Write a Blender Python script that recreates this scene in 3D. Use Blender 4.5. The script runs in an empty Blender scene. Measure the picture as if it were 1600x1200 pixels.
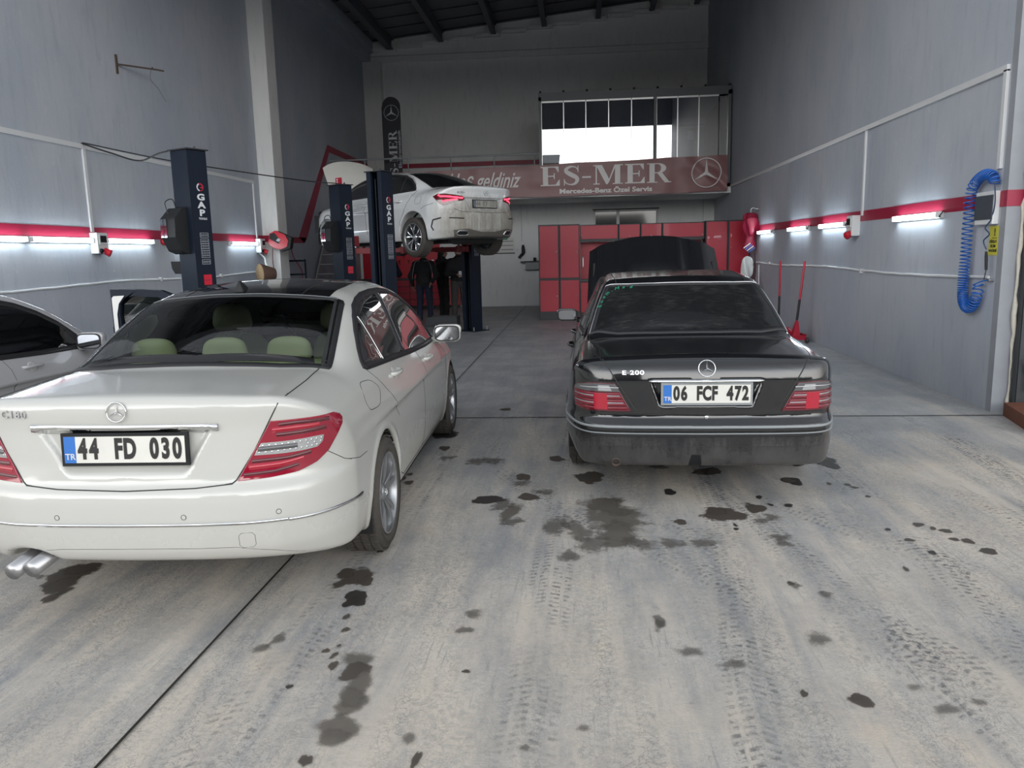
import bpy, bmesh, math, random
import numpy as np
from mathutils import Vector, Matrix, Euler
from mathutils.bvhtree import BVHTree
PI = math.pi
random.seed(7)
rng = np.random.RandomState(11)
SC = bpy.context.scene
COL = SC.collection

# ------------------------------------------------------------------ materials
def new_mat(name):
    m = bpy.data.materials.new(name); m.use_nodes = True
    nt = m.node_tree
    return m, nt, nt.nodes['Principled BSDF']
def nd(nt, typ, **kw):
    n = nt.nodes.new(typ)
    for k, v in kw.items():
        if k in ('ins',):
            for a, b in v.items(): n.inputs[a].default_value = b
        else: setattr(n, k, v)
    return n
def lk(nt, a, b): nt.links.new(a, b)
def math_n(nt, op, a, b=None, clamp=False):
    n = nt.nodes.new('ShaderNodeMath'); n.operation = op; n.use_clamp = clamp
    for i, v in enumerate((a, b)):
        if v is None: continue
        if isinstance(v, (int, float)): n.inputs[i].default_value = v
        else: nt.links.new(v, n.inputs[i])
    return n.outputs[0]
def mixc(nt, fac, a, b, mode='MIX'):
    n = nt.nodes.new('ShaderNodeMix'); n.data_type = 'RGBA'; n.blend_type = mode
    for i, v in ((0, fac), (6, a), (7, b)):
        if isinstance(v, (int, float)): n.inputs[i].default_value = v
        elif isinstance(v, tuple): n.inputs[i].default_value = v if len(v) == 4 else v + (1,)
        else: nt.links.new(v, n.inputs[i])
    return n.outputs[2]
def noise(nt, vec, scale, detail=4, rough=.55, dist=0):
    n = nt.nodes.new('ShaderNodeTexNoise')
    n.inputs['Scale'].default_value = scale; n.inputs['Detail'].default_value = detail
    n.inputs['Roughness'].default_value = rough; n.inputs['Distortion'].default_value = dist
    if vec is not None: nt.links.new(vec, n.inputs['Vector'])
    return n.outputs['Fac']
def mapping(nt, vec, scale=(1, 1, 1), rot=(0, 0, 0), loc=(0, 0, 0)):
    n = nt.nodes.new('ShaderNodeMapping')
    n.inputs['Scale'].default_value = scale; n.inputs['Rotation'].default_value = rot; n.inputs['Location'].default_value = loc
    nt.links.new(vec, n.inputs['Vector']); return n.outputs[0]
def ramp(nt, fac, stops):
    n = nt.nodes.new('ShaderNodeValToRGB'); cr = n.color_ramp
    while len(cr.elements) < len(stops): cr.elements.new(.5)
    for e, (p, c) in zip(cr.elements, stops):
        e.position = p; e.color = (c, c, c, 1) if isinstance(c, (int, float)) else tuple(c) + (1,)
    nt.links.new(fac, n.inputs[0]); return n.outputs[0]
def sstep(nt, v, lo, hi):
    n = nt.nodes.new('ShaderNodeMapRange'); n.interpolation_type = 'SMOOTHSTEP'
    n.inputs[1].default_value = lo; n.inputs[2].default_value = hi
    nt.links.new(v, n.inputs[0]); return n.outputs[0]
def objco(nt): return nt.nodes.new('ShaderNodeTexCoord').outputs['Object']
def sep(nt, vec):
    n = nt.nodes.new('ShaderNodeSeparateXYZ'); nt.links.new(vec, n.inputs[0]); return n.outputs
def bump(nt, h, strength, dist=.01):
    n = nt.nodes.new('ShaderNodeBump'); n.inputs['Strength'].default_value = strength; n.inputs['Distance'].default_value = dist
    nt.links.new(h, n.inputs['Height']); return n.outputs[0]
def simple(name, col, rough=.5, metal=0., coat=0., spec=.5, var=.06, vscale=6, emis=None, estr=0, bmp=0):
    m, nt, b = new_mat(name)
    co = objco(nt); nz = noise(nt, co, vscale, 5)
    c = mixc(nt, nz, tuple(max(0, x * (1 - var)) for x in col), tuple(min(1, x * (1 + var)) for x in col))
    lk(nt, c, b.inputs['Base Color'])
    r = nt.nodes.new('ShaderNodeMapRange'); r.inputs[3].default_value = max(0.02, rough - .05); r.inputs[4].default_value = min(1, rough + .05)
    lk(nt, nz, r.inputs[0]); lk(nt, r.outputs[0], b.inputs['Roughness'])
    b.inputs['Metallic'].default_value = metal; b.inputs['Coat Weight'].default_value = coat
    b.inputs['Specular IOR Level'].default_value = spec
    if emis: b.inputs['Emission Color'].default_value = tuple(emis) + (1,); b.inputs['Emission Strength'].default_value = estr
    if bmp: lk(nt, bump(nt, noise(nt, co, vscale * 6, 4), bmp), b.inputs['Normal'])
    return m

M = {}
def mat(name, *a, **k):
    M[name] = simple(name, *a, **k); return M[name]

# ------------------------------------------------------------------ mesh builder
class MB:
    def __init__(s): s.v = []; s.f = []; s.m = []; s.s = []
    def add(s, verts, faces, mi=0, smooth=False, T=None):
        o = len(s.v)
        if T is not None: verts = [T @ Vector(p) for p in verts]
        s.v += [tuple(p) for p in verts]
        for f in faces: s.f.append(tuple(i + o for i in f)); s.m.append(mi); s.s.append(smooth)
        return s
    def box(s, a, b, mi=0, T=None):
        (x0, y0, z0), (x1, y1, z1) = a, b
        x0, x1 = min(x0, x1), max(x0, x1); y0, y1 = min(y0, y1), max(y0, y1); z0, z1 = min(z0, z1), max(z0, z1)
        v = [(x0, y0, z0), (x1, y0, z0), (x1, y1, z0), (x0, y1, z0), (x0, y0, z1), (x1, y0, z1), (x1, y1, z1), (x0, y1, z1)]
        return s.add(v, [(0, 3, 2, 1), (4, 5, 6, 7), (0, 1, 5, 4), (1, 2, 6, 5), (2, 3, 7, 6), (3, 0, 4, 7)], mi, False, T)
    def prism(s, poly, z0, z1, mi=0, T=None, smooth=False):
        n = len(poly)
        ar = sum(poly[i][0] * poly[(i + 1) % n][1] - poly[(i + 1) % n][0] * poly[i][1] for i in range(n))
        if ar < 0: poly = poly[::-1]
        v = [(x, y, z0) for x, y in poly] + [(x, y, z1) for x, y in poly]
        s.add(v, [tuple(range(n))[::-1], tuple(range(n, 2 * n))], mi, False, T)
        return s.add(v, [(i, (i + 1) % n, (i + 1) % n + n, i + n) for i in range(n)], mi, smooth, T)
    def tube(s, pts, r, n=8, mi=0, T=None, cap=True, closed=False):
        pts = [Vector(p) for p in pts]; m = len(pts)
        rs = r if isinstance(r, (list, tuple)) else [r] * m
        vs = []; prev = None
        for i, p in enumerate(pts):
            if closed: t = (pts[(i + 1) % m] - pts[i - 1])
            else: t = (pts[min(i + 1, m - 1)] - pts[max(i - 1, 0)])
            if t.length < 1e-9: t = Vector((0, 0, 1))
            t.normalize()
            if prev is None:
                u = t.orthogonal().normalized()
            else:
                u = prev - t * prev.dot(t)
                u = u.normalized() if u.length > 1e-6 else t.orthogonal().normalized()
            prev = u; w = t.cross(u)
            for k in range(n):
                a = 2 * PI * k / n; vs.append(p + (u * math.cos(a) + w * math.sin(a)) * rs[i])
        fs = []
        for i in range(m if closed else m - 1):
            j = (i + 1) % m
            for k in range(n): fs.append((i * n + k, i * n + (k + 1) % n, j * n + (k + 1) % n, j * n + k))
        s.add(vs, fs, mi, True, T)
        if cap and not closed:
            s.add(vs[:n], [tuple(range(n))[::-1]], mi, False, T); s.add(vs[-n:], [tuple(range(n))], mi, False, T)
        return s
    def lathe(s, prof, n=32, mi=0, T=None, smooth=True, closed=False):
        """prof: (r, z) around z axis"""
        m = len(prof); vs = []
        for r, z in prof:
            for k in range(n): a = 2 * PI * k / n; vs.append((r * math.cos(a), r * math.sin(a), z))
        fs = []
        for i in range(m if closed else m - 1):
            j = (i + 1) % m
            for k in range(n): fs.append((i * n + k, i * n + (k + 1) % n, j * n + (k + 1) % n, j * n + k))
        s.add(vs, fs, mi, smooth, T)
        return s
    def cyl(s, p0, p1, r, n=16, mi=0, T=None): 
        return s.tube([p0, p1], r, n, mi, T)
    def grid(s, P, mi=0, smooth=True, T=None, flip=False):
        """P: rows of points"""
        nr, nc = len(P), len(P[0]); vs = [p for row in P for p in row]; fs = []
        for i in range(nr - 1):
            for j in range(nc - 1):
                f = (i * nc + j, i * nc + j + 1, (i + 1) * nc + j + 1, (i + 1) * nc + j)
                fs.append(f[::-1] if flip else f)
        return s.add(vs, fs, mi, smooth, T)
    def text(s, txt, size=1., T=None, depth=.002, bold=0., sx=1., sy=1., mi=0, align='CENTER', shear=0, space=1.):
        c = bpy.data.curves.new('t', 'FONT'); c.body = txt; c.size = size; c.extrude = depth / 2; c.offset = bold
        c.align_x = align; c.align_y = 'CENTER'; c.shear = shear; c.resolution_u = 4; c.space_character = space
        o = bpy.data.objects.new('t', c); COL.objects.link(o)
        dg = bpy.context.evaluated_depsgraph_get(); me = o.evaluated_get(dg).to_mesh()
        S = Matrix.Diagonal((sx, sy, 1, 1)); TT = (T or Matrix()) @ S
        s.add([v.co.copy() for v in me.vertices], [tuple(p.vertices) for p in me.polygons], mi, False, TT)
        o.evaluated_get(dg).to_mesh_clear(); bpy.data.objects.remove(o); bpy.data.curves.remove(c)
        return s
    def mesh(s, name, mats, uv=None):
        me = bpy.data.meshes.new(name)
        me.from_pydata(s.v, [], s.f)
        for m_ in (mats if isinstance(mats, (list, tuple)) else [mats]): me.materials.append(m_)
        me.polygons.foreach_set('material_index', s.m); me.polygons.foreach_set('use_smooth', s.s)
        me.update(); return me
    def build(s, name, mats, parent=None, bevel=0, loc=None, rot=None, seg=2):
        o = bpy.data.objects.new(name, s.mesh(name, mats)); COL.objects.link(o)
        if parent is not None: o.parent = parent
        if loc is not None: o.location = loc
        if rot is not None: o.rotation_euler = rot
        if bevel:
            b = o.modifiers.new('bevel', 'BEVEL'); b.width = bevel; b.segments = seg; b.limit_method = 'ANGLE'; b.angle_limit = math.radians(40)
        return o

def thing(name, label, cat, loc=(0, 0, 0), rz=0, group=None):
    o = bpy.data.objects.new(name, None); COL.objects.link(o)
    o.location = loc; o.rotation_euler = (0, 0, rz); o.empty_display_size = .1
    o['label'] = label; o['category'] = cat
    if group: o['group'] = group
    return o
def tag(o, label, cat, group=None, kind=None):
    o['label'] = label; o['category'] = cat
    if group: o['group'] = group
    if kind: o['kind'] = kind
    return o
def struct(mb, name, mats, label=None, bevel=0):
    o = mb.build(name, mats, bevel=bevel); o['kind'] = 'structure'
    if label: o['label'] = label
    return o
def dup(root, loc=None, rz=None, label=None, group=None):
    r = root.copy(); COL.objects.link(r)
    if loc is not None: r.location = loc
    if rz is not None: r.rotation_euler = (0, 0, rz)
    if label: r['label'] = label
    if group: r['group'] = group
    def rec(a, b):
        for ch in list(a.children):
            c = ch.copy(); COL.objects.link(c); c.parent = b; rec(ch, c)
    rec(root, r); return r
def frame(o, x, y=None, z=None):
    """matrix with columns x,y,z axes and origin o"""
    x = Vector(x).normalized()
    if z is None: y = Vector(y).normalized(); z = x.cross(y).normalized(); y = z.cross(x)
    else:
        z = Vector(z).normalized(); y = z.cross(x).normalized(); x = y.cross(z)
    m = Matrix((x, y, z)).transposed().to_4x4(); m.translation = Vector(o); return m
def TR(loc, rz=0, rx=0, ry=0): return Matrix.Translation(loc) @ Euler((rx, ry, rz)).to_matrix().to_4x4()
def smooth_path(pts, n=8):
    P = [Vector(p) for p in pts]; out = []
    for i in range(len(P) - 1):
        a, b, c, d = P[max(i - 1, 0)], P[i], P[i + 1], P[min(i + 2, len(P) - 1)]
        for k in range(n):
            t = k / n
            out.append(.5 * ((2 * b) + (c - a) * t + (2 * a - 5 * b + 4 * c - d) * t * t + (3 * b - a - 3 * c + d) * t ** 3))
    out.append(P[-1]); return out
# ------------------------------------------------------------------ room materials
def wall_mat(name, base, warm, stripe=None):
    m, nt, b = new_mat(name)
    co = objco(nt)
    n1 = noise(nt, mapping(nt, co, (1, 1, .6)), .7, 6, .6)
    n2 = noise(nt, mapping(nt, co, (4, 4, .8)), 2.2, 5, .6)
    n3 = noise(nt, co, 30, 4)
    c = mixc(nt, sstep(nt, n1, .3, .7), base, warm)
    c = mixc(nt, math_n(nt, 'MULTIPLY', sstep(nt, n2, .5, .75), .35), c, tuple(x * .72 for x in base))
    c = mixc(nt, math_n(nt, 'MULTIPLY', sstep(nt, noise(nt, mapping(nt, co, (1, 1, 1)), 9, 8, .7), .62, .72), .25), c, (.8, .8, .78))
    lk(nt, c, b.inputs['Base Color']); b.inputs['Roughness'].default_value = .62
    b.inputs['Specular IOR Level'].default_value = .35
    h = math_n(nt, 'ADD', math_n(nt, 'MULTIPLY', n3, .3), n2)
    lk(nt, bump(nt, h, .35, .012), b.inputs['Normal'])
    return m
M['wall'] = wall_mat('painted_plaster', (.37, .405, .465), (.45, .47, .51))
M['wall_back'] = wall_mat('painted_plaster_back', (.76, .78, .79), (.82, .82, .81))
M['pillar'] = wall_mat('painted_concrete', (.68, .68, .67), (.76, .76, .74))
mat('stripe_red', (.30, .010, .042), .45, var=.12, vscale=3)
mat('jamb_grey', (.27, .285, .31), .7, var=.15)
mat('joint', (.035, .033, .03), .95, spec=.1)
mat('roof_panel', (.13, .135, .145), .6, var=.2, vscale=1.5)
mat('roof_beam', (.11, .115, .13), .6, var=.2, vscale=2)
mat('conduit_white', (.62, .63, .64), .4)
mat('black_cable', (.012, .012, .014), .5)
mat('black_plastic', (.012, .013, .014), .5, spec=.3)
mat('rubber', (.02, .02, .021), .75, var=.25, vscale=20)
mat('dark_steel', (.045, .05, .055), .45, metal=.3, var=.2)
mat('steel', (.45, .45, .46), .35, metal=.9, var=.15)
mat('rusty_steel', (.10, .07, .055), .7, metal=.3, var=.35, vscale=12)
mat('chrome', (.78, .79, .8), .09, metal=1., var=.03)
mat('white_plastic', (.66, .68, .68), .4)
mat('grey_plastic', (.28, .3, .31), .45)
mat('red_plastic', (.52, .012, .03), .3, var=.1)
mat('red_metal', (.40, .010, .032), .38, coat=.15, var=.08, vscale=2)
mat('black_metal', (.016, .018, .022), .45)
mat('blue_hose', (.008, .10, .42), .3, coat=.3)
mat('navy_metal', (.006, .011, .022), .5, spec=.25, var=.15)
mat('white_print', (.62, .64, .66), .5)
mat('grey_print', (.42, .44, .48), .5)
mat('yellow_sign', (.55, .52, .06), .5)
mat('green_sign', (.02, .30, .16), .5)
mat('cardboard', (.42, .30, .17), .8, var=.15)
mat('brown_drum', (.10, .055, .04), .7, var=.2)
mat('wood_brown', (.16, .055, .03), .6, var=.3, vscale=8)
mat('foam', (.55, .52, .45), .9, var=.2, vscale=20, bmp=.6)
mat('alu', (.62, .63, .64), .3, metal=.85)
mat('paper', (.7, .7, .68), .7)
mat('office_dark', (.035, .037, .042), .6)
mat('office_grey', (.14, .145, .15), .6)
mat('office_frame', (.10, .11, .12), .4)
mat('arm_red', (.16, .008, .012), .5)

def tube_light():
    m, nt, b = new_mat('fluorescent_diffuser')
    b.inputs['Base Color'].default_value = (.9, .9, .9, 1)
    b.inputs['Emission Color'].default_value = (.80, .93, 1, 1); b.inputs['Emission Strength'].default_value = 16
    return m
M['tube'] = tube_light()

def glass_mat(name, tint, refl=1.0, rough=.02, ior=1.5, base_refl=.04):
    """thin tinted pane: mirror-like reflection over a tinted see-through layer"""
    m = bpy.data.materials.new(name); m.use_nodes = True; nt = m.node_tree; nt.nodes.clear()
    out = nd(nt, 'ShaderNodeOutputMaterial'); mx = nd(nt, 'ShaderNodeMixShader')
    tr = nd(nt, 'ShaderNodeBsdfTransparent'); tr.inputs[0].default_value = tuple(tint) + (1,)
    gl = nd(nt, 'ShaderNodeBsdfGlossy'); gl.inputs['Roughness'].default_value = rough; gl.inputs[0].default_value = (refl, refl, refl, 1)
    lw = nd(nt, 'ShaderNodeFresnel'); lw.inputs[0].default_value = ior
    f = math_n(nt, 'ADD', lw.outputs[0], base_refl, True)
    lk(nt, f, mx.inputs[0]); lk(nt, tr.outputs[0], mx.inputs[1]); lk(nt, gl.outputs[0], mx.inputs[2]); lk(nt, mx.outputs[0], out.inputs[0])
    return m
M['office_glass'] = glass_mat('office_glazing', (.62, .64, .66), .72, 0, 1.6, .42)
M['tint_glass'] = glass_mat('tinted_car_glass', (.20, .23, .22), .95, .01, 1.5, .02)
M['rear_glass'] = glass_mat('green_car_glass', (.72, .80, .68), .9, .02, 1.4, .0)
M['mirror'] = simple('mirror_glass', (.30, .31, .33), .05, metal=1)

def opaque_glass(name, col=(.008, .009, .010), dust=.0):
    m, nt, b = new_mat(name); co = objco(nt)
    n1 = noise(nt, co, 5, 6, .6); n2 = noise(nt, mapping(nt, co, (1, 6, 1)), 14, 4)
    f = math_n(nt, 'MULTIPLY', sstep(nt, math_n(nt, 'MULTIPLY', n1, n2), .2, .45), dust)
    lk(nt, mixc(nt, f, col, (.20, .19, .175)), b.inputs['Base Color'])
    b.inputs['Roughness'].default_value = .06; b.inputs['Coat Weight'].default_value = .3; b.inputs['Coat Roughness'].default_value = .03
    return m
M['dark_glass'] = opaque_glass('dark_film_glass')
M['dusty_dark_glass'] = opaque_glass('dusty_dark_glass', (.012, .013, .014), .12)
M['roof_glass'] = opaque_glass('panorama_roof_glass', (.006, .006, .007), .15)

def floor_mat():
    m, nt, b = new_mat('dusty_concrete'); co = objco(nt); x, y, z = sep(nt, co)
    streak = mapping(nt, co, (1, .16, 1), (0, 0, .06))
    streak2 = mapping(nt, co, (1, .12, 1), (0, 0, -.10))
    n1 = noise(nt, streak, 2.4, 9, .66, .3); n2 = noise(nt, streak2, 4.2, 9, .68, .5)
    n3 = noise(nt, co, .55, 5, .55); n4 = noise(nt, co, 22, 8, .7); n5 = noise(nt, co, 130, 3)
    d = math_n(nt, 'ADD', math_n(nt, 'MULTIPLY', n1, .50), math_n(nt, 'MULTIPLY', n2, .38))
    d = math_n(nt, 'ADD', d, math_n(nt, 'MULTIPLY', n3, .34))
    d = math_n(nt, 'ADD', d, math_n(nt, 'MULTIPLY', n4, .16))
    # tyres carried less dust further into the hall
    inn = nt.nodes.new('ShaderNodeMapRange'); inn.inputs[1].default_value = 3.5; inn.inputs[2].default_value = 11; inn.inputs[3].default_value = 0; inn.inputs[4].default_value = .22
    lk(nt, y, inn.inputs[0])
    d = math_n(nt, 'SUBTRACT', d, inn.outputs[0])
    dust = sstep(nt, d, .52, .80)
    conc = mixc(nt, n3, (.21, .225, .245), (.31, .32, .335))
    conc = mixc(nt, math_n(nt, 'MULTIPLY', sstep(nt, n2, .35, .6), .5), conc, (.36, .36, .36))
    dustc = mixc(nt, n1, (.52, .455, .375), (.65, .585, .50))
    dustc = mixc(nt, math_n(nt, 'MULTIPLY', sstep(nt, noise(nt, co, 1.3, 4), .55, .68), .6), dustc, (.66, .55, .42))
    c = mixc(nt, dust, conc, dustc)
    # web of fine scratches and cracks in the dust film
    def web(scale, dist, lo, hi, sc=(1, 1, 1)):
        v = nt.nodes.new('ShaderNodeTexVoronoi'); v.feature = 'DISTANCE_TO_EDGE'; v.inputs['Scale'].default_value = scale
        w = nt.nodes.new('ShaderNodeTexNoise'); w.inputs['Scale'].default_value = scale * .6; w.inputs['Detail'].default_value = 5
        lk(nt, co, w.inputs['Vector']); mx_ = nt.nodes.new('ShaderNodeMix'); mx_.data_type = 'RGBA'; mx_.blend_type = 'LINEAR_LIGHT'; mx_.inputs[0].default_value = dist
        lk(nt, mapping(nt, co, sc), mx_.inputs[6]); lk(nt, w.outputs['Color'], mx_.inputs[7]); lk(nt, mx_.outputs[2], v.inputs['Vector'])
        return math_n(nt, 'SUBTRACT', 1., sstep(nt, v.outputs['Distance'], lo, hi))
    m1 = sstep(nt, noise(nt, streak, 3.1, 5, .6), .40, .60); m2 = sstep(nt, noise(nt, co, 1.9, 5, .6), .42, .62)
    c = mixc(nt, math_n(nt, 'MULTIPLY', math_n(nt, 'MULTIPLY', web(24, .10, .0, .10, (1, .7, 1)), m1), .62), c, (.20, .195, .19))
    c = mixc(nt, math_n(nt, 'MULTIPLY', math_n(nt, 'MULTIPLY', web(46, .08, .0, .14, (1, .6, 1)), m2), .55), c, (.66, .63, .58))
    c = mixc(nt, math_n(nt, 'MULTIPLY', math_n(nt, 'MULTIPLY', sstep(nt, noise(nt, mapping(nt, co, (1, .05, 1), (0, 0, -.08)), 60, 3), .58, .64), m2), .35), c, (.17, .17, .175))
    # fine scuffs
    sc = sstep(nt, noise(nt, mapping(nt, co, (1, .35, 1), (0, 0, .2)), 34, 6, .75), .56, .66)
    c = mixc(nt, math_n(nt, 'MULTIPLY', sc, .28), c, (.62, .59, .54))
    sc2 = sstep(nt, noise(nt, mapping(nt, co, (1, .5, 1), (0, 0, -.3)), 17, 7, .75), .57, .68)
    c = mixc(nt, math_n(nt, 'MULTIPLY', sc2, .40), c, (.17, .18, .20))
    lk(nt, c, b.inputs['Base Color'])
    r = nt.nodes.new('ShaderNodeMapRange'); r.inputs[3].default_value = .48; r.inputs[4].default_value = .85
    lk(nt, dust, r.inputs[0]); lk(nt, r.outputs[0], b.inputs['Roughness'])
    h = math_n(nt, 'ADD', math_n(nt, 'MULTIPLY', n4, .6), math_n(nt, 'MULTIPLY', n5, .25))
    lk(nt, bump(nt, h, .5, .01), b.inputs['Normal'])
    return m
M['floor'] = floor_mat()
def patch_mat(name, col, rough, lo, hi, alpha, nscale=9, nstr=.55, tread=False):
    """surface mark on the floor: UV.x = 0 in the middle, 1 at the rim (or across a tyre track), ragged by noise"""
    m = bpy.data.materials.new(name); m.use_nodes = True; nt = m.node_tree; b = nt.nodes['Principled BSDF']; out = nt.nodes['Material Output']
    co = objco(nt); uvn = nt.nodes.new('ShaderNodeUVMap'); uvn.uv_map = 'UVMap'; u, v, _ = sep(nt, uvn.outputs[0])
    nz = noise(nt, co, nscale, 7, .68)
    c = mixc(nt, noise(nt, co, 5, 4), tuple(x * .8 for x in col), tuple(x * 1.2 for x in col))
    lk(nt, c, b.inputs['Base Color']); b.inputs['Roughness'].default_value = rough
    if not tread:
        e = math_n(nt, 'ADD', u, math_n(nt, 'MULTIPLY', math_n(nt, 'SUBTRACT', nz, .5), nstr * 2))
        a = math_n(nt, 'SUBTRACT', 1., sstep(nt, e, lo, hi))
    else:
        # u -1..1 across, v metres along: chevron bars between rib grooves
        au = math_n(nt, 'ABSOLUTE', u)
        ph = math_n(nt, 'ADD', math_n(nt, 'MULTIPLY', v, 1 / .021), math_n(nt, 'MULTIPLY', au, 2.2))
        bars = sstep(nt, math_n(nt, 'PINGPONG', ph, 1.), .35, .6)
        rib = sstep(nt, math_n(nt, 'PINGPONG', math_n(nt, 'MULTIPLY', au, 3.6), 1.), .15, .4)
        edge = math_n(nt, 'SUBTRACT', 1., sstep(nt, au, .82, 1.))
        big = sstep(nt, noise(nt, mapping(nt, co, (1, .4, 1)), 2.6, 5, .6), .40, .62)
        a = math_n(nt, 'MULTIPLY', math_n(nt, 'MULTIPLY', bars, rib), math_n(nt, 'MULTIPLY', edge, big))
        a = math_n(nt, 'MULTIPLY', a, sstep(nt, nz, .42, .58))
    a = math_n(nt, 'MULTIPLY', a, alpha)
    tr = nd(nt, 'ShaderNodeBsdfTransparent'); mx = nd(nt, 'ShaderNodeMixShader')
    lk(nt, a, mx.inputs[0]); lk(nt, tr.outputs[0], mx.inputs[1]); lk(nt, b.outputs[0], mx.inputs[2]); lk(nt, mx.outputs[0], out.inputs[0])
    return m
M['stain'] = patch_mat('oil_stain', (.085, .072, .060), .5, .55, .72, .88)
M['stain_soft'] = patch_mat('damp_patch', (.15, .135, .115), .42, .40, .80, .75, 7, .7)
M['stain_dark'] = patch_mat('wet_oil', (.040, .036, .033), .45, .60, .70, .92)
M['speck'] = patch_mat('grease_speck', (.13, .12, .105), .5, .3, .75, .6, 22, .9)
M['tread_light'] = patch_mat('tyre_print_dust', (.62, .60, .55), .9, 0, 1, .55, 26, .5, True)
M['tread_dark'] = patch_mat('tyre_print_bare', (.16, .165, .175), .7, 0, 1, .50, 26, .5, True)

# banner cloth etc.
mat('banner_cloth', (.29, .145, .15), .40, var=.12, vscale=3)
mat('banner_white', (.88, .86, .85), .55)
mat('flag_black', (.012, .013, .018), .6)
# ------------------------------------------------------------------ camera
def make_camera():
    f, p, yw, r, h = 1219.5, .16746, .08913, -.02374, 1.60
    cy, sy, cp, sp = math.cos(yw), math.sin(yw), math.cos(p), math.sin(p)
    fw = Vector((-sy * cp, cy * cp, -sp)); ri = Vector((cy, sy, 0)); up = ri.cross(fw)
    cr, sr = math.cos(r), math.sin(r)
    ri2 = ri * cr + up * sr; up2 = ri * -sr + up * cr
    cd = bpy.data.cameras.new('camera'); cd.sensor_width = 36; cd.lens = f / 1600 * 36; cd.clip_end = 300
    o = bpy.data.objects.new('camera', cd); COL.objects.link(o)
    m = Matrix((ri2, up2, -fw)).transposed().to_4x4(); m.translation = Vector((0, 0, h)); o.matrix_world = m
    SC.camera = o
make_camera()

# ------------------------------------------------------------------ world: bright overcast sky
def make_world():
    w = bpy.data.worlds.new('overcast'); SC.world = w; w.use_nodes = True; nt = w.node_tree
    bg = nt.nodes['Background']; tc = nt.nodes.new('ShaderNodeTexCoord').outputs['Generated']
    x, y, z = sep(nt, tc)
    n = noise(nt, mapping(nt, tc, (1, 1, 3)), 2.2, 7, .6)
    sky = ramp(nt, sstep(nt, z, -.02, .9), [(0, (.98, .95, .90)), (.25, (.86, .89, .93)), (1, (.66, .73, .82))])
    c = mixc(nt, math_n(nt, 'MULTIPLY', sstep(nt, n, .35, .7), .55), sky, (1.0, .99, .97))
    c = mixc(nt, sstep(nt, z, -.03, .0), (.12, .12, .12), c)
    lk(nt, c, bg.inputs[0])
    # sky glow added low over the street side to light the hall, duller overhead
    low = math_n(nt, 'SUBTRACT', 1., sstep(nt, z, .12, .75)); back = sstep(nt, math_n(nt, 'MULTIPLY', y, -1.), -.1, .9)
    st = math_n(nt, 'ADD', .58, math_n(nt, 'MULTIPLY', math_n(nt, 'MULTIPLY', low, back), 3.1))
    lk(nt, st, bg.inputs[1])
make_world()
SC.view_settings.view_transform = 'Standard'; SC.view_settings.look = 'None'; SC.view_settings.gamma = 1; SC.view_settings.use_curve_mapping = False
SC.view_settings.exposure = .60
SC.cycles.max_bounces = 10; SC.cycles.diffuse_bounces = 6; SC.cycles.glossy_bounces = 5; SC.cycles.transparent_max_bounces = 16
SC.cycles.sample_clamp_indirect = 6; SC.cycles.caustics_reflective = False; SC.cycles.caustics_refractive = False

XL, XR, YF, YB, YW = -6.6, 3.87, 7.45, 25.1, 23.4      # side walls, front, upper back wall, lower back wall
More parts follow.
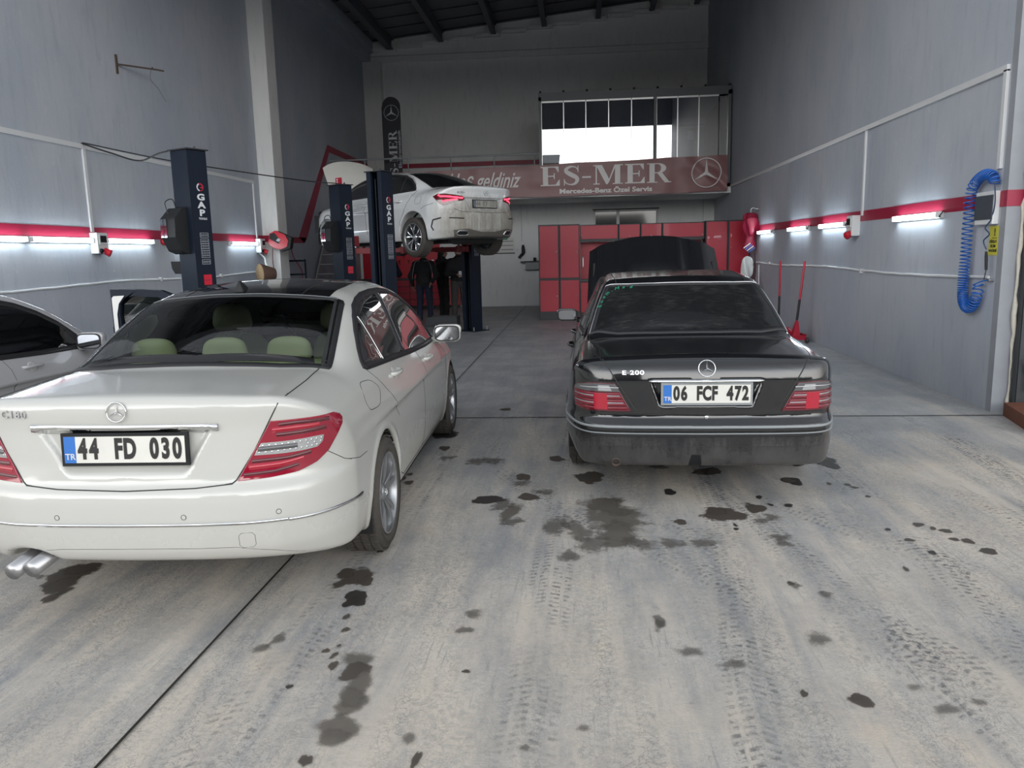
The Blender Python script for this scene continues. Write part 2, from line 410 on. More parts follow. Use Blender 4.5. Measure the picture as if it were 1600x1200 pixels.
# ------------------------------------------------------------------ floor with its marks
class UVMB(MB):
    def __init__(s): super().__init__(); s.uv = {}
    def addu(s, verts, faces, uvs, mi):
        o = len(s.v); s.add(verts, faces, mi, False)
        for i, u in enumerate(uvs): s.uv[o + i] = u
def build_floor():
    fb = UVMB()
    fb.add([(-40, -45, 0), (40, -45, 0), (40, YB + .3, 0), (-40, YB + .3, 0)], [(0, 1, 2, 3)], 0)
    zc = [.0006]
    def blob(cx, cy, rx, ry, mi, rot=0, seed=0, lobes=.25):
        r = random.Random(seed * 7 + 3); n = 40; zc[0] += .00004; z = zc[0]
        ph = [r.uniform(0, 6.28) for _ in range(5)]
        vs = [(cx, cy, z)]; uv = [(0, 0)]; fs = []
        for k in range(1, 5):
            for i in range(n):
                a = 2 * PI * i / n
                q = 1 + lobes * (math.sin(2 * a + ph[0]) * .5 + math.sin(3 * a + ph[1]) * .4 + math.sin(5 * a + ph[2]) * .25)
                rr = k / 4 * 1.55 * q
                dx, dy = rx * rr * math.cos(a), ry * rr * math.sin(a)
                vs.append((cx + dx * math.cos(rot) - dy * math.sin(rot), cy + dx * math.sin(rot) + dy * math.cos(rot), z)); uv.append((k / 4 * 1.55 * .66, 0))
        for i in range(n):
            fs.append((0, 1 + i, 1 + (i + 1) % n))
            for k in range(3): fs.append((1 + k * n + i, 1 + (k + 1) * n + i, 1 + (k + 1) * n + (i + 1) % n, 1 + k * n + (i + 1) % n))
        fb.addu(vs, fs, uv, mi)
    def strip(pts, w, mi):
        P = smooth_path([(x, y, 0) for x, y in pts], 10); zc[0] += .00004; z = zc[0]
        vs = []; uv = []; fs = []; L = 0
        for i, p in enumerate(P):
            t = (P[min(i + 1, len(P) - 1)] - P[max(i - 1, 0)]).normalized(); nrm = Vector((-t.y, t.x, 0))
            if i: L += (P[i] - P[i - 1]).length
            for k, s_ in enumerate((-1, 0, 1)): vs.append((p.x + nrm.x * s_ * w / 2, p.y + nrm.y * s_ * w / 2, z)); uv.append((s_, L))
            if i:
                a = (i - 1) * 3
                for k in (0, 1): fs.append((a + k, a + k + 1, a + 4 + k, a + 3 + k))
        fb.addu(vs, fs, uv, mi)
    S, SS, SD, SP, TL, TD, JN = 1, 2, 3, 4, 5, 6, 7
    # tyre prints
    rr = random.Random(5)
    base = [(-1.15, .02), (-.85, .05), (-.35, -.03), (-.1, .04), (.22, .01), (.55, -.06), (.75, .05), (1.05, -.02), (1.4, -.08), (1.75, .03), (2.1, -.12), (2.5, -.06), (2.9, .05)]
    for i, (x, s_) in enumerate(base):
        w = rr.choice((.2, .23, .21)); e = rr.uniform(5.5, 9)
        x0 = x - s_ * 3 + rr.uniform(-.1, .1)
        strip([(x0, 1.2), (x0 + s_ * 1.5, 2.6), (x + rr.uniform(-.05, .05), 4.2), (x + s_ * 3, e)], w, TL if i % 3 else TD)
    for x0, x1 in ((-2.3, -.2), (-.9, 1.2), (3.3, 1.1), (2.2, .2), (1.2, 2.9), (.3, -.9)):
        strip([(x0, 1.3), (x0 * .6 + x1 * .4, 3.0), (x1, 5.2), (x1 + (x1 - x0) * .1, 7.4)], .21, TD if x0 > 1 else TL)
    for x0, x1 in ((-1.7, 1.9), (2.6, -.6), (.1, 2.2), (-.5, .4), (1.6, .9), (3.0, 2.4), (.9, .2)): strip([(x0, 1.3), (x0 * .5 + x1 * .5, 3.2), (x1, 5.6), (x1 + .05, 6.9)], .19, TL if x0 * 10 % 2 > .9 else TD)
    for x0 in (-2.9, -2.6, -1.95): strip([(x0, 1.5), (x0 + .1, 2.9), (x0 + .15, 4)], .2, TL)
    # oil and damp marks: (pixel-measured positions on the slab, metres)
    for i, (x, y, rx, ry, mi) in enumerate(STAINS): blob(x, y, rx, ry, mi, rot=random.Random(i).uniform(-.3, .3), seed=i)
    # joints
    def joint(a, b, w=.012):
        d = (Vector(b) - Vector(a)); n = Vector((-d.y, d.x)).normalized() * w / 2; zc[0] += .00004; z = zc[0]
        fb.add([(a[0] - n.x, a[1] - n.y, z), (a[0] + n.x, a[1] + n.y, z), (b[0] + n.x, b[1] + n.y, z), (b[0] - n.x, b[1] - n.y, z)], [(0, 1, 2, 3)], JN)
    joint((-1.535, -6), (-1.57, 7.4)); joint((-12, 7.46), (12, 7.42), .02); joint((-1.57, 7.4), (-1.6, 23.4), .01); joint((-6.6, 15.3), (3.87, 15.3), .01)
    me = fb.mesh('floor', [M['floor'], M['stain'], M['stain_soft'], M['stain_dark'], M['speck'], M['tread_light'], M['tread_dark'], M['joint']])
    uvl = me.uv_layers.new(name='UVMap')
    for lp in me.loops:
        if lp.vertex_index in fb.uv: uvl.data[lp.index].uv = fb.uv[lp.vertex_index]
    o = bpy.data.objects.new('floor', me); COL.objects.link(o); o['kind'] = 'structure'
STAINS = [(0.198, 4.603, 0.148, 0.379, 2), (0.2, 4.244, 0.108, 0.202, 2), (0.145, 4.785, 0.121, 0.19, 2), (0.06, 5.41, 0.109, 0.128, 1), (-0.615, 4.891, 0.11, 0.081, 3), (-0.345, 4.948, 0.072, 0.068, 1), (-0.422, 5.423, 0.051, 0.097, 1), (-0.447, 4.651, 0.056, 0.146, 2), (-0.42, 4.476, 0.07, 0.091, 4), (-0.507, 4.775, 0.066, 0.128, 4), (0.854, 4.626, 0.115, 0.131, 1), (0.818, 4.685, 0.058, 0.085, 1), (1.07, 4.749, 0.058, 0.1, 1), (1.139, 4.585, 0.053, 0.059, 4), (0.582, 5.07, 0.042, 0.056, 3), (0.906, 5.561, 0.091, 0.084, 3), (0.951, 5.561, 0.055, 0.067, 1), (0.844, 5.544, 0.036, 0.067, 1), (1.444, 5.325, 0.073, 0.078, 3), (1.422, 5.341, 0.047, 0.063, 1), (0.584, 4.485, 0.037, 0.045, 1), (1.141, 4.967, 0.02, 0.034, 3), (1.178, 4.813, 0.016, 0.026, 3), (0.881, 4.372, 0.014, 0.021, 3), (0.89, 4.436, 0.011, 0.022, 3), (1.284, 4.802, 0.027, 0.032, 3), (1.786, 5.239, 0.021, 0.031, 1), (1.813, 5.181, 0.021, 0.03, 1), (1.828, 4.989, 0.016, 0.028, 1), (1.67, 5.267, 0.017, 0.031, 1), (1.922, 4.468, 0.028, 0.035, 1), (1.98, 4.406, 0.018, 0.028, 1), (2.032, 4.366, 0.028, 0.034, 1), (2.016, 4.238, 0.024, 0.027, 1), (2.079, 4.211, 0.03, 0.032, 1), (2.111, 4.065, 0.045, 0.04, 1), (1.723, 4.38, 0.018, 0.022, 3), (1.775, 4.222, 0.024, 0.026, 1), (1.821, 4.04, 0.019, 0.029, 3), (1.601, 3.817, 0.012, 0.034, 1), (1.005, 3.616, 0.036, 0.038, 4), (0.994, 3.631, 0.018, 0.023, 1), (0.984, 2.635, 0.04, 0.043, 1), (0.972, 2.658, 0.018, 0.026, 1), (0.793, 2.67, 0.014, 0.022, 1), (0.33, 3.211, 0.028, 0.072, 4), (0.329, 3.193, 0.022, 0.036, 4), (-0.453, 2.767, 0.015, 0.014, 1), (-1.106, 2.629, 0.012, 0.014, 3), (-0.488, 3.253, 0.046, 0.05, 4), (-0.51, 3.102, 0.039, 0.035, 4), (-1.141, 3.63, 0.082, 0.105, 1), (-1.201, 3.668, 0.046, 0.066, 1), (-1.075, 3.594, 0.032, 0.063, 1), (-1.064, 3.397, 0.049, 0.1, 3), (-1.081, 3.349, 0.03, 0.056, 3), (-0.894, 2.82, 0.052, 0.081, 2), (-0.894, 2.748, 0.055, 0.068, 1), (-0.843, 2.659, 0.044, 0.109, 2), (-0.841, 2.512, 0.046, 0.082, 2), (-0.841, 2.396, 0.067, 0.076, 2), (-0.841, 2.324, 0.043, 0.051, 2), (-0.852, 2.572, 0.043, 0.069, 2), (-0.891, 2.205, 0.021, 0.03, 1), (-0.537, 2.23, 0.014, 0.045, 1), (-1.058, 3.201, 0.012, 0.026, 1), (-1.025, 3.082, 0.014, 0.024, 1), (-1.007, 2.865, 0.011, 0.026, 1), (-0.986, 2.782, 0.018, 0.03, 1), (-1.053, 2.899, 0.013, 0.016, 1), (-1.01, 2.943, 0.011, 0.011, 1), (-2.648, 3.607, 0.11, 0.134, 1), (-2.613, 3.49, 0.067, 0.109, 1), (-2.562, 3.345, 0.032, 0.068, 1), (-2.626, 3.69, 0.07, 0.079, 1), (-2.546, 3.418, 0.026, 0.043, 1), (-2.57, 3.395, 0.019, 0.035, 4), (-2.789, 3.578, 0.021, 0.029, 4), (-1.231, 6.749, 0.116, 0.151, 3), (-1.164, 6.699, 0.069, 0.099, 3), (-1.137, 6.242, 0.049, 0.065, 1), (1.815, 5.821, 0.083, 0.131, 3), (1.832, 5.699, 0.041, 0.072, 3), (1.801, 5.931, 0.066, 0.078, 1), (-0.191, 5.896, 0.06, 0.076, 1), (1.606, 5.821, 0.075, 0.093, 3), (-1.329, 2.904, 0.038, 0.039, 4), (-1.288, 2.986, 0.033, 0.053, 4), (-0.688, 5.859, 0.1, 0.095, 4), (-0.809, 5.822, 0.09, 0.113, 4), (-1.054, 5.936, 0.062, 0.079, 4), (-0.418, 5.25, 0.063, 0.076, 4), (-0.148, 4.404, 0.098, 0.153, 4), (-0.017, 4.321, 0.088, 0.168, 4), (0.054, 4.123, 0.099, 0.134, 4), (0.317, 4.129, 0.084, 0.096, 4), (-0.067, 3.936, 0.054, 0.088, 4), (1.12, 3.508, 0.029, 0.043, 4), (-0.253, 5.047, 0.086, 0.056, 4), (0.491, 4.134, 0.076, 0.077, 4), (0.664, 4.138, 0.069, 0.077, 4), (1.093, 4.149, 0.041, 0.059, 4), (1.1, 4.245, 0.049, 0.061, 4), (1.054, 4.505, 0.067, 0.045, 4), (0.574, 5.679, 0.075, 0.07, 4), (-1.287, 5.369, 0.024, 0.041, 1), (-1.257, 5.468, 0.019, 0.034, 1), (-1.216, 5.259, 0.028, 0.048, 1), (-1.095, 3.98, 0.018, 0.028, 3), (-0.581, 2.338, 0.017, 0.049, 4), (2.072, 7.466, 0.059, 0.06, 1), (-0.774, 7.853, 0.053, 0.066, 1), (-0.193, 2.306, 0.017, 0.017, 4), (-0.0, 2.42, 0.022, 0.022, 4), (0.431, 2.952, 0.061, 0.041, 4), (0.59, 2.861, 0.049, 0.039, 4), (0.966, 3.078, 0.052, 0.057, 4), (1.204, 2.731, 0.032, 0.023, 4), (1.254, 2.593, 0.052, 0.03, 4), (1.381, 2.638, 0.026, 0.022, 4)]
build_floor()

# ------------------------------------------------------------------ walls, roof
def build_shell():
    w = MB(); w.box((XL - .25, YF, 0), (XL, YB + .25, 8.7))
    e = .004
    def band(m, pts, mi=1):            # polygon on x = XL (y,z)
        m.prism(pts, 0, e, mi, Matrix(((0, 0, 1, XL), (1, 0, 0, 0), (0, 1, 0, 0), (0, 0, 0, 1))))
    band(w, [(YF, 1.925), (18.45, 1.925), (18.6, 1.93), (18.78, 2.06), (YF, 2.065)])
    band(w, [(18.25, 2.06), (18.6, 1.93), (18.8, 2.03), (21.0, 4.36), (20.85, 4.50)])
    band(w, [(20.85, 4.50), (20.98, 4.32), (YB, 4.28), (YB, 4.42)])
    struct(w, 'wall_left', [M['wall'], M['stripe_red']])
    w = MB(); w.box((XR, 7.72, 0), (XR + .25, YB + .25, 9.9)); w.box((XR, 7.62, 0), (XR + .14, 7.72, 9.9), 2)
    w.box((XR - e, 7.72, 1.905), (XR, 20.3, 2.045), 1); w.box((XR - e, 7.616, 1.905), (XR + .14, 7.72, 2.05), 1)
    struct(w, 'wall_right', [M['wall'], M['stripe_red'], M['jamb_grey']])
    w = MB(); w.box((XL - .25, YB, 2.9), (XR + .25, YB + .25, 10)); w.box((XL, YB - e, 4.28), (XR, YB, 4.42), 1)
    w.box((XL, YB - .10, 7.46), (XR, YB, 7.63)); w.box((XL, YB - .06, 7.66), (XR, YB, 8.05))
    struct(w, 'wall_back_upper', [M['wall_back'], M['stripe_red']])
    w = MB(); a0, a1, z0, z1 = .42, 2.28, 2.0, 2.74
    for b in (((XL, YW, 0), (a0, YW + .2, 2.97)), ((a1, YW, 0), (XR, YW + .2, 2.97)), ((a0, YW, 0), (a1, YW + .2, z0)), ((a0, YW, z1), (a1, YW + .2, 2.97))): w.box(*b)
    struct(w, 'wall_back_lower', M['wall_back'])
    # window over the cupboards
    w = MB(); t = .05
    for b in (((a0, YW - .02, z0), (a0 + t, YW + .1, z1)), ((a1 - t, YW - .02, z0), (a1, YW + .1, z1)), ((a0, YW - .02, z1 - t), (a1, YW + .1, z1)), ((a0, YW - .02, z0), (a1, YW + .1, z0 + t)), ((1.08, YW - .02, z0), (1.16, YW + .1, z1))): w.box(*b)
    w.box((a0 - .03, YW - .03, z1), (a1 + .03, YW, z1 + .03), 1)
    o = struct(w, 'window_1', [M['white_plastic'], M['black_plastic']])
    g = MB(); g.box((a0 + t, YW + .05, z0 + t), (a1 - t, YW + .06, z1 - t)); g.build('window_pane', M['dark_glass'], o)
    # concrete columns
    w = MB(); w.box((XL, 16.1, 0), (-6.25, 16.6, 8.6)); w.box((XL, 16.096, 1.925), (-6.246, 16.6, 2.065), 1); struct(w, 'pillar_left', [M['pillar'], M['stripe_red']], bevel=.01)
    w = MB(); w.box((XL, YB - .3, 0), (-6.05, YB, 7.46)); struct(w, 'pillar_corner', M['pillar'], bevel=.01)
    w = MB(); w.box((XL, YF, 7.45), (XL + .22, YB, 7.75)); w.box((XL, YF, 7.75), (XL + .30, YB, 8.35)); struct(w, 'beam_left', M['wall'])
    # mezzanine slab
    w = MB(); w.box((XL, 20.95, 2.97), (XR, YB, 3.13)); struct(w, 'mezzanine_slab', M['wall_back'])
    # roof and purlins: rises to the right
    zr = lambda x: 8.68 + .093 * (x + 0)
    w = MB(); w.add([(XL - .3, YF - .3, zr(XL - .3)), (XR + .3, YF - .3, zr(XR + .3)), (XR + .3, YB + .3, zr(XR + .3)), (XL - .3, YB + .3, zr(XL - .3)),
                     (XL - .3, YF - .3, zr(XL) + .2), (XR + .3, YF - .3, zr(XR) + .2), (XR + .3, YB + .3, zr(XR) + .2), (XL - .3, YB + .3, zr(XL) + .2)],
                    [(0, 1, 2, 3), (7, 6, 5, 4), (0, 4, 5, 1), (1, 5, 6, 2), (2, 6, 7, 3), (3, 7, 4, 0)])
    for k in range(20):
        y = YF + .3 + k * .95
        w.add([(XL, y, zr(XL) - .025), (XR, y, zr(XR) - .025), (XR, y + .03, zr(XR) - .0), (XL, y + .03, zr(XL) - .0)], [(0, 1, 2, 3), (3, 2, 1, 0)], 0)
    struct(w, 'ceiling', M['roof_panel'])
    for i, x in enumerate((-5.75, -4.16, -2.54, -1.0, .61, 2.19, 3.5)):
        z = zr(x); m = MB(); hw = .15 if i else .2
        m.box((x - .03, YF, z - .30), (x + .03, YB, z)); m.box((x - hw / 2, YF, z - .33), (x + hw / 2, YB, z - .30)); m.box((x - hw / 2, YF, z - .03), (x + hw / 2, YB, z + .01))
        struct(m, 'trim_%d' % (i + 1), M['roof_beam'])
    # gable strip and front lintel
    w = MB()
    for x in np.arange(XL + .3, XR - .3, .8):
        z = zr(x) - .22; w.box((x, YB - .14, z - .10), (x + .74, YB, z + .0))
    struct(w, 'trim_8', M['wall_back'])
    w = MB(); w.box((XL - .25, YF - .1, 6.7), (XR + .3, YF + .15, 9.2)); w.box((-14, YF - .1, 9.2), (14, YF + .15, 9.6)); w.box((4.04, YF + .2, 0), (14, YF + .4, 9.2)); w.box((-14, YF, 0), (XL - .25, YF + .2, 9.2))
    struct(w, 'wall_front', M['wall'])
    # the parked steel door leaf at the right jamb
    d = MB(); d.box((4.02, 7.52, .0), (5.6, 7.58, 6.6))
    for k in range(8): d.box((4.03 + k * .2, 7.505, .02), (4.06 + k * .2, 7.52, 6.6))
    o = struct(d, 'door_1', M['dark_steel'])
    d = MB(); d.tube(smooth_path([(4.16, 7.50, .42), (4.12, 7.46, .40), (4.09, 7.46, .46), (4.07, 7.46, .52)]), .012); d.box((4.12, 7.46, .22), (4.16, 7.505, .48)); d.build('latch', M['steel'], o)
    # foam squeezed out of the jamb
    t = MB(); r = random.Random(2)
    pts = [(4.005 + r.uniform(-.010, .010), 7.60 + r.uniform(-.01, .01), z) for z in np.arange(.02, 6.6, .09)]
    t.tube(pts, [r.uniform(.008, .024) for _ in pts], 6); struct(t, 'trim_9', M['foam'])
    k = MB(); pts = [(3.9, 7.28, .35 + i * .03) for i in range(9)]
    k = MB(); k.prism([(3.74, 6.70), (5.2, 6.4), (5.2, 7.44), (3.90, 7.46)], 0, .12)
    tag(k.build('wooden_threshold', M['wood_brown'], bevel=.006), 'reddish brown timber platform on the ground by the right door jamb', 'platform')
build_shell()

# ------------------------------------------------------------------ wall fittings
def conduit(pts, r, label, name='conduit', clips=()):
    m = MB(); m.tube(pts, r, 8)
    for c in clips: m.box((c[0] - .02, c[1] - .03, c[2] - .03), (c[0] + .02, c[1] + .03, c[2] + .03))
    return tag(m.build(name, M['conduit_white']), label, 'conduit')
def trunk(pts, w, d, label):
    """square trunking along a wall; pts pairs"""
    m = MB()
    for a, b in pts: m.box(a, b)
    return tag(m.build('cable_trunking', M['conduit_white'], bevel=.003), label, 'cable trunking')
trunk([((XL, YF, 3.09), (XL + .03, 15.8, 3.15)), ((XL, 15.76, 2.0), (XL + .025, 15.81, 3.12)), ((XL, 10.24, 2.0), (XL + .025, 10.30, 3.1))], 0, 0, 'long white cable trunking running high along the left wall')
trunk([((XR - .03, 7.74, 3.10), (XR, 20.9, 3.16)), ((XR - .025, 11.27, 1.98), (XR, 11.32, 3.12)), ((XR - .03, 7.74, 2.25), (XR, 7.80, 3.12))], 0, 0, 'long white cable trunking running high along the right wall')
r_ = random.Random(9)
conduit([(XL + .02, y, 1.30 + .02 * math.sin(y * 1.3) + r_.uniform(-.004, .004)) for y in np.arange(7.6, 16.1, .25)], .016, 'thin white conduit running low along the left wall', clips=[(XL + .02, 11.9, 1.31), (XL + .02, 14, 1.3)])
conduit([(XR - .02, y, 1.245 + .015 * math.sin(y * 1.1) + r_.uniform(-.004, .004)) for y in np.arange(7.8, 18.3, .25)], .016, 'thin white conduit running low along the right wall', clips=[(XR - .02, 11.2, 1.23), (XR - .02, 16.5, 1.25)])
conduit([(-1.70, YW - .015, 1.9), (-1.70, YW - .015, 2.5), (-1.705, YW - .015, 2.96)], .012, 'thin white conduit dropping down the back wall above the small shelf')
conduit([(3.55, YW - .015, 2.2), (3.56, YW - .015, 2.96)], .014, 'thin white conduit in the right corner of the back wall')

def tube_lamp(side, y0, label):
    X, s = (XL, 1) if side == 'L' else (XR, -1)
    o = thing('fluorescent_lamp', label, 'wall lamp', (X, y0, 1.885), group='fluorescent tubes along the walls')
    m = MB(); m.box((0, 0, -.035), (s * .03, 1.24, .035)); m.box((s * .03, 0, -.03), (s * .075, .035, .03)); m.box((s * .03, 1.205, -.03), (s * .075, 1.24, .03)); m.build('housing', M['white_plastic'], o, bevel=.004)
    m = MB(); m.box((s * .031, .036, -.028), (s * .072, 1.204, .028)); m.build('diffuser', M['tube'], o, bevel=.01)
    if side == 'R':
        h = MB(); h.tube(smooth_path([(s * .04, -.005, -.02), (s * .06, -.03, -.015), (s * .04, -.045, .02), (s * .02, -.02, .04), (0.0, -.01, .035)]), .006, 6); h.build('lead', M['black_cable'], o)
    return o
for y, l in ((7.70, 'glowing tube lamp cut by the left edge of the photo'), (8.97, 'glowing tube lamp just left of the left wall socket box'), (10.5, 'glowing tube lamp just right of the left wall socket box'),
             (12.35, 'glowing tube lamp half hidden behind the leftmost lift column'), (14.45, 'glowing tube lamp just left of the reel socket box')): tube_lamp('L', y, l)
for y, l in ((8.86, 'large glowing tube lamp on the right wall nearest the camera'), (11.86, 'glowing tube lamp beside the right wall socket box'), (13.78, 'glowing tube lamp above the trolley jacks'),
             (16.25, 'small glowing tube lamp beside the hanging red overalls')): tube_lamp('R', y, l)

def socket_box(side, y, label, sock_dir=1):
    X, s = (XL, 1) if side == 'L' else (XR, -1)
    o = thing('socket_box', label, 'socket box', (X, y, 1.85))
    m = MB(); m.box((0, -.12, -.14), (s * .11, .12, .14)); m.box((s * .11, -.09, -.02), (s * .122, .09, .12)); m.build('case', M['white_plastic'], o, bevel=.012)
    m = MB(); m.box((s * .122, -.07, .01), (s * .127, .07, .10)); m.build('breaker_window', M['black_plastic'], o, bevel=.003)
    m = MB(); T = frame((s * .09, .04 * sock_dir, -.10), (0, 1, 0), z=(s * .85, .25 * sock_dir, -.45)); m.lathe([(.0, 0), (.045, 0), (.048, .05), (.052, .08), (.056, .085), (.05, .092), (.0, .092)], 18, T=T); m.build('red_outlet', M['red_plastic'], o)
    m = MB(); T = frame((s * .10, -.06 * sock_dir, -.10), (0, 1, 0), z=(s * .9, 0, -.35)); m.lathe([(.0, 0), (.033, 0), (.035, .03), (.028, .033), (.0, .034)], 18, T=T); m.build('round_outlet', M['navy_metal'], o)
    return o
socket_box('L', 10.33, 'white socket box with red outlet on the left wall, nearest camera')
socket_box('L', 15.83, 'white socket box below trunking left of the red hose reel')
socket_box('R', 11.5, 'white socket box with red plug on the right wall', -1)

# hose reel on the pillar
o = thing('hose_reel', 'red and black air hose reel hung on the left pillar', 'hose reel', (-6.2, 16.1, 1.96))
T = frame((0, 0, 0), (1, 0, -.25), z=(0, -1, .02))
m = MB(); m.prism([(-.20, -.12), (-.21, .08), (-.10, .17), (.12, .13), (.21, .02), (.20, -.10), (.08, -.19), (-.1, -.18)], .06, .17, T=T); m.build('case', M['red_plastic'], o, bevel=.025, seg=3)
m = MB(); m.prism([(-.08, .17), (.26, .10), (.27, -.12), (.10, -.22), (.06, -.20), (.21, -.09), (.21, .06), (.13, .13)], .0, .16, T=T); m.prism([(-.19, -.02), (-.19, .08), (-.11, .12), (.05, -.0), (.02, -.08)], .171, .178, T=T); m.build('black_trim', M['black_plastic'], o, bevel=.008)
m = MB(); m.prism([(-.04, -.03), (-.01, .03), (.05, .02), (.03, -.04)], .179, .183, T=T); m.build('badge', M['grey_print'], o)
m = MB(); m.tube(smooth_path([(-.16, -.1, -.17), (-.17, -.12, -.45), (-.12, -.15, -.75), (-.07, -.15, -.95), (-.07, -.15, -1.2)]), .009, 8); m.build('hose', simple('dark_red_hose', (.12, .02, .03), .5), o)
def cable(pts, r, matn, name, label, cat='cable', n=8):
    m = MB(); m.tube(smooth_path(pts, n), r, 8); return tag(m.build(name, M[matn]), label, cat)
cable([(-6.57, 15.8, 1.70), (-6.45, 15.75, 1.6), (-6.35, 15.6, 1.45), (-6.1, 15.5, 1.15), (-5.85, 15.4, .85)], .016, 'conduit_white', 'power_cable', 'white cable hanging diagonally below the socket box near the reel')
M['red_hose'] = simple('pale_red_hose', (.35, .06, .07), .5)
cable([(-6.58, 17.6, 1.92), (-6.57, 17.75, 1.6), (-6.5, 18.0, 1.3), (-6.5, 18.05, 1.0), (-6.5, 18.1, .7)], .012, 'red_hose', 'air_hose', 'thin red hose hanging down the left wall beside the metal stairs', 'hose')
# red pull knob
o = thing('pull_knob', 'small red knob with a wire on the left wall', 'knob', (XL, 12.07, 1.89)); m = MB(); m.lathe([(0, 0), (.05, 0), (.055, .04), (.03, .06), (0, .062)], 16, T=frame((0, 0, 0), (0, 1, 0), z=(1, 0, 0))); m.build('knob', M['red_plastic'], o)
m = MB(); m.tube([(.02, 0, 0), (.02, .3, .03)], .005, 6); m.build('wire', M['black_cable'], o)
# iron bracket high on the wall
o = thing('wall_bracket', 'rusty T-shaped iron bracket sticking out high on the left wall', 'bracket', (XL, 11.28, 4.39))
m = MB(); m.box((0, -.02, -.13), (.02, .02, .13)); m.build('back_plate', M['rusty_steel'], o)
m = MB(); m.tube([(.01, 0, 0), (.30, .55, .03), (.36, .66, .03)], .013, 8); m.tube([(.27, .5, .028), (.27, .5, .055)], .012, 8); m.build('arm', M['rusty_steel'], o)
m = MB(); m.tube(smooth_path([(.26, .48, .02), (.2, .55, -.10), (.2, .75, -.2), (.12, 1.0, -.25), (.1, 1.15, -.32)]), .003, 5); m.build('wire', M['rusty_steel'], o)
# ------------------------------------------------------------------ implicit surfaces -> meshes
def smin(a, b, k): h = np.maximum(k - np.abs(a - b), 0) / k; return np.minimum(a, b) - h * h * k * .25
def smax(a, b, k): return -smin(-a, -b, k)
def ss(x, lo, hi): t = np.clip((x - lo) / (hi - lo), 0, 1); return t * t * (3 - 2 * t)
def prof(pts, s=.04, lo=-1., hi=6.):
    xs = np.arange(lo, hi, .005); p = np.array(pts, float); y = np.interp(xs, p[:, 0], p[:, 1])
    if s:
        k = np.exp(-.5 * (np.arange(-int(4 * s / .005), int(4 * s / .005) + 1) * .005 / s) ** 2); k /= k.sum()
        n = len(k) // 2; y = np.convolve(np.pad(y, n, 'edge'), k, 'valid')
    return lambda t: np.interp(t, xs, y)
def surface_nets(f, lo, hi, h, proj=3):
    ax = [np.arange(lo[i], hi[i] + h, h) for i in range(3)]
    X, Y, Z = np.meshgrid(*ax, indexing='ij')
    F = f(X, Y, Z).astype(np.float64); del X, Y, Z
    n = F.shape; s = F < 0
    c = [s[i:n[0] - 1 + i, j:n[1] - 1 + j, k:n[2] - 1 + k] for i in (0, 1) for j in (0, 1) for k in (0, 1)]
    cnt = sum(x.astype(np.int8) for x in c); act = (cnt > 0) & (cnt < 8)
    idx = -np.ones(act.shape, np.int64); cells = np.argwhere(act); idx[act] = np.arange(len(cells))
    acc = np.zeros((len(cells), 3)); num = np.zeros(len(cells))
    for a in range(3):
        o = [b for b in range(3) if b != a]
        for p in (0, 1):
            for q in (0, 1):
                d = np.zeros(3, int); d[o[0]] = p; d[o[1]] = q; e = d.copy(); e[a] = 1
                A = cells + d; B = cells + e
                fa = F[A[:, 0], A[:, 1], A[:, 2]]; fb = F[B[:, 0], B[:, 1], B[:, 2]]
                m = (fa < 0) != (fb < 0); t = fa / np.where(m, fa - fb, 1)
                P = A.astype(float); P[:, a] += t
                acc[m] += P[m]; num[m] += 1
    V = acc / num[:, None] * h + np.array(lo)
    faces = []
    for a in range(3):
        b, c_ = (a + 1) % 3, (a + 2) % 3
        sl0 = [slice(None)] * 3; sl1 = [slice(None)] * 3
        sl0[a] = slice(0, n[a] - 1); sl1[a] = slice(1, n[a])
        for q in (b, c_):
            sl0[q] = slice(1, n[q] - 1); sl1[q] = slice(1, n[q] - 1)
        s0, s1 = s[tuple(sl0)], s[tuple(sl1)]
        for inv in (0, 1):
            E = np.argwhere((s0 & ~s1) if not inv else (~s0 & s1))
            if not len(E): continue
            E = E.copy(); E[:, b] += 1; E[:, c_] += 1
            def cid(db, dc):
                K = E.copy(); K[:, b] += db; K[:, c_] += dc; return idx[K[:, 0], K[:, 1], K[:, 2]]
            q = np.stack([cid(-1, -1), cid(0, -1), cid(0, 0), cid(-1, 0)], 1)
            faces.append(q if not inv else q[:, ::-1])
    Fc = np.concatenate(faces)
    e = h * .25
    for _ in range(proj):
        v = f(V[:, 0], V[:, 1], V[:, 2])
        g = np.stack([f(V[:, 0] + e, V[:, 1], V[:, 2]) - f(V[:, 0] - e, V[:, 1], V[:, 2]), f(V[:, 0], V[:, 1] + e, V[:, 2]) - f(V[:, 0], V[:, 1] - e, V[:, 2]), f(V[:, 0], V[:, 1], V[:, 2] + e) - f(V[:, 0], V[:, 1], V[:, 2] - e)], 1) / (2 * e)
        g2 = np.maximum((g * g).sum(1), .05)
        st = -(v / g2)[:, None] * g; L = np.linalg.norm(st, axis=1, keepdims=True)
        V = V + st * np.minimum(1, h * .6 / np.maximum(L, 1e-9)) * .85
    return V, Fc
def np_mesh(name, V, F, mats, smooth=True):
    me = bpy.data.meshes.new(name); me.vertices.add(len(V)); me.vertices.foreach_set('co', np.asarray(V, np.float32).ravel())
    k = F.shape[1]; me.loops.add(F.size); me.loops.foreach_set('vertex_index', F.ravel().astype(np.int32))
    me.polygons.add(len(F)); me.polygons.foreach_set('loop_start', (np.arange(len(F)) * k).astype(np.int32)); me.polygons.foreach_set('loop_total', np.full(len(F), k, np.int32))
    me.polygons.foreach_set('use_smooth', np.full(len(F), smooth))
    for m in (mats if isinstance(mats, (list, tuple)) else [mats]): me.materials.append(m)
    me.update(calc_edges=True); me.validate(); return me
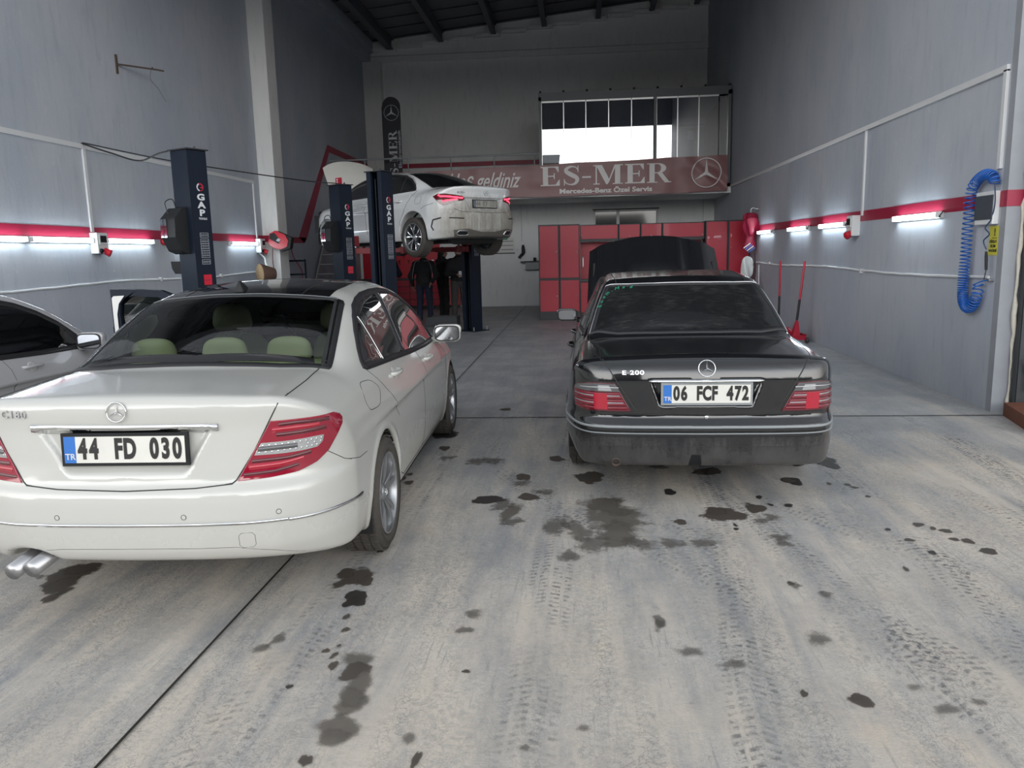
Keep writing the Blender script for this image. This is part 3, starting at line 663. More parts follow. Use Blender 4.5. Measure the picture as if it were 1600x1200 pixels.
def in_poly(px, py, poly):
    r = np.zeros(len(px), bool); n = len(poly)
    for i in range(n):
        x0, y0 = poly[i]; x1, y1 = poly[(i + 1) % n]
        if y0 == y1: continue
        c = ((y0 > py) != (y1 > py)) & (px < (x1 - x0) * (py - y0) / (y1 - y0) + x0); r ^= c
    return r
def resample(poly, step, closed=True):
    P = [Vector(p) for p in poly]; out = []
    for i in range(len(P) if closed else len(P) - 1):
        a, b = P[i], P[(i + 1) % len(P)]; n = max(1, int((b - a).length / step))
        out += [a.lerp(b, k / n) for k in range(n)]
    if not closed: out.append(P[-1])
    return out
def round_poly(poly, it=2):
    """Chaikin corner cutting with mild radius"""
    P = [Vector(p) for p in poly]
    for _ in range(it):
        Q = []
        for i in range(len(P)):
            a, b = P[i], P[(i + 1) % len(P)]; Q += [a.lerp(b, .18), a.lerp(b, .82)]
        P = Q
    return P

class Shell:
    """a body surface on which panes, lamps, trims and seams are laid"""
    def __init__(s, V, F): s.V, s.F = V, F; s.bvh = BVHTree.FromPolygons([tuple(v) for v in V], [tuple(int(i) for i in f) for f in F])
    def cast(s, fr, u, v, far=5.):
        """fr: matrix; columns u, v, n(out). ray from +n*far toward -n"""
        o = fr @ Vector((u, v, far)); d = -(fr.to_3x3() @ Vector((0, 0, 1)))
        loc, nor, i, dd = s.bvh.ray_cast(o, d)
        if loc is None: return None
        if nor.dot(d) > 0: nor = -nor
        return loc, nor
    def smooth_n(s, fr, u, v, e=.02):
        ns = Vector(); 
        for du, dv in ((0, 0), (e, 0), (-e, 0), (0, e), (0, -e)):
            q = s.cast(fr, u + du, v + dv)
            if q: ns += q[1]
        return ns.normalized() if ns.length else Vector((0, 0, 1))
    def patch(s, mb, fr, poly, off=.003, edge=.008, mi=0, rings=(1, .985, .9, .78, .62, .45, .28, .12), step=.03, back=None, rim=None):
        """closed star-shaped outline in (u, v) draped on the body with a turned-in rim; rim=(width, material index, outline offset)"""
        P = resample(poly, step); n = len(P); c = Vector((sum(p[0] for p in P) / n, sum(p[1] for p in P) / n))
        vs = []; fs = []; mis = []
        def put(u, v, o):
            q = s.cast(fr, u, v)
            if q is None:
                if back is not None: return back(u, v)
                return fr @ Vector((u, v, 0))
            return q[0] + q[1] * o
        rows = [[put(p[0], p[1], -edge) for p in P]]
        for t in rings: rows.append([put(*(c + (Vector(p[:2]) - c) * t), off) for p in P])
        for r_ in rows: vs += r_
        m = len(rows)
        for i in range(m - 1):
            for k in range(n): fs.append((i * n + k, i * n + (k + 1) % n, (i + 1) * n + (k + 1) % n, (i + 1) * n + k))
        vs.append(put(c[0], c[1], off)); 
        for k in range(n): fs.append(((m - 1) * n + k, (m - 1) * n + (k + 1) % n, len(vs) - 1))
        mb.add(vs, fs, mi, True); return mb
    def ribbon(s, mb, fr, pts, w, off=.003, mi=0, closed=False, step=.02, h=None):
        """flat strip of width w following a line laid on the body"""
        P = resample([p[:2] for p in pts], step, closed); n = len(P); rows = []
        for i, p in enumerate(P):
            a = P[(i - 1) % n] if closed else P[max(i - 1, 0)]; b = P[(i + 1) % n] if closed else P[min(i + 1, n - 1)]
            t = (b - a); t = t.normalized() if t.length > 1e-9 else Vector((1, 0)); nn = Vector((-t.y, t.x)) * w / 2
            row = []
            for k, o in ((-1, -.004), (-1, off), (1, off), (1, -.004)):
                q = s.cast(fr, p.x + nn.x * k, p.y + nn.y * k)
                if q is None: row = None; break
                row.append(q[0] + q[1] * o)
            if row: rows.append(row)
            else:
                if len(rows) > 1: mb.grid(rows, mi, True)
                rows = []
        if closed and len(rows) == n: rows.append(rows[0])
        if len(rows) > 1: mb.grid(rows, mi, True)
        return mb
    def seam(s, mb, fr, pts, r=.0022, mi=0, step=.025, sink=.0005, closed=False):
        P = resample([p[:2] for p in pts], step, closed); L = []
        for p in P + ([P[0]] if closed else []):
            q = s.cast(fr, p.x, p.y)
            if q: 
                if L and (q[0] - L[-1]).length > .12: 
                    if len(L) > 1: mb.tube(L, r, 5, mi)
                    L = []
                L.append(q[0] - q[1] * sink)
        if len(L) > 1: mb.tube(L, r, 5, mi)
        return mb
FR_REAR = frame((0, 0, 0), (1, 0, 0), z=(0, -1, 0))        # u = x, v = z, seen from behind
FR_TOP = frame((0, 0, 0), (1, 0, 0), z=(0, 0, 1))          # u = x, v = y
FR_RIGHT = frame((0, 0, 0), (0, 1, 0), z=(1, 0, 0))        # u = y, v = z
FR_LEFT = Matrix(((0, 0, -1, 0), (1, 0, 0, 0), (0, 1, 0, 0), (0, 0, 0, 1)))   # u = y, v = z, n = -x
FR_FRONT = frame((0, 0, 0), (-1, 0, 0), z=(0, 1, 0))
def fr_side(sgn): return FR_RIGHT if sgn > 0 else FR_LEFT
def fr_diag(sgn, ang):
    """looking from the rear corner; ang degrees from straight behind towards the side; u runs outboard"""
    a = math.radians(ang); n = Vector((sgn * math.sin(a), -math.cos(a), 0)); u = Vector((math.cos(a) * sgn, math.sin(a), 0))
    m = Matrix((u, Vector((0, 0, 1)), n)).transposed().to_4x4(); return m
# ------------------------------------------------------------------ paint
def paint(name, col, dirt=(.42, .39, .34), amt=.5, zlo=.25, zhi=.95, rough=.22, metal=0., streak=False, rear=False):
    m, nt, b = new_mat(name); co = objco(nt); x, y, z = sep(nt, co)
    n1 = noise(nt, mapping(nt, co, (1, 1, .35)), 5, 7, .65); n2 = noise(nt, co, 40, 5, .7)
    low = math_n(nt, 'SUBTRACT', 1., sstep(nt, z, zlo, zhi))
    f = math_n(nt, 'ADD', math_n(nt, 'MULTIPLY', low, 1.0), math_n(nt, 'MULTIPLY', math_n(nt, 'SUBTRACT', n1, .5), 1.1))
    if streak:
        n3 = noise(nt, mapping(nt, co, (1, 1, .05)), 30, 5, .7)
        f = math_n(nt, 'ADD', f, math_n(nt, 'MULTIPLY', math_n(nt, 'SUBTRACT', n3, .5), .8))
    f = sstep(nt, math_n(nt, 'ADD', f, math_n(nt, 'MULTIPLY', math_n(nt, 'SUBTRACT', n2, .5), .35)), .25, 1.15)
    f = math_n(nt, 'MULTIPLY', f, amt)
    if rear: f = math_n(nt, 'MULTIPLY', f, math_n(nt, 'ADD', .18, math_n(nt, 'MULTIPLY', math_n(nt, 'SUBTRACT', 1., sstep(nt, y, .10, .55)), .82)))
    lk(nt, mixc(nt, f, col, dirt), b.inputs['Base Color'])
    r = nt.nodes.new('ShaderNodeMapRange'); r.inputs[3].default_value = rough; r.inputs[4].default_value = .75; lk(nt, f, r.inputs[0])
    lk(nt, r.outputs[0], b.inputs['Roughness'])
    b.inputs['Metallic'].default_value = metal
    lk(nt, math_n(nt, 'SUBTRACT', .9, math_n(nt, 'MULTIPLY', f, 1.0), True), b.inputs['Coat Weight']); b.inputs['Coat Roughness'].default_value = .06
    return m
M['paint_white'] = paint('dusty_white_paint', (.55, .55, .515), amt=.30, zhi=.7)
M['paint_silver'] = paint('dusty_silver_white_paint', (.44, .44, .45), (.33, .29, .24), amt=.55, zhi=1.0)
M['paint_black'] = paint('dusty_black_paint', (.008, .0085, .010), (.13, .125, .12), amt=.50, zlo=.2, zhi=.70, rough=.12, streak=True)
M['paint_white_dirty'] = paint('mud_streaked_white_paint', (.70, .71, .71), (.24, .225, .19), amt=1.0, zlo=.55, zhi=1.35, rough=.25, streak=True, rear=True)
mat('seam', (.025, .025, .025), .6)
mat('underbody', (.012, .012, .012), .85)
mat('plate_white', (.72, .71, .66), .35, var=.1, vscale=10)
mat('plate_blue', (.03, .16, .52), .4)
mat('plate_black', (.02, .02, .02), .4)
mat('cream_leather', (.50, .50, .36), .5)
mat('dark_trim', (.018, .018, .02), .5)
mat('rim_silver', (.36, .37, .38), .3, metal=.75, var=.15, vscale=8)
mat('rim_polished', (.66, .67, .69), .18, metal=.95, var=.05)
mat('rim_dark', (.03, .03, .033), .35, metal=.4)
mat('tyre', (.065, .058, .050), .82, var=.3, vscale=26, bmp=.3)
mat('mud', (.22, .20, .165), .9, var=.3, vscale=18)
mat('lens_clear', (.55, .56, .57), .12, metal=.6, coat=.6)
mat('lens_smoke', (.10, .10, .105), .12, coat=.9)
mat('lens_red', (.28, .004, .024), .10, coat=1., var=.15, vscale=10)
mat('lens_red_dark', (.10, .004, .012), .15, coat=1.)
mat('lens_red_hot', (.42, .008, .030), .12, coat=1.)
M['lamp_glow'] = simple('glowing_tail_lamp', (.7, .02, .05), .3, emis=(1, .03, .06), estr=3.2)

def star_badge(mb, T, r, mi=0, tube=.08, depth=.004):
    """ring with three tapering points"""
    ring = [(r * math.cos(a), r * math.sin(a), 0) for a in np.linspace(0, 2 * PI, 48, endpoint=False)]
    mb.tube(ring, r * tube, 8, mi, T, closed=True)
    for k in range(3):
        a = PI / 2 + k * 2 * PI / 3; u = Vector((math.cos(a), math.sin(a), 0)); w = Vector((-u.y, u.x, 0))
        p = u * r * .97; b = r * .135; d = depth * 2.2
        v = [p + Vector((0, 0, 0)), w * b - u * b * .3, Vector((0, 0, d)), -w * b - u * b * .3, p + Vector((0, 0, d * .3)), Vector((0, 0, -.001)) - u * b * .5]
        mb.add(v, [(1, 2, 4), (2, 3, 4), (1, 4, 0), (3, 0, 4), (1, 5, 2), (5, 3, 2)], mi, False, T)
def plate(parent, T, txt, w=.52, h=.112, holder='black_plastic', name='license_plate', dim=1.):
    mb = MB(); mb.box((-w / 2 - .014, -h / 2 - .014, -.01), (w / 2 + .014, h / 2 + .014, .004), 0, T)
    mb.box((-w / 2, -h / 2, .004), (w / 2, h / 2, .0075), 1, T)
    mb.box((-w / 2, -h / 2, .0076), (-w / 2 + .05, h / 2, .0082), 2, T)
    o = mb.build(name, [M[holder], M['plate_white'], M['plate_blue']], parent, bevel=.003)
    PT = .049 if len(txt) < 10 else .0455
    c = MB(); x = -w / 2 + .056
    groups = txt.split(' '); widths = [PT * len(g) for g in groups]; gap = (w - .064 - sum(widths)) / (len(groups) - 1)
    for g, gw in zip(groups, widths):
        for ch in g:
            c.text(ch, .112, T @ Matrix.Translation((x + PT / 2, 0, .0088)), depth=.0014, bold=.0052, sx=.66, sy=1.04); x += PT
        x += gap
    c.build('registration', M['plate_black'], o)
    c = MB(); c.text('TR', .036, T @ Matrix.Translation((-w / 2 + .026, -h / 2 + .026, .0092)), depth=.001, bold=.0006); c.build('country_code', M['white_print'], o)
    return o
def make_wheel(name, parent, loc, side, R=.318, rimR=.225, w=.235, style='twin5', steer=0, muddy=False):
    """axis along x; face outwards (side = +1 right, -1 left)"""
    o = bpy.data.objects.new(name, None); COL.objects.link(o); o.parent = parent; o.location = loc; o.empty_display_size = .1
    o.rotation_euler = (0, 0, (0 if side > 0 else PI) + steer)
    T = frame((0, 0, 0), (0, 1, 0), z=(1, 0, 0))                       # local z -> +x (outboard)
    hw = w / 2
    # tyre with shaped shoulders and cut tread
    m = MB(); pr = [(rimR - .004, -hw + .022), (rimR + .02, -hw + .006), (rimR + .05, -hw), (R - .035, -hw + .002), (R - .012, -hw + .014), (R, -hw + .034)]
    prof_ = pr + [(R + .003, -hw * .5), (R + .004, 0), (R + .003, hw * .5)] + [(a, -b) for a, b in pr[::-1]]
    m.lathe(prof_, 72, 0, T)
    for zc in (-hw * .62, -hw * .2, hw * .2, hw * .62):                   # tread blocks
        for k in range(60):
            a = 2 * PI * (k + (.5 if zc > 0 else 0)) / 60; d = .0135; bw = hw * .165
            q = []
            for rr, dz in ((R + .001, 0), (R + .0095, 0)):
                for s1, s2 in ((-1, -1), (1, -1), (1, 1), (-1, 1)):
                    aa = a + (s1 * d / R) * .72 + s2 * .02 * (1 if zc > 0 else -1)
                    q.append((rr * math.cos(aa), rr * math.sin(aa), zc + s2 * bw))
            m.add(q, [(4, 5, 6, 7), (0, 1, 5, 4), (1, 2, 6, 5), (2, 3, 7, 6), (3, 0, 4, 7)], 0, False, T)
    m.build('tyre', [M['tyre']], o)
    m = MB(); f = hw - .012
    m.lathe([(rimR + .004, f), (rimR, f + .006), (rimR - .008, f + .002), (rimR - .014, f - .012), (rimR - .02, -hw + .03), (rimR + .002, -hw + .02)], 56, 0, T)
    m.lathe([(0, f - .115), (rimR - .02, f - .115)], 40, 1, T)
    m.lathe([(0, f - .016), (.028, f - .016), (.034, f - .020), (.045, f - .03), (.06, f - .05), (.06, f - .1)], 28, 0, T)
    def spoke(a0, r0, r1, w0, w1, z0, z1, th, mi=0):
        rows = []
        for t in np.linspace(0, 1, 7):
            r = r0 + (r1 - r0) * t; a = a0[0] + (a0[1] - a0[0]) * t; ww = w0 + (w1 - w0) * t; z = z0 + (z1 - z0) * t + .008 * math.sin(t * PI)
            c = Vector((math.cos(a), math.sin(a), 0)) * r; p = Vector((-math.sin(a), math.cos(a), 0)) * ww
            rows.append([c - p + Vector((0, 0, z - th)), c - p * .85 + Vector((0, 0, z - .003)), c - p * .6 + Vector((0, 0, z)), c + p * .6 + Vector((0, 0, z)), c + p * .85 + Vector((0, 0, z - .003)), c + p + Vector((0, 0, z - th))])
        m.grid(rows, mi, False, T, flip=True)
    for k in range(5):
        a = 2 * PI * k / 5 + PI / 2
        if style == 'twin5':
            for s_ in (-1, 1): spoke((a + s_ * .16, a + s_ * .20), .04, rimR - .008, .017, .022, f - .03, f - .006, .045)
            m.cyl(T @ Vector((.052 * math.cos(a + .63), .052 * math.sin(a + .63), f - .045)), T @ Vector((.052 * math.cos(a + .63), .052 * math.sin(a + .63), f - .028)), .007, 8, 1)
        elif style == 'aero5':
            for s_ in (-1, 1): spoke((a + s_ * .12, a + s_ * .34), .045, rimR - .006, .013, .012, f - .022, f - .004, .04, 2)
            spoke((a, a), .05, rimR - .01, .016, .05, f - .04, f - .022, .03, 1)
        else:
            spoke((a, a), .04, rimR - .006, .04, .055, f - .02, f - .008, .04)
    m.build('rim', [M['rim_silver'], M['rim_dark'], M['rim_polished']], o)
    m = MB(); star_badge(m, T @ Matrix.Translation((0, 0, f - .013)), .024, tube=.07); m.build('hub_badge', M['chrome'], o)
    return o
def copy_wheel(w, parent, loc, side, steer=0, name=None):
    c = w.copy(); COL.objects.link(c); c.parent = parent; c.location = loc; c.rotation_euler = (0, 0, (0 if side > 0 else PI) + steer)
    for ch in w.children:
        d = ch.copy(); COL.objects.link(d); d.parent = c
    return c
def door_mirror(parent, loc, side, body, h=.15, w=.24, faceback=True, name='door_mirror'):
    T = Matrix.Translation(loc) @ Matrix.Diagonal((side, 1, 1, 1))
    V, F = surface_nets(lambda x, y, z: smax(smax(np.abs(z / (h / 2)) ** 4.5 + np.abs((x - z * .12) / (w / 2)) ** 4.5 + np.abs(np.maximum(y, 0) / .11) ** 2 - 1, -y - .0, .02) * .06, -10 + 0 * x, .01), (-.15, -.03, -.11), (.15, .14, .11), .0085)
    me = MB(); me.add([Vector(v) for v in V], [tuple(int(i) for i in f) for f in F], 0, True, T)
    me.tube([(-.10, .05, -.05), (-.17, .07, -.075), (-.22, .09, -.08)], [.028, .026, .03], 10, 0, T)
    o = me.build(name, M[body], parent)
    m = MB(); pl = [(w / 2 * .90 * np.sign(math.cos(a)) * abs(math.cos(a)) ** .45, h / 2 * .86 * np.sign(math.sin(a)) * abs(math.sin(a)) ** .5) for a in np.linspace(0, 2 * PI, 36, endpoint=False)]
    TT = T @ frame((0, -.001, 0), (1, 0, 0), z=(0, -1, 0)); m.prism(pl, 0, .008, 0, TT); m.prism([(x * .9, y * .86) for x, y in pl], .0081, .0095, 1, TT); m.build('mirror_glass', [M['dark_trim'], M['mirror']], o)
    return o
def door_handle(parent, sh, side, y, z, body, L=.20, name='door_handle'):
    q = sh.cast(fr_side(side), y, z); x = q[0].x; m = MB()
    pts = smooth_path([(x - side * .01, y - L / 2 - .01, z), (x + side * .022, y - L / 2 + .02, z + .001), (x + side * .036, y, z + .003), (x + side * .024, y + L / 2 - .02, z + .002), (x - side * .01, y + L / 2 + .005, z)], 6)
    rows = []
    for p in pts:
        rows.append([p + Vector((0, 0, -.013)), p + Vector((side * .008, 0, -.010)), p + Vector((side * .011, 0, 0)), p + Vector((side * .008, 0, .010)), p + Vector((0, 0, .013)), p + Vector((-side * .006, 0, 0)), p + Vector((0, 0, -.013))])
    m.grid(rows, 0, True); o = m.build(name, M[body], parent)
    m = MB(); sh.patch(m, fr_side(side), [(y + .0 + .052 * math.cos(a), z - .004 + .036 * math.sin(a)) for a in np.linspace(0, 2 * PI, 20, endpoint=False)], off=.0006, edge=.001, rings=(1, .7, .4)); m.build('handle_cup', M['seam_soft'] if 0 else M[body + '_cup'], o)
    return o
M['paint_white_cup'] = simple('white_recess', (.50, .50, .48), .3); M['paint_silver_cup'] = simple('silver_recess', (.34, .34, .34), .3); M['paint_black_cup'] = simple('black_recess', (.012, .012, .013), .3); M['paint_white_dirty_cup'] = simple('dirty_recess', (.45, .45, .43), .3)
def arch_cut(F, x, y, z, yc, zc, r, xin, k=.015):
    d = np.sqrt((y - yc) ** 2 + (z - zc) ** 2) - r
    return smax(F, -smax(d, xin - np.abs(x), .02), k)
def car_sdf(P):
    T, W, S, Rz, Rx, Fz, Fx, ZB, G, CB = [P[k] for k in ('T', 'W', 'S', 'Rz', 'Rx', 'Fz', 'Fx', 'ZB', 'G', 'CB')]
    cr, ks, kt, ccr = P.get('crown', .05), P.get('ks', .10), P.get('kt', .08), P.get('ccr', .04)
    L = P['L']
    def f(x, y, z):
        a = np.abs(x)
        top = (z - (T(y) - cr * (a / .85) ** 2 - P.get('shd', .05) * ss(a, P.get('sh0', .58), .9)))
        side = a - (W(y) + S(z) + (P['crease'](y, z) if 'crease' in P else 0))
        low = smax(top, side, ks)
        yb = Rz(z) + Rx(a) + (P['recess'](a, z) if 'recess' in P else 0)
        low = smax(low, (yb - y) * .8, P.get('kr', .035))
        low = smax(low, (y - (L - Fz(z) - Fx(a))) * .8, .06)
        low = smax(low, (ZB(y) - z), .03)
        cab = smax((z - (G(y - P.get('bow', .06) * (a / .6) ** 2) - ccr * (a / .55) ** 2)) * .85, (a - (CB(y) - P.get('tum', .48) * (z - 1.0) - .25 * np.maximum(z - 1.2, 0) ** 2)) * .9, P.get('kc', .10))
        F = smin(low, smax(cab, .75 - z, .02), P.get('kb', .045))
        for yc in P['axles']:
            F = arch_cut(F, x, y, z, yc, P['wz'], P['ar'], P['W'](yc) - .26)
            d = np.sqrt((y - yc) ** 2 + (z - P['wz']) ** 2) - P['ar'] - .012
            F = F - P.get('lip', .009) * np.exp(-(d / .022) ** 2) * (a > .7)
        if 'sub' in P: F = smax(F, -P['sub'](x, y, z), .02)
        return F
    return f
def build_body(P, h=.0145):
    f = car_sdf(P)
    V, F = surface_nets(f, (-1.0, -.12, .12), (1.0, P['L'] + .1, 1.53), h)
    V[:, 0] *= 1
    return V, F

# --- modern executive saloon (the white car in front and its neighbour)
PW = dict(L=4.58, sub=lambda x, y, z: np.maximum((np.sqrt(((x + .475) / .135) ** 2 + ((z - .30) / .082) ** 2) - 1) * .08, y - .35), axles=(1.04, 3.80), wz=.32, ar=.350, ks=.11,
    T=prof([(0, 1.03), (.09, 1.048), (.2, 1.052), (.70, 1.078), (1.2, 1.07), (2.0, 1.03), (3.3, .99), (3.9, .94), (4.3, .85), (4.5, .76), (4.6, .62)], .05),
    W=prof([(0, .865), (.5, .877), (1.04, .892), (2.4, .885), (3.8, .89), (4.2, .86), (4.6, .78)], .15),
    S=prof([(.15, -.07), (.28, -.02), (.42, 0), (.62, .0), (.75, -.010), (.85, -.028), (.95, -.06), (1.1, -.14)], .03),
    crease=lambda y, z: .010 * np.exp(-((z - (.85 - .030 * y)) / .035) ** 2) * ss(y, .35, .8) * (1 - ss(y, 3.9, 4.3)),
    Rz=prof([(.1, .16), (.30, .055), (.38, .015), (.50, .0), (.60, .0), (.64, .006), (.665, .034), (.75, .046), (.9, .050), (.99, .040), (1.03, .05), (1.07, .10)], .012),
    Rx=prof([(0, 0), (.3, .010), (.5, .035), (.65, .085), (.75, .155), (.82, .24), (.86, .35), (.92, .6)], .04),
    recess=lambda a, z: .026 * ss(z, .705, .745) * (1 - ss(z, .895, .903)) * (1 - ss(a - (.245 + (z - .70) * .62), -.02, .012)),
    Fz=prof([(.1, .1), (.3, .02), (.5, 0), (.7, .03), (.8, .12), (.95, .3)], .03), Fx=prof([(0, 0), (.4, .04), (.65, .16), (.8, .36), (.9, .7)], .05),
    ZB=prof([(-.2, .335), (.08, .325), (.35, .275), (.62, .25), (.9, .20), (4.2, .19), (4.6, .22)], .05),
    G=prof([(.0, .3), (.25, .80), (.45, .955), (.70, 1.078), (1.05, 1.25), (1.36, 1.385), (1.6, 1.43), (2.1, 1.456), (2.5, 1.447), (2.85, 1.395), (3.1, 1.30), (3.5, 1.07), (3.9, .83), (4.1, .3)], .05),
    CB=prof([(.4, .68), (.7, .735), (1.0, .765), (1.4, .79), (2.2, .80), (3.2, .775), (3.6, .72)], .1))
# --- boxy older saloon
PB = dict(L=4.74, axles=(1.12, 3.92), wz=.31, ar=.335, ks=.075, crown=.035, shd=.03, kr=.03,
    T=prof([(0, .90), (.04, .935), (.10, .948), (.5, .975), (.9, .995), (1.6, .99), (3.4, .97), (4.0, .92), (4.5, .83), (4.74, .72)], .03),
    W=prof([(0, .845), (.5, .862), (1.1, .87), (2.4, .87), (3.9, .865), (4.4, .84), (4.74, .80)], .15),
    S=prof([(.15, -.16), (.26, -.09), (.39, -.008), (.54, .004), (.56, -.008), (.75, -.018), (.88, -.045), (1.0, -.10)], .02),
    Rz=prof([(.1, .14), (.26, .045), (.32, .02), (.40, .0), (.535, -.012), (.55, .012), (.565, .03), (.62, .034), (.8, .036), (.86, .046), (.91, .07), (.96, .14)], .009),
    Rx=prof([(0, 0), (.4, .012), (.6, .032), (.70, .065), (.76, .12), (.80, .20), (.84, .36), (.88, .6)], .03),
    recess=lambda a, z: .020 * ss(z, .645, .665) * (1 - ss(z, .790, .798)) * (1 - ss(a - (.27 + (z - .64) * .38), -.012, .010)),
    Fz=prof([(.1, .1), (.3, .02), (.5, 0), (.75, .06), (.9, .2)], .03), Fx=prof([(0, 0), (.5, .03), (.7, .1), (.8, .25), (.88, .6)], .04),
    ZB=prof([(-.2, .27), (.1, .26), (.4, .24), (.9, .2), (4.7, .2)], .05),
    G=prof([(.25, .3), (.5, .80), (.86, .99), (1.12, 1.165), (1.38, 1.335), (1.55, 1.385), (2.2, 1.42), (2.7, 1.40), (3.0, 1.31), (3.6, .95), (3.9, .77), (4.1, .3)], .035),
    CB=prof([(.5, .63), (.86, .69), (1.2, .735), (2.0, .765), (3.0, .75), (3.6, .69)], .1), tum=.43, kc=.07, ccr=.022, bow=.03, kb=.03)
# --- compact saloon on the lift
PA = dict(L=4.55, axles=(.93, 3.66), wz=.335, ar=.365, ks=.10,
    T=prof([(0, 1.04), (.08, 1.085), (.3, 1.075), (.6, 1.08), (1.2, 1.07), (2.0, 1.03), (3.3, 1.0), (3.9, .95), (4.3, .86), (4.55, .70)], .035),
    W=prof([(0, .87), (.5, .892), (1.0, .90), (2.4, .895), (3.7, .90), (4.2, .87), (4.6, .78)], .15),
    S=prof([(.15, -.07), (.28, -.02), (.42, 0), (.62, .0), (.75, -.010), (.85, -.028), (.95, -.06), (1.1, -.15)], .03),
    crease=lambda y, z: .009 * np.exp(-((z - (.86 - .03 * y)) / .03) ** 2) * ss(y, .35, .8),
    Rz=prof([(.1, .16), (.30, .05), (.36, .012), (.50, .0), (.60, .01), (.68, .05), (.72, .07), (.85, .085), (.97, .065), (1.06, .03), (1.09, .07)], .014),
    Rx=prof([(0, 0), (.3, .012), (.5, .045), (.65, .11), (.75, .19), (.82, .28), (.87, .40), (.92, .65)], .04),
    recess=lambda a, z: .028 * ss(z, .655, .70) * (1 - ss(z, .875, .885)) * (1 - ss(a - (.32 + (z - .66) * .5), -.02, .012)),
    Fz=prof([(.1, .1), (.3, .02), (.5, 0), (.7, .03), (.8, .12), (.95, .3)], .03), Fx=prof([(0, 0), (.4, .04), (.65, .16), (.8, .36), (.9, .7)], .05),
    ZB=prof([(-.2, .26), (.1, .245), (.4, .22), (.9, .2), (4.6, .2)], .05),
    G=prof([(-.05, .3), (.14, .80), (.36, .99), (.55, 1.082), (.95, 1.25), (1.3, 1.375), (1.6, 1.43), (2.1, 1.46), (2.5, 1.45), (2.85, 1.39), (3.1, 1.29), (3.6, 1.0), (3.9, .84), (4.1, .3)], .05),
    CB=prof([(.3, .62), (.6, .70), (1.0, .755), (1.5, .79), (2.2, .80), (3.2, .775), (3.6, .72)], .1), kc=.11)
def loc2uv(fr, pts):
    inv = fr.inverted(); return [tuple((inv @ Vector(p))[:2]) for p in pts]
def mir(pts): return [(-p[0],) + tuple(p[1:]) for p in pts]
def poly_faces(V, F, uvfun, poly, cond):
    c = V[F].mean(axis=1); u, v = uvfun(c); m = cond(c); r = np.zeros(len(F), bool)
    r[m] = in_poly(u[m], v[m], poly); return r
def shrink(poly, d):
    n = len(poly); c = (sum(p[0] for p in poly) / n, sum(p[1] for p in poly) / n)
    out = []
    for p in poly:
        l = math.hypot(p[0] - c[0], p[1] - c[1]); k = max(0, 1 - d / l); out.append((c[0] + (p[0] - c[0]) * k, c[1] + (p[1] - c[1]) * k))
    return out
def finish_body(root, V, F, cuts, matn, name='body', cave=True):
    """cuts: list of boolean arrays of faces left out for panes; the rest is the painted shell"""
    cut = np.zeros(len(F), bool)
    for c in cuts: cut |= c
    keep = F[~cut]
    me = np_mesh(name, V, keep, M[matn])
    o = bpy.data.objects.new(name, me); COL.objects.link(o); o.parent = root
    if cave and cut.any():
        # dark lining of the cabin
        nrm = np.zeros_like(V); a, b, c, d = (V[F[:, i]] for i in range(4)); fn = np.cross(c - a, d - b)
        for i in range(4): np.add.at(nrm, F[:, i], fn)
        nrm /= np.maximum(np.linalg.norm(nrm, axis=1, keepdims=True), 1e-9)
        cz = V[F].mean(axis=1); sel = (~cut) & (cz[:, 2] > .93) & (cz[:, 1] > .7) & (cz[:, 1] < 3.5)
        sub = F[sel][:, ::-1]; used = np.unique(sub); mp = -np.ones(len(V), int); mp[used] = np.arange(len(used))
        V2 = V[used] - nrm[used] * .028
        h = bpy.data.objects.new('headliner', np_mesh('headliner', V2, mp[sub], M['dark_trim'])); COL.objects.link(h); h.parent = root
    return o
def led_row(mb, sh, fr, p0, p1, n, r=.009):
    for k in range(n):
        u = p0[0] + (p1[0] - p0[0]) * k / (n - 1); v = p0[1] + (p1[1] - p0[1]) * k / (n - 1); q = sh.cast(fr, u, v)
        if q: mb.lathe([(r, 0), (r * .9, .003), (r * .6, .002), (r * .5, .0045), (0, .005)], 12, 1, frame(q[0] + q[1] * .0035, (0, 0, 1), z=q[1]))

def seat(parent, x, y, name, z0=.42, top=1.10, w=.46, lean=.22, head=True, rear=False):
    V, F = surface_nets(lambda a, b, c: (np.abs(a / (w / 2)) ** 3.5 + np.abs((b - (c - .3) * lean) / .075) ** 2.6 + np.abs((c - (top - z0) / 2) / ((top - z0) / 2)) ** 4 - 1) * .05, (-w / 2 - .04, -.25, -.05), (w / 2 + .04, .35, top - z0 + .05), .02, 2)
    m = MB(); m.add([(v[0] + x, v[1] * (-1 if not rear else -1) + y, v[2] + z0) for v in V], [tuple(int(i) for i in f)[::-1] for f in F], 0, True)
    o = m.build(name, M['cream_leather'], parent); return o
def headrest(parent, x, y, z0, z1, w, name='headrest'):
    h = (z1 - z0) / 2; zc = (z0 + z1) / 2
    V, F = surface_nets(lambda a, b, c: (np.abs(a / (w / 2 * (1 - .12 * c / h))) ** 2.8 + np.abs(b / .055) ** 2.4 + np.abs(c / h) ** 3.2 - 1) * .04, (-w / 2 - .05, -.08, -h - .03), (w / 2 + .05, .08, h + .03), .012, 2)
    m = MB(); m.add([(v[0] + x, v[1] + y, v[2] + zc) for v in V], [tuple(int(i) for i in f) for f in F], 0, True)
    for s_ in (-1, 1): m.cyl((x + s_ * .05, y, z0 - .06), (x + s_ * .05, y, z0 + .01), .006, 8, 1)
    return m.build(name, [M['cream_leather'], M['chrome']], parent)

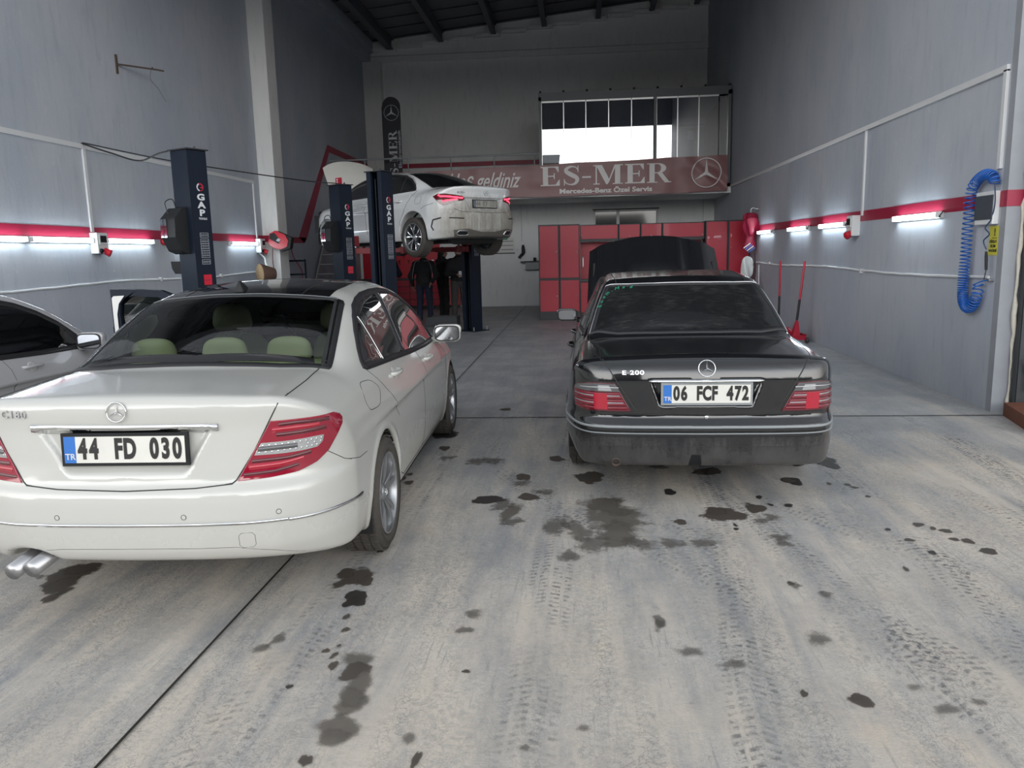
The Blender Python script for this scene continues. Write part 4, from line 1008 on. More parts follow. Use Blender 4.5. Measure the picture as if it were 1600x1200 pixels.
# ================================================================== the white saloon in front
SIDE_W = [(1.094, 1.003), (1.17, 1.085), (1.283, 1.173), (1.40, 1.245), (1.525, 1.298), (1.68, 1.332), (1.855, 1.352), (2.1, 1.362), (2.364, 1.360), (2.60, 1.338), (2.811, 1.290), (3.00, 1.215), (3.18, 1.115), (3.33, .995), (3.40, .915), (2.8, .925), (2.211, .950), (1.507, .985)]
WIND = [(-.52, 2.98), (-.30, 2.93), (0, 2.90), (.30, 2.93), (.52, 2.98), (.66, 3.42), (.40, 3.52), (0, 3.56), (-.40, 3.52), (-.66, 3.42)]
REARG = [(-.655, .80), (-.45, .73), (-.2, .70), (0, .695), (.2, .70), (.45, .73), (.655, .80), (.615, 1.12), (.565, 1.47), (.42, 1.425), (.2, 1.40), (0, 1.392), (-.2, 1.40), (-.42, 1.425), (-.565, 1.47), (-.615, 1.12)]
LIGHT_W = [(0.814, 0.332, 0.913), (0.827, 0.381, 0.896), (0.835, 0.393, 0.879), (0.839, 0.381, 0.855), (0.829, 0.341, 0.822), (0.8, 0.276, 0.755), (0.764, 0.219, 0.718), (0.699, 0.159, 0.692), (0.597, 0.103, 0.681), (0.471, 0.066, 0.675), (0.541, 0.095, 0.8), (0.609, 0.12, 0.921), (0.71, 0.177, 0.919)]
def saloon_modern(root, paintn, txt=None, badge=None, simple_=False):
    V, F = SHELLS['W']; sh = SHELLS['Ws']
    D = 'dark_trim'
    cuts = [poly_faces(V, F, lambda c: (c[:, 0], c[:, 1]), shrink(REARG, .02), lambda c: c[:, 2] > 1.0), poly_faces(V, F, lambda c: (c[:, 0], c[:, 1]), shrink(WIND, .02), lambda c: c[:, 2] > 1.0)]
    for s_ in (-1, 1): cuts.append(poly_faces(V, F, lambda c: (c[:, 1], c[:, 2]), shrink(SIDE_W, .015), lambda c, s_=s_: c[:, 0] * s_ > .5))
    finish_body(root, V, F, cuts, paintn)
    # panes
    m = MB(); sh.patch(m, FR_TOP, REARG, off=.002, edge=.004, step=.03); m.build('rear_window', M['rear_glass'], root)
    m = MB(); sh.ribbon(m, FR_TOP, REARG, .055, .0032, 0, True); 
    sh.patch(m, FR_TOP, [(-.60, .81), (0, .71), (.60, .81), (.58, .86), (0, .765), (-.58, .86)], .0034, .001)
    m.build('rear_window_border', M[D], root)
    m = MB(); sh.patch(m, FR_TOP, WIND, off=.002, edge=.004); sh.ribbon(m, FR_TOP, WIND, .05, .003, 1, True); m.build('windscreen', [M['tint_glass'], M[D]], root)
    for s_ in (-1, 1):
        fr = fr_side(s_)
        m = MB(); sh.patch(m, fr, SIDE_W, off=.001, edge=.003); m.build('side_window', M['tint_glass'], root)
        m = MB(); sh.ribbon(m, fr, SIDE_W, .034, .005, 0, True, .03)
        sh.ribbon(m, fr, [(2.02, .965), (2.20, 1.345)], .085, .0055, 0); sh.ribbon(m, fr, [(1.50, 1.0), (1.46, 1.15), (1.44, 1.25)][::1], .018, .004, 0)
        sh.ribbon(m, fr, [(3.36, .93), (3.22, 1.07)], .05, .004, 0); m.build('window_frame', M[D], root)
        m = MB(); sh.seam(m, fr, [(1.49, .995), (1.475, 1.12), (1.445, 1.25)], .004, 0, .03, -.004); sh.seam(m, fr, [(2.065, .99), (2.225, 1.345)], .003, 0, .03, -.004); m.build('window_trim', M['chrome'], root)
    # black glass roof
    RG = [(-.50, 1.46), (0, 1.40), (.50, 1.46), (.49, 2.1), (.47, 2.84), (0, 2.90), (-.47, 2.84), (-.49, 2.1)]
    m = MB(); sh.patch(m, FR_TOP, RG, off=.0025, edge=.003, rings=(1, .99, .93, .84, .74, .62, .5, .36, .2, .08)); m.build('panorama_roof', M['roof_glass'], root)
    m = MB()
    for s_ in (-1, 1): sh.seam(m, FR_TOP, [(s_ * .345, 1.46), (s_ * .35, 2.0), (s_ * .34, 2.85)], .002, 0, .05, -.003)
    for yy in (2.15,): sh.seam(m, FR_TOP, [(-.48, yy), (.48, yy)], .002, 0, .05, -.003)
    m.build('roof_seam', M['seam'], root)
    m = MB(); sh.seam(m, FR_TOP, [(-.55, 1.475), (-.3, 1.432), (0, 1.412), (.3, 1.432), (.55, 1.475)], .0022, 0, .04, -.003); m.build('roof_edge_trim', M['grey_plastic'], root)
    # shark fin
    q = sh.cast(FR_TOP, -.035, 1.52); V2, F2 = surface_nets(lambda x, y, z: smax(smax(np.abs(x) - .036 * (1 - z / .075) ** 1.3 * np.sqrt(np.clip(1 - ((y - .0) / .085) ** 2, 0, 1)) - .002, z - .066, .01), smax((-y - .05 + z * .30), (y - .085 + z * 1.45), .01), .006), (-.06, -.1, -.02), (.06, .12, .09), .005, 2)
    m = MB(); m.add([(v[0] + q[0].x, v[1] + q[0].y, v[2] + q[0].z - .008) for v in V2], [tuple(int(i) for i in f) for f in F2], 0, True); m.build('roof_antenna', M['black_plastic'], root)
    # panel gaps
    m = MB(); r_, h_ = .0030, .0005
    LID = [(-.645, .79), (-.668, .45), (-.665, .20), (-.655, .17)]
    for s_ in (-1, 1):
        sh.seam(m, FR_TOP, [(s_ * .632, .785), (s_ * .650, .50), (s_ * .655, .19)], r_, 0, .03, .0)
        sh.seam(m, FR_REAR, [(s_ * .652, 1.018), (s_ * .63, .97), (s_ * .604, .922), (s_ * .541, .80), (s_ * .465, .68), (s_ * .45, .668), (s_ * .42, .664)], r_, 0, .02, 0)
        fr = fr_side(s_)
        sh.seam(m, fr, [(1.10, .995), (1.215, .88), (1.36, .74), (1.46, .66)], .002); sh.seam(m, fr, [(2.36, .94), (2.40, .85), (2.385, .6), (2.36, .36), (2.33, .26)], .002)
        sh.seam(m, fr, [(3.42, .90), (3.50, .80), (3.49, .5), (3.44, .28)], .002); sh.seam(m, fr, [(1.50, .30), (1.62, .255), (3.2, .25)], .003)
        sh.seam(m, fr, [(.40, .68), (.53, .652), (.66, .648)], .002)
        sh.seam(m, fr_diag(s_, 50), loc2uv(fr_diag(s_, 50), [(s_ * .80, .27, .752), (s_ * .845, .37, .69), (s_ * .86, .43, .672)]), .002)
    sh.seam(m, FR_REAR, [(-.45, .666), (-.3, .655), (0, .649), (.3, .655), (.45, .666)], .0032, 0, .02, 0)
    sh.seam(m, FR_REAR, [(-.62, .36), (-.3, .392), (0, .396), (.45, .392), (.6, .36), (.72, .32)], .0012)
    sh.seam(m, FR_REAR, round_poly([(.465, .455), (.53, .455), (.53, .388), (.465, .388)], 1), .0012, closed=True)
    for s_ in (1,): sh.seam(m, fr_side(s_), round_poly([(.86, .958), (1.04, .945), (1.105, .90), (1.10, .87), (.985, .812), (.80, .822), (.79, .87)], 2), .002, closed=True)
    m.build('panel_gap', M['seam'], root)
    # lamps
    for s_ in (-1, 1):
        fr = fr_diag(s_, 42); P3 = LIGHT_W if s_ > 0 else mir(LIGHT_W)
        m = MB(); pl = loc2uv(fr, P3); sh.patch(m, fr, pl, off=.006, edge=.004, step=.02); o = m.build('tail_lamp', M['lens_red'], root)
        cv = lambda L: loc2uv(fr, [(s_ * a, b, c) for a, b, c in L])
        m = MB()
        sh.ribbon(m, fr, cv([(.637, .134, .903), (.70, .17, .905), (.80, .30, .895)]), .016, .0068); sh.ribbon(m, fr, cv([(.625, .13, .860), (.70, .17, .860), (.79, .28, .862)]), .018, .0068)
        sh.ribbon(m, fr, cv([(.530, .09, .755), (.67, .137, .757), (.744, .205, .768)]), .017, .0068); sh.ribbon(m, fr, cv([(.494, .076, .700), (.615, .115, .706), (.70, .165, .722)]), .014, .0068)
        m.build('lamp_stripes', M['lens_red_dark'], o)
        m = MB(); sh.ribbon(m, fr, cv([(.605, .13, .882), (.70, .17, .883), (.77, .25, .880)]), .018, .0066); sh.ribbon(m, fr, cv([(.515, .085, .73), (.642, .122, .734), (.72, .18, .748)]), .022, .0066); m.build('lamp_bars', M['lens_red_hot'], o)
        m = MB(); CL = cv([(0.545, 0.087, 0.78), (0.567, 0.106, 0.83), (0.644, 0.136, 0.830), (0.713, 0.18, 0.830), (0.757, 0.22, 0.831), (0.788, 0.258, 0.830), (0.783, 0.251, 0.803), (0.766, 0.228, 0.783), (0.711, 0.177, 0.779), (0.643, 0.131, 0.778)])
        sh.patch(m, fr, CL, off=.0072, edge=.0, step=.015); sh.ribbon(m, fr, cv([(.556, .095, .8045), (.619, .124, .806), (.70, .168, .8055)]), .020, .008, 2)
        led_row(m, sh, fr, cv([(.575, .105, .819)])[0], cv([(.778, .25, .820)])[0], 11, .0085); led_row(m, sh, fr, cv([(.560, .10, .791)])[0], cv([(.765, .228, .793)])[0], 11, .0085); led_row(m, sh, fr, cv([(.735, .2, .806)])[0], cv([(.775, .245, .806)])[0], 3, .0075)
        m.build('clear_lens', [M['lens_clear'], M['chrome'], M['lens_smoke']], o)
    # headlamps and grille, seen only by a passer-by
    for s_ in (-1, 1):
        m = MB(); sh.patch(m, FR_FRONT, [(-s_ * .45, .60), (-s_ * .50, .72), (-s_ * .70, .80), (-s_ * .78, .76), (-s_ * .74, .60)], off=.005, edge=.005, step=.03); m.build('headlamp', M['lens_clear'], root)
    m = MB(); sh.patch(m, FR_FRONT, [(-.36, .50), (-.40, .70), (.40, .70), (.36, .50)], off=.004, edge=.004)
    for k in range(3): sh.ribbon(m, FR_FRONT, [(-.36, .55 + k * .05), (.36, .55 + k * .05)], .01, .008, 1)
    m.build('grille', [M['black_plastic'], M['chrome']], root)
    # rear trims
    m = MB(); sh.ribbon(m, FR_REAR, [(-.40, .913), (0, .912), (.403, .909)], .030, .010); m.build('boot_handle_trim', M['chrome'], root)
    m = MB(); sh.ribbon(m, FR_REAR, [(-.72, .497), (-.4, .503), (0, .505), (.4, .503), (.66, .500)], .011, .006)
    for s_ in (-1, 1): sh.ribbon(m, fr_side(s_), [(.10, .497), (.3, .49), (.53, .478)], .011, .006)
    m.build('bumper_trim', M['chrome'], root)
    for x_ in (-.62, -.30, .25, .63):
        q = sh.cast(FR_REAR, x_, .537); m = MB(); m.lathe([(.0115, -.001), (.0115, .0012), (.0095, .0012), (.0095, -.0005)], 18, 1, frame(q[0], (1, 0, 0), z=q[1])); m.lathe([(.0095, .0006), (0, .0012)], 18, 0, frame(q[0], (1, 0, 0), z=q[1])); m.build('parking_sensor', [M[paintn], M['seam']], root)
    T = frame((-.008, .0, .984), (1, 0, 0), z=(0, -1, .10)); q = sh.cast(FR_REAR, -.008, .984); T = frame(q[0] + q[1] * .006, (1, 0, 0), z=(0, -1, .10)); m = MB(); star_badge(m, T, .041); m.build('round_emblem', M['chrome'], root)
    if txt:
        q = sh.cast(FR_REAR, 0, .82); plate(root, frame((0.005, q[0].y - .022, .822), (1, 0, 0), z=(0, -1, .06)), txt)
    if badge:
        m = MB(); q = sh.cast(FR_REAR, -.475, .97); m.text(badge, .050, frame(q[0] + q[1] * .003, (1, -.14, 0), z=(-.14, -1, .06)), depth=.006, bold=.0002, sx=1.0, sy=.9, space=1.18); m.build('model_badge', M['steel'], root)
    # running gear, tips
    w = make_wheel('wheel', root, (.79, 1.04, .318), 1, R=.306, rimR=.222, w=.225)
    copy_wheel(w, root, (-.79, 1.04, .318), -1); copy_wheel(w, root, (.785, 3.80, .318), 1); copy_wheel(w, root, (-.785, 3.80, .318), -1)
    m = MB(); m.box((-.60, .30, .27), (.60, .62, .32)); m.box((-.62, .62, .17), (.62, 4.3, .30)); m.box((-.84, 1.5, .20), (.84, 3.35, .34))
    for yy in (1.04, 3.8):
        for s_ in (-1, 1):
            pr = [(.345, 0), (.345, .30)]
            n = 20; rows = []
            for xx in (.60, .875): rows.append([(s_ * xx, yy + .347 * math.cos(a), .318 + .347 * math.sin(a)) for a in np.linspace(-.35, PI + .35, n)])
            m.grid(rows, 0, True); m.box((s_ * .58, yy - .36, .2), (s_ * .6, yy + .36, .70))
    m.build('underbody', M['underbody'], root)
    m = MB()
    for xx, zz in ((-.515, .302), (-.428, .312)):
        a, b = Vector((xx + .01, .20, zz + .03)), Vector((xx, -.005, zz))
        m.tube([a, b, b + Vector((0, .002, 0)), a + Vector((0, .02, 0))], [.034, .036, .031, .030], 20); m.lathe([(.032, 0), (0, 0)], 20, 1, frame(b + Vector((0, .03, .004)), (1, 0, 0), z=(0, -1, 0)))
    m.build('exhaust_tip', [M['steel'], M['underbody']], root)
    door_mirror(root, (.945, 3.21, .965), 1, paintn, .145, .225); door_mirror(root, (-.945, 3.21, .985), -1, paintn, .145, .225)
    for s_ in (-1, 1):
        door_handle(root, sh, s_, 1.56, .905, paintn); door_handle(root, sh, s_, 2.62, .850, paintn)
    # cabin
    m = MB(); m.box((-.78, .85, .45), (.78, 3.5, .50)); m.box((-.62, .80, .96), (.62, 1.22, 1.0), 1); 
    for s_ in (-1, 1): m.box((s_ * .77, 1.1, .5), (s_ * .80, 3.4, .93))
    m.box((-.7, 3.15, .5), (.7, 3.5, .95)); m.lathe([(.17, 0), (.185, .012), (.17, .024), (.16, .012)], 28, 0, frame((-.37, 2.92, .93), (1, 0, 0), z=(0, -.9, .4)), closed=True)
    m.build('cabin_trim', [M['dark_trim'], M['shelf_green']], root)
    b = MB(); b.box((-.58, 1.10, .5), (.58, 1.26, 1.035)); b.build('rear_bench', M['cream_leather'], root, bevel=.03)
    for x_ in (-.455, -.045, .325): headrest(root, x_, 1.24, 1.02, 1.165, .25)
    for x_ in (-.37, .37): seat(root, x_, 2.3, 'front_seat'); headrest(root, x_, 2.15, 1.11, 1.30, .26, 'front_headrest')
    return root
def white_cars():
    V, F = build_body(PW); SHELLS['W'] = (V, F); SHELLS['Ws'] = Shell(V, F)
    r = thing('sedan_car', 'cream-white saloon car filling the left foreground, plate 44 FD 030, black glass roof', 'car', (-1.91, 2.98, 0), .034)
    saloon_modern(r, 'paint_white', '44 FD 030', 'C180')
    # the neighbour at the left edge: the same body style in dusty silver white
    r2 = thing('sedan_car', 'dusty silver-white car cut off by the left edge of the photo', 'car', (-4.93, 2.80, 0), 0)
    for ch in r.children:
        if ch.name.split('.')[0] in ('license_plate', 'model_badge', 'panorama_roof', 'roof_seam', 'roof_antenna'): continue
        c = ch.copy(); COL.objects.link(c); c.parent = r2
        if ch.type == 'MESH' and any(ms.material in (M['paint_white'], M['paint_white_cup']) for ms in ch.material_slots):
            c.data = ch.data.copy()
            for i, mm in enumerate(c.data.materials):
                if mm == M['paint_white']: c.data.materials[i] = M['paint_silver']
                if mm == M['paint_white_cup']: c.data.materials[i] = M['paint_silver_cup']
        for g in ch.children:
            d = g.copy(); COL.objects.link(d); d.parent = c
    plate(r2, frame((0.005, .03, .822), (1, 0, 0), z=(0, -1, .06)), '   ')  if 0 else None
mat('shelf_green', (.17, .19, .13), .7)
SHELLS = {}
white_cars()
# ================================================================== the older black saloon
SIDE_B = [(1.30, .985), (1.40, 1.10), (1.56, 1.245), (1.72, 1.318), (2.0, 1.342), (2.45, 1.345), (2.75, 1.315), (3.0, 1.225), (3.25, 1.075), (3.42, .955), (2.6, .955), (1.9, .965)]
REARB = [(-.685, 1.00), (-.5, .93), (-.2, .895), (0, .89), (.2, .895), (.5, .93), (.685, 1.00), (.63, 1.22), (.555, 1.445), (.40, 1.405), (.2, 1.385), (0, 1.38), (-.2, 1.385), (-.40, 1.405), (-.555, 1.445), (-.63, 1.22)]
WINDB = [(-.50, 2.90), (0, 2.83), (.50, 2.90), (.62, 3.42), (0, 3.52), (-.62, 3.42)]
mat('lens_rib', (.19, .005, .018), .12, coat=.8)
mat('muddy_plastic', (.11, .10, .085), .7, var=.25)
def black_car():
    V, F = build_body(PB); sh = Shell(V, F); SHELLS['Bs'] = sh
    r = thing('sedan_car', 'older black saloon car with raised bonnet, dusty tail, plate 06 FCF 472', 'car', (.76, 4.72, 0), -.01)
    o = bpy.data.objects.new('body', np_mesh('body', V, F, M['paint_black'])); COL.objects.link(o); o.parent = r
    D = 'dark_trim'
    m = MB(); sh.patch(m, FR_TOP, REARB, off=.003, edge=.004, step=.03); g = m.build('rear_window', M['dusty_dark_glass'], r)
    m = MB(); sh.ribbon(m, FR_TOP, REARB, .032, .006, 0, True, .03); m.build('window_rubber', M[D], r)
    m = MB(); sh.seam(m, FR_TOP, [(.70, 1.0), (.645, 1.22), (.57, 1.462), (.40, 1.42), (.2, 1.398), (0, 1.394), (-.2, 1.398), (-.40, 1.42), (-.57, 1.462), (-.645, 1.22), (-.70, 1.0)], .0045, 0, .03, -.006); m.build('window_trim', M['chrome'], r)
    # green lettering in the upper left corner of the pane
    m = MB(); pts = smooth_path([(-.625, 1.22, 0), (-.60, 1.30, 0), (-.55, 1.365, 0), (-.47, 1.395, 0), (-.36, 1.395, 0)], 6)
    word = 'Boem.Mag'; k = len(pts) - 1
    for i, ch in enumerate(word):
        t = (i + .5) / len(word) * k; a = pts[int(t)]; b = pts[min(int(t) + 1, k)]; d = (b - a).normalized(); p = a.lerp(b, t - int(t)); q = sh.cast(FR_TOP, p.x, p.y - .02)
        if q: m.text(ch, .05, frame(q[0] + q[1] * .009, d, z=q[1]), depth=.0008, shear=.3)
    m.build('window_lettering', M['green_sign'], g)
    m = MB(); sh.patch(m, FR_TOP, WINDB, off=.003, edge=.003); m.build('windscreen', M['dark_glass'], r)
    for s_ in (-1, 1):
        fr = fr_side(s_)
        m = MB(); sh.patch(m, fr, SIDE_B, off=.002, edge=.003); m.build('side_window', M['dark_glass'], r)
        m = MB(); sh.ribbon(m, fr, SIDE_B, .03, .005, 0, True, .03); sh.ribbon(m, fr, [(2.10, .96), (2.17, 1.34)], .06, .006); sh.ribbon(m, fr, [(1.58, .97), (1.60, 1.25)], .02, .006); m.build('window_frame', M[D], r)
        m = MB(); sh.ribbon(m, fr, [(1.26, .962), (1.9, .945), (2.6, .935), (3.42, .935)], .014, .006); m.build('window_trim', M['steel'], r)
        m = MB(); sh.ribbon(m, fr, [(1.5, .42), (3.55, .42)], .09, .012); m.build('side_moulding', M['grey_plastic'], r)
        door_handle(r, sh, s_, 1.78, .83, 'paint_black'); door_handle(r, sh, s_, 2.85, .83, 'paint_black')
    m = MB(); q_ = .0025
    for s_ in (-1, 1):
        sh.seam(m, FR_TOP, [(s_ * .705, .98), (s_ * .69, .6), (s_ * .665, .3), (s_ * .63, .12)], q_, 0, .03, 0); sh.seam(m, FR_REAR, [(s_ * .625, .925), (s_ * .605, .905), (s_ * .535, .79), (s_ * .425, .615)], .0038, 0, .02, -.001)
        sh.seam(m, FR_TOP, [(s_ * .49, 1.44), (s_ * .51, 1.9), (s_ * .51, 2.4), (s_ * .49, 2.85)], .003, 0, .04, -.001)
        fr = fr_side(s_)
        sh.seam(m, fr, [(1.28, .95), (1.36, .80), (1.44, .62), (1.48, .3)], q_); sh.seam(m, fr, [(2.40, .93), (2.42, .6), (2.40, .28)], q_); sh.seam(m, fr, [(3.45, .90), (3.50, .6), (3.44, .28)], q_)
    sh.seam(m, FR_REAR, [(-.70, .607), (-.3, .603), (0, .602), (.3, .603), (.70, .607)], .003); sh.seam(m, FR_REAR, [(-.525, .798), (-.35, .798)], q_); sh.seam(m, FR_REAR, [(.35, .798), (.525, .798)], q_)
    sh.seam(m, FR_REAR, [(-.70, .394), (0, .400), (.70, .394)], .002)
    m.build('panel_gap', M['seam'], r)
    # lamps
    for s_ in (-1, 1):
        fr = fr_diag(s_, 20)
        P3 = [(s_ * a, b, c) for a, b, c in ((.45, .05, .612), (.47, .05, .640), (.51, .052, .71), (.553, .056, .785), (.65, .07, .788), (.72, .10, .786), (.76, .16, .775), (.785, .22, .765), (.80, .27, .735), (.802, .27, .68), (.795, .25, .620), (.74, .13, .611), (.6, .07, .610))]
        pl = loc2uv(fr, P3); cv = lambda L: loc2uv(fr, [(s_ * a, b, c) for a, b, c in L])
        m = MB(); sh.patch(m, fr, pl, off=.006, edge=.004, step=.02); o = m.build('tail_lamp', M['lens_red_dark'], r)
        m = MB(); sh.patch(m, fr, cv([(.520, .055, .734), (.556, .057, .781), (.65, .07, .783), (.72, .10, .781), (.765, .17, .770), (.79, .24, .756), (.795, .25, .734), (.7, .09, .734)]), off=.0075, edge=0, step=.02); m.build('smoked_lens', M['lens_smoke'], o)
        m = MB(); sh.patch(m, fr, cv([(.570, .06, .738), (.59, .06, .772), (.655, .075, .772), (.655, .075, .738)]), off=.009, edge=0, step=.02); sh.ribbon(m, fr, cv([(.53, .056, .758), (.65, .07, .76), (.76, .17, .755)]), .006, .0095); m.build('clear_lens', M['lens_clear'], o)
        m = MB()
        for z_ in (.718, .696, .674, .652, .630): sh.ribbon(m, fr, cv([(.455 + (z_ - .612) * .54 + .012, .052, z_), (.65, .07, z_), (.74, .14, z_), (.79, .25, z_)]), .014, .0078)
        m.build('lens_ribs', M['lens_rib'], o)
        m = MB()
        for z_ in (.707, .663): sh.ribbon(m, fr, cv([(.46 + (z_ - .612) * .54 + .012, .052, z_), (.65, .07, z_), (.74, .14, z_), (.79, .25, z_)]), .005, .0088)
        m.build('rib_highlights', M['lens_clear'], o)
        m = MB(); sh.patch(m, fr, cv([(.595, .065, .622), (.60, .065, .722), (.685, .08, .722), (.68, .08, .622)]), off=.0095, edge=0, step=.02); m.build('bright_lens', M['lens_red_hot'], o)
    for s_ in (-1, 1):
        m = MB(); sh.patch(m, FR_FRONT, [(-s_ * .45, .56), (-s_ * .45, .70), (-s_ * .74, .70), (-s_ * .74, .56)], off=.005, edge=.004); m.build('headlamp', M['lens_clear'], r)
    m = MB(); sh.patch(m, FR_FRONT, [(-.28, .5), (-.30, .72), (.30, .72), (.28, .5)], off=.005, edge=.004); m.build('grille', M['chrome'], r)
    # bumper strips
    m = MB(); zs = [(.528, .020, M['steel']), ]
    for z_, w_ in ((.520, .014), (.480, .006)):
        sh.ribbon(m, FR_REAR, [(-.72, z_), (0, z_ + .002), (.72, z_)], w_, .007)
        for s_ in (-1, 1): sh.ribbon(m, fr_diag(s_, 45), loc2uv(fr_diag(s_, 45), [(s_ * .70, .08, z_), (s_ * .80, .22, z_), (s_ * .86, .5, z_), (s_ * .87, .75, z_)]), w_, .006)
    m.build('bumper_trim', M['grey_plastic'], r)
    m = MB(); sh.ribbon(m, FR_REAR, [(-.72, .500), (0, .502), (.72, .500)], .018, .005); sh.ribbon(m, FR_REAR, [(-.70, .466), (0, .468), (.70, .466)], .010, .005); m.build('bumper_rubber', M['rubber'], r)
    m = MB(); q = sh.cast(FR_REAR, 0, .80); rows = []
    for x_ in np.linspace(-.345, .345, 25):
        e = min(1, (.345 - abs(x_)) / .03 + .25); qq = sh.cast(FR_REAR, x_, .806); y0 = qq[0].y
        rows.append([(x_, y0 - .0, .800 + .013 * e), (x_, y0 - .020 * e, .800 + .008 * e), (x_, y0 - .026 * e, .800), (x_, y0 - .018 * e, .800 - .008 * e), (x_, y0 + .004, .800 - .010 * e)])
    m.grid(rows, 0, True); m.build('boot_handle', M['chrome'], r)
    m = MB(); q = sh.cast(FR_REAR, .003, .576); m.lathe([(.0, .006), (.008, .006), (.013, .003), (.014, -.002)], 16, 0, frame(q[0], (1, 0, 0), z=(0, -1, 0))); m.build('boot_lock', M['chrome'], r)
    q = sh.cast(FR_REAR, 0, .72); plate(r, frame((0.002, q[0].y - .020, .722), (1, 0, 0), z=(0, -1, 0)), '06 FCF 472', holder='grey_plastic')
    m = MB(); q = sh.cast(FR_REAR, -.44, .85); m.text('E 200', .044, frame(q[0] + q[1] * .004, (1, 0, 0), z=(0, -1, .25)), depth=.006, bold=.0002, sx=1.25, sy=.85, space=1.1); m.build('model_badge', M['chrome'], r)
    q = sh.cast(FR_REAR, .003, .874); m = MB(); star_badge(m, frame(q[0] + q[1] * .008, (1, 0, 0), z=(0, -1, .3)), .050, tube=.06); m.build('round_emblem', M['chrome'], r)
    m = MB(); m.lathe([(.028, -.16), (.028, 0), (.023, 0), (.023, -.12)], 18, 0, frame((-.545, .05, .285), (1, 0, 0), z=(0, -1, -.25))); m.build('exhaust_tip', M['rusty_steel'], r)
    m = MB(); sh.patch(m, FR_REAR, [(-.10, .27), (-.085, .345), (-.03, .345), (-.02, .27)], off=.003, edge=.002, step=.02); m.build('tow_eye_cover', M['black_plastic'], r)
    # running gear
    w = make_wheel('wheel', r, (.765, 1.12, .312), 1, R=.300, rimR=.195, w=.195, style='plain5')
    copy_wheel(w, r, (-.765, 1.12, .312), -1); copy_wheel(w, r, (.76, 3.92, .312), 1); copy_wheel(w, r, (-.76, 3.92, .312), -1)
    m = MB(); m.box((-.55, .3, .24), (.55, .7, .30)); m.box((-.6, .7, .18), (.6, 4.4, .3)); m.box((-.82, 1.55, .2), (.82, 3.5, .34))
    for yy in (1.12, 3.92):
        for s_ in (-1, 1):
            rows = [[(s_ * xx, yy + .332 * math.cos(a), .31 + .332 * math.sin(a)) for a in np.linspace(-.35, PI + .35, 20)] for xx in (.58, .855)]
            m.grid(rows, 0, True); m.box((s_ * .57, yy - .36, .2), (s_ * .59, yy + .36, .68))
    m.build('underbody', M['underbody'], r)
    door_mirror(r, (.92, 3.15, .965), 1, 'paint_black', .125, .21); door_mirror(r, (-.92, 3.15, .965), -1, 'paint_black', .125, .21)
    # raised bonnet: curved panel hinged at the scuttle, tip up
    m = MB(); top = []; bot = []
    for i in range(15):
        v = i / 14; ra = []; rb = []
        for j in range(33):
            u = j / 32 * 2 - 1; au = abs(u); hw = .725 - .035 * v
            crown = -.09 * au ** 2 - .05 * ss(np.float64(au), .8, 1) + .018 * (1 - ss(np.float64(au), .40, .47))
            tipc = -.07 * au ** 2.2 * ss(np.float64(v), .5, 1)                       # nose edge curves back at the sides
            s_ = 1.01 * v + tipc; ang = math.radians(50)
            nx = crown - .03 * (2 * v - 1) ** 2
            y = 3.52 + s_ * math.cos(ang) - nx * math.sin(ang); z = .975 + s_ * math.sin(ang) + nx * math.cos(ang)
            ra.append((u * hw, y, z)); rb.append((u * hw * .985, y + .02 * math.sin(ang), z - .02 * math.cos(ang)))
        top.append(ra); bot.append(rb)
    m.grid(top, 0, True); m.grid(bot, 1, True, flip=True)
    ed = [[a[0] for a in top], [a[0] for a in bot]]; m.grid(ed, 0, False); ed = [[a[-1] for a in bot], [a[-1] for a in top]]; m.grid(ed, 0, False); m.grid([top[-1], bot[-1]], 0, False); m.grid([bot[0], top[0]], 0, False)
    for s_ in (-1, 1): m.tube([(s_ * .66, 3.7, .93), (s_ * .64, 4.05, 1.45)], .012, 8, 1)
    m.build('bonnet', [M['paint_black'], M['underbody']], r)
    return r
black_car()

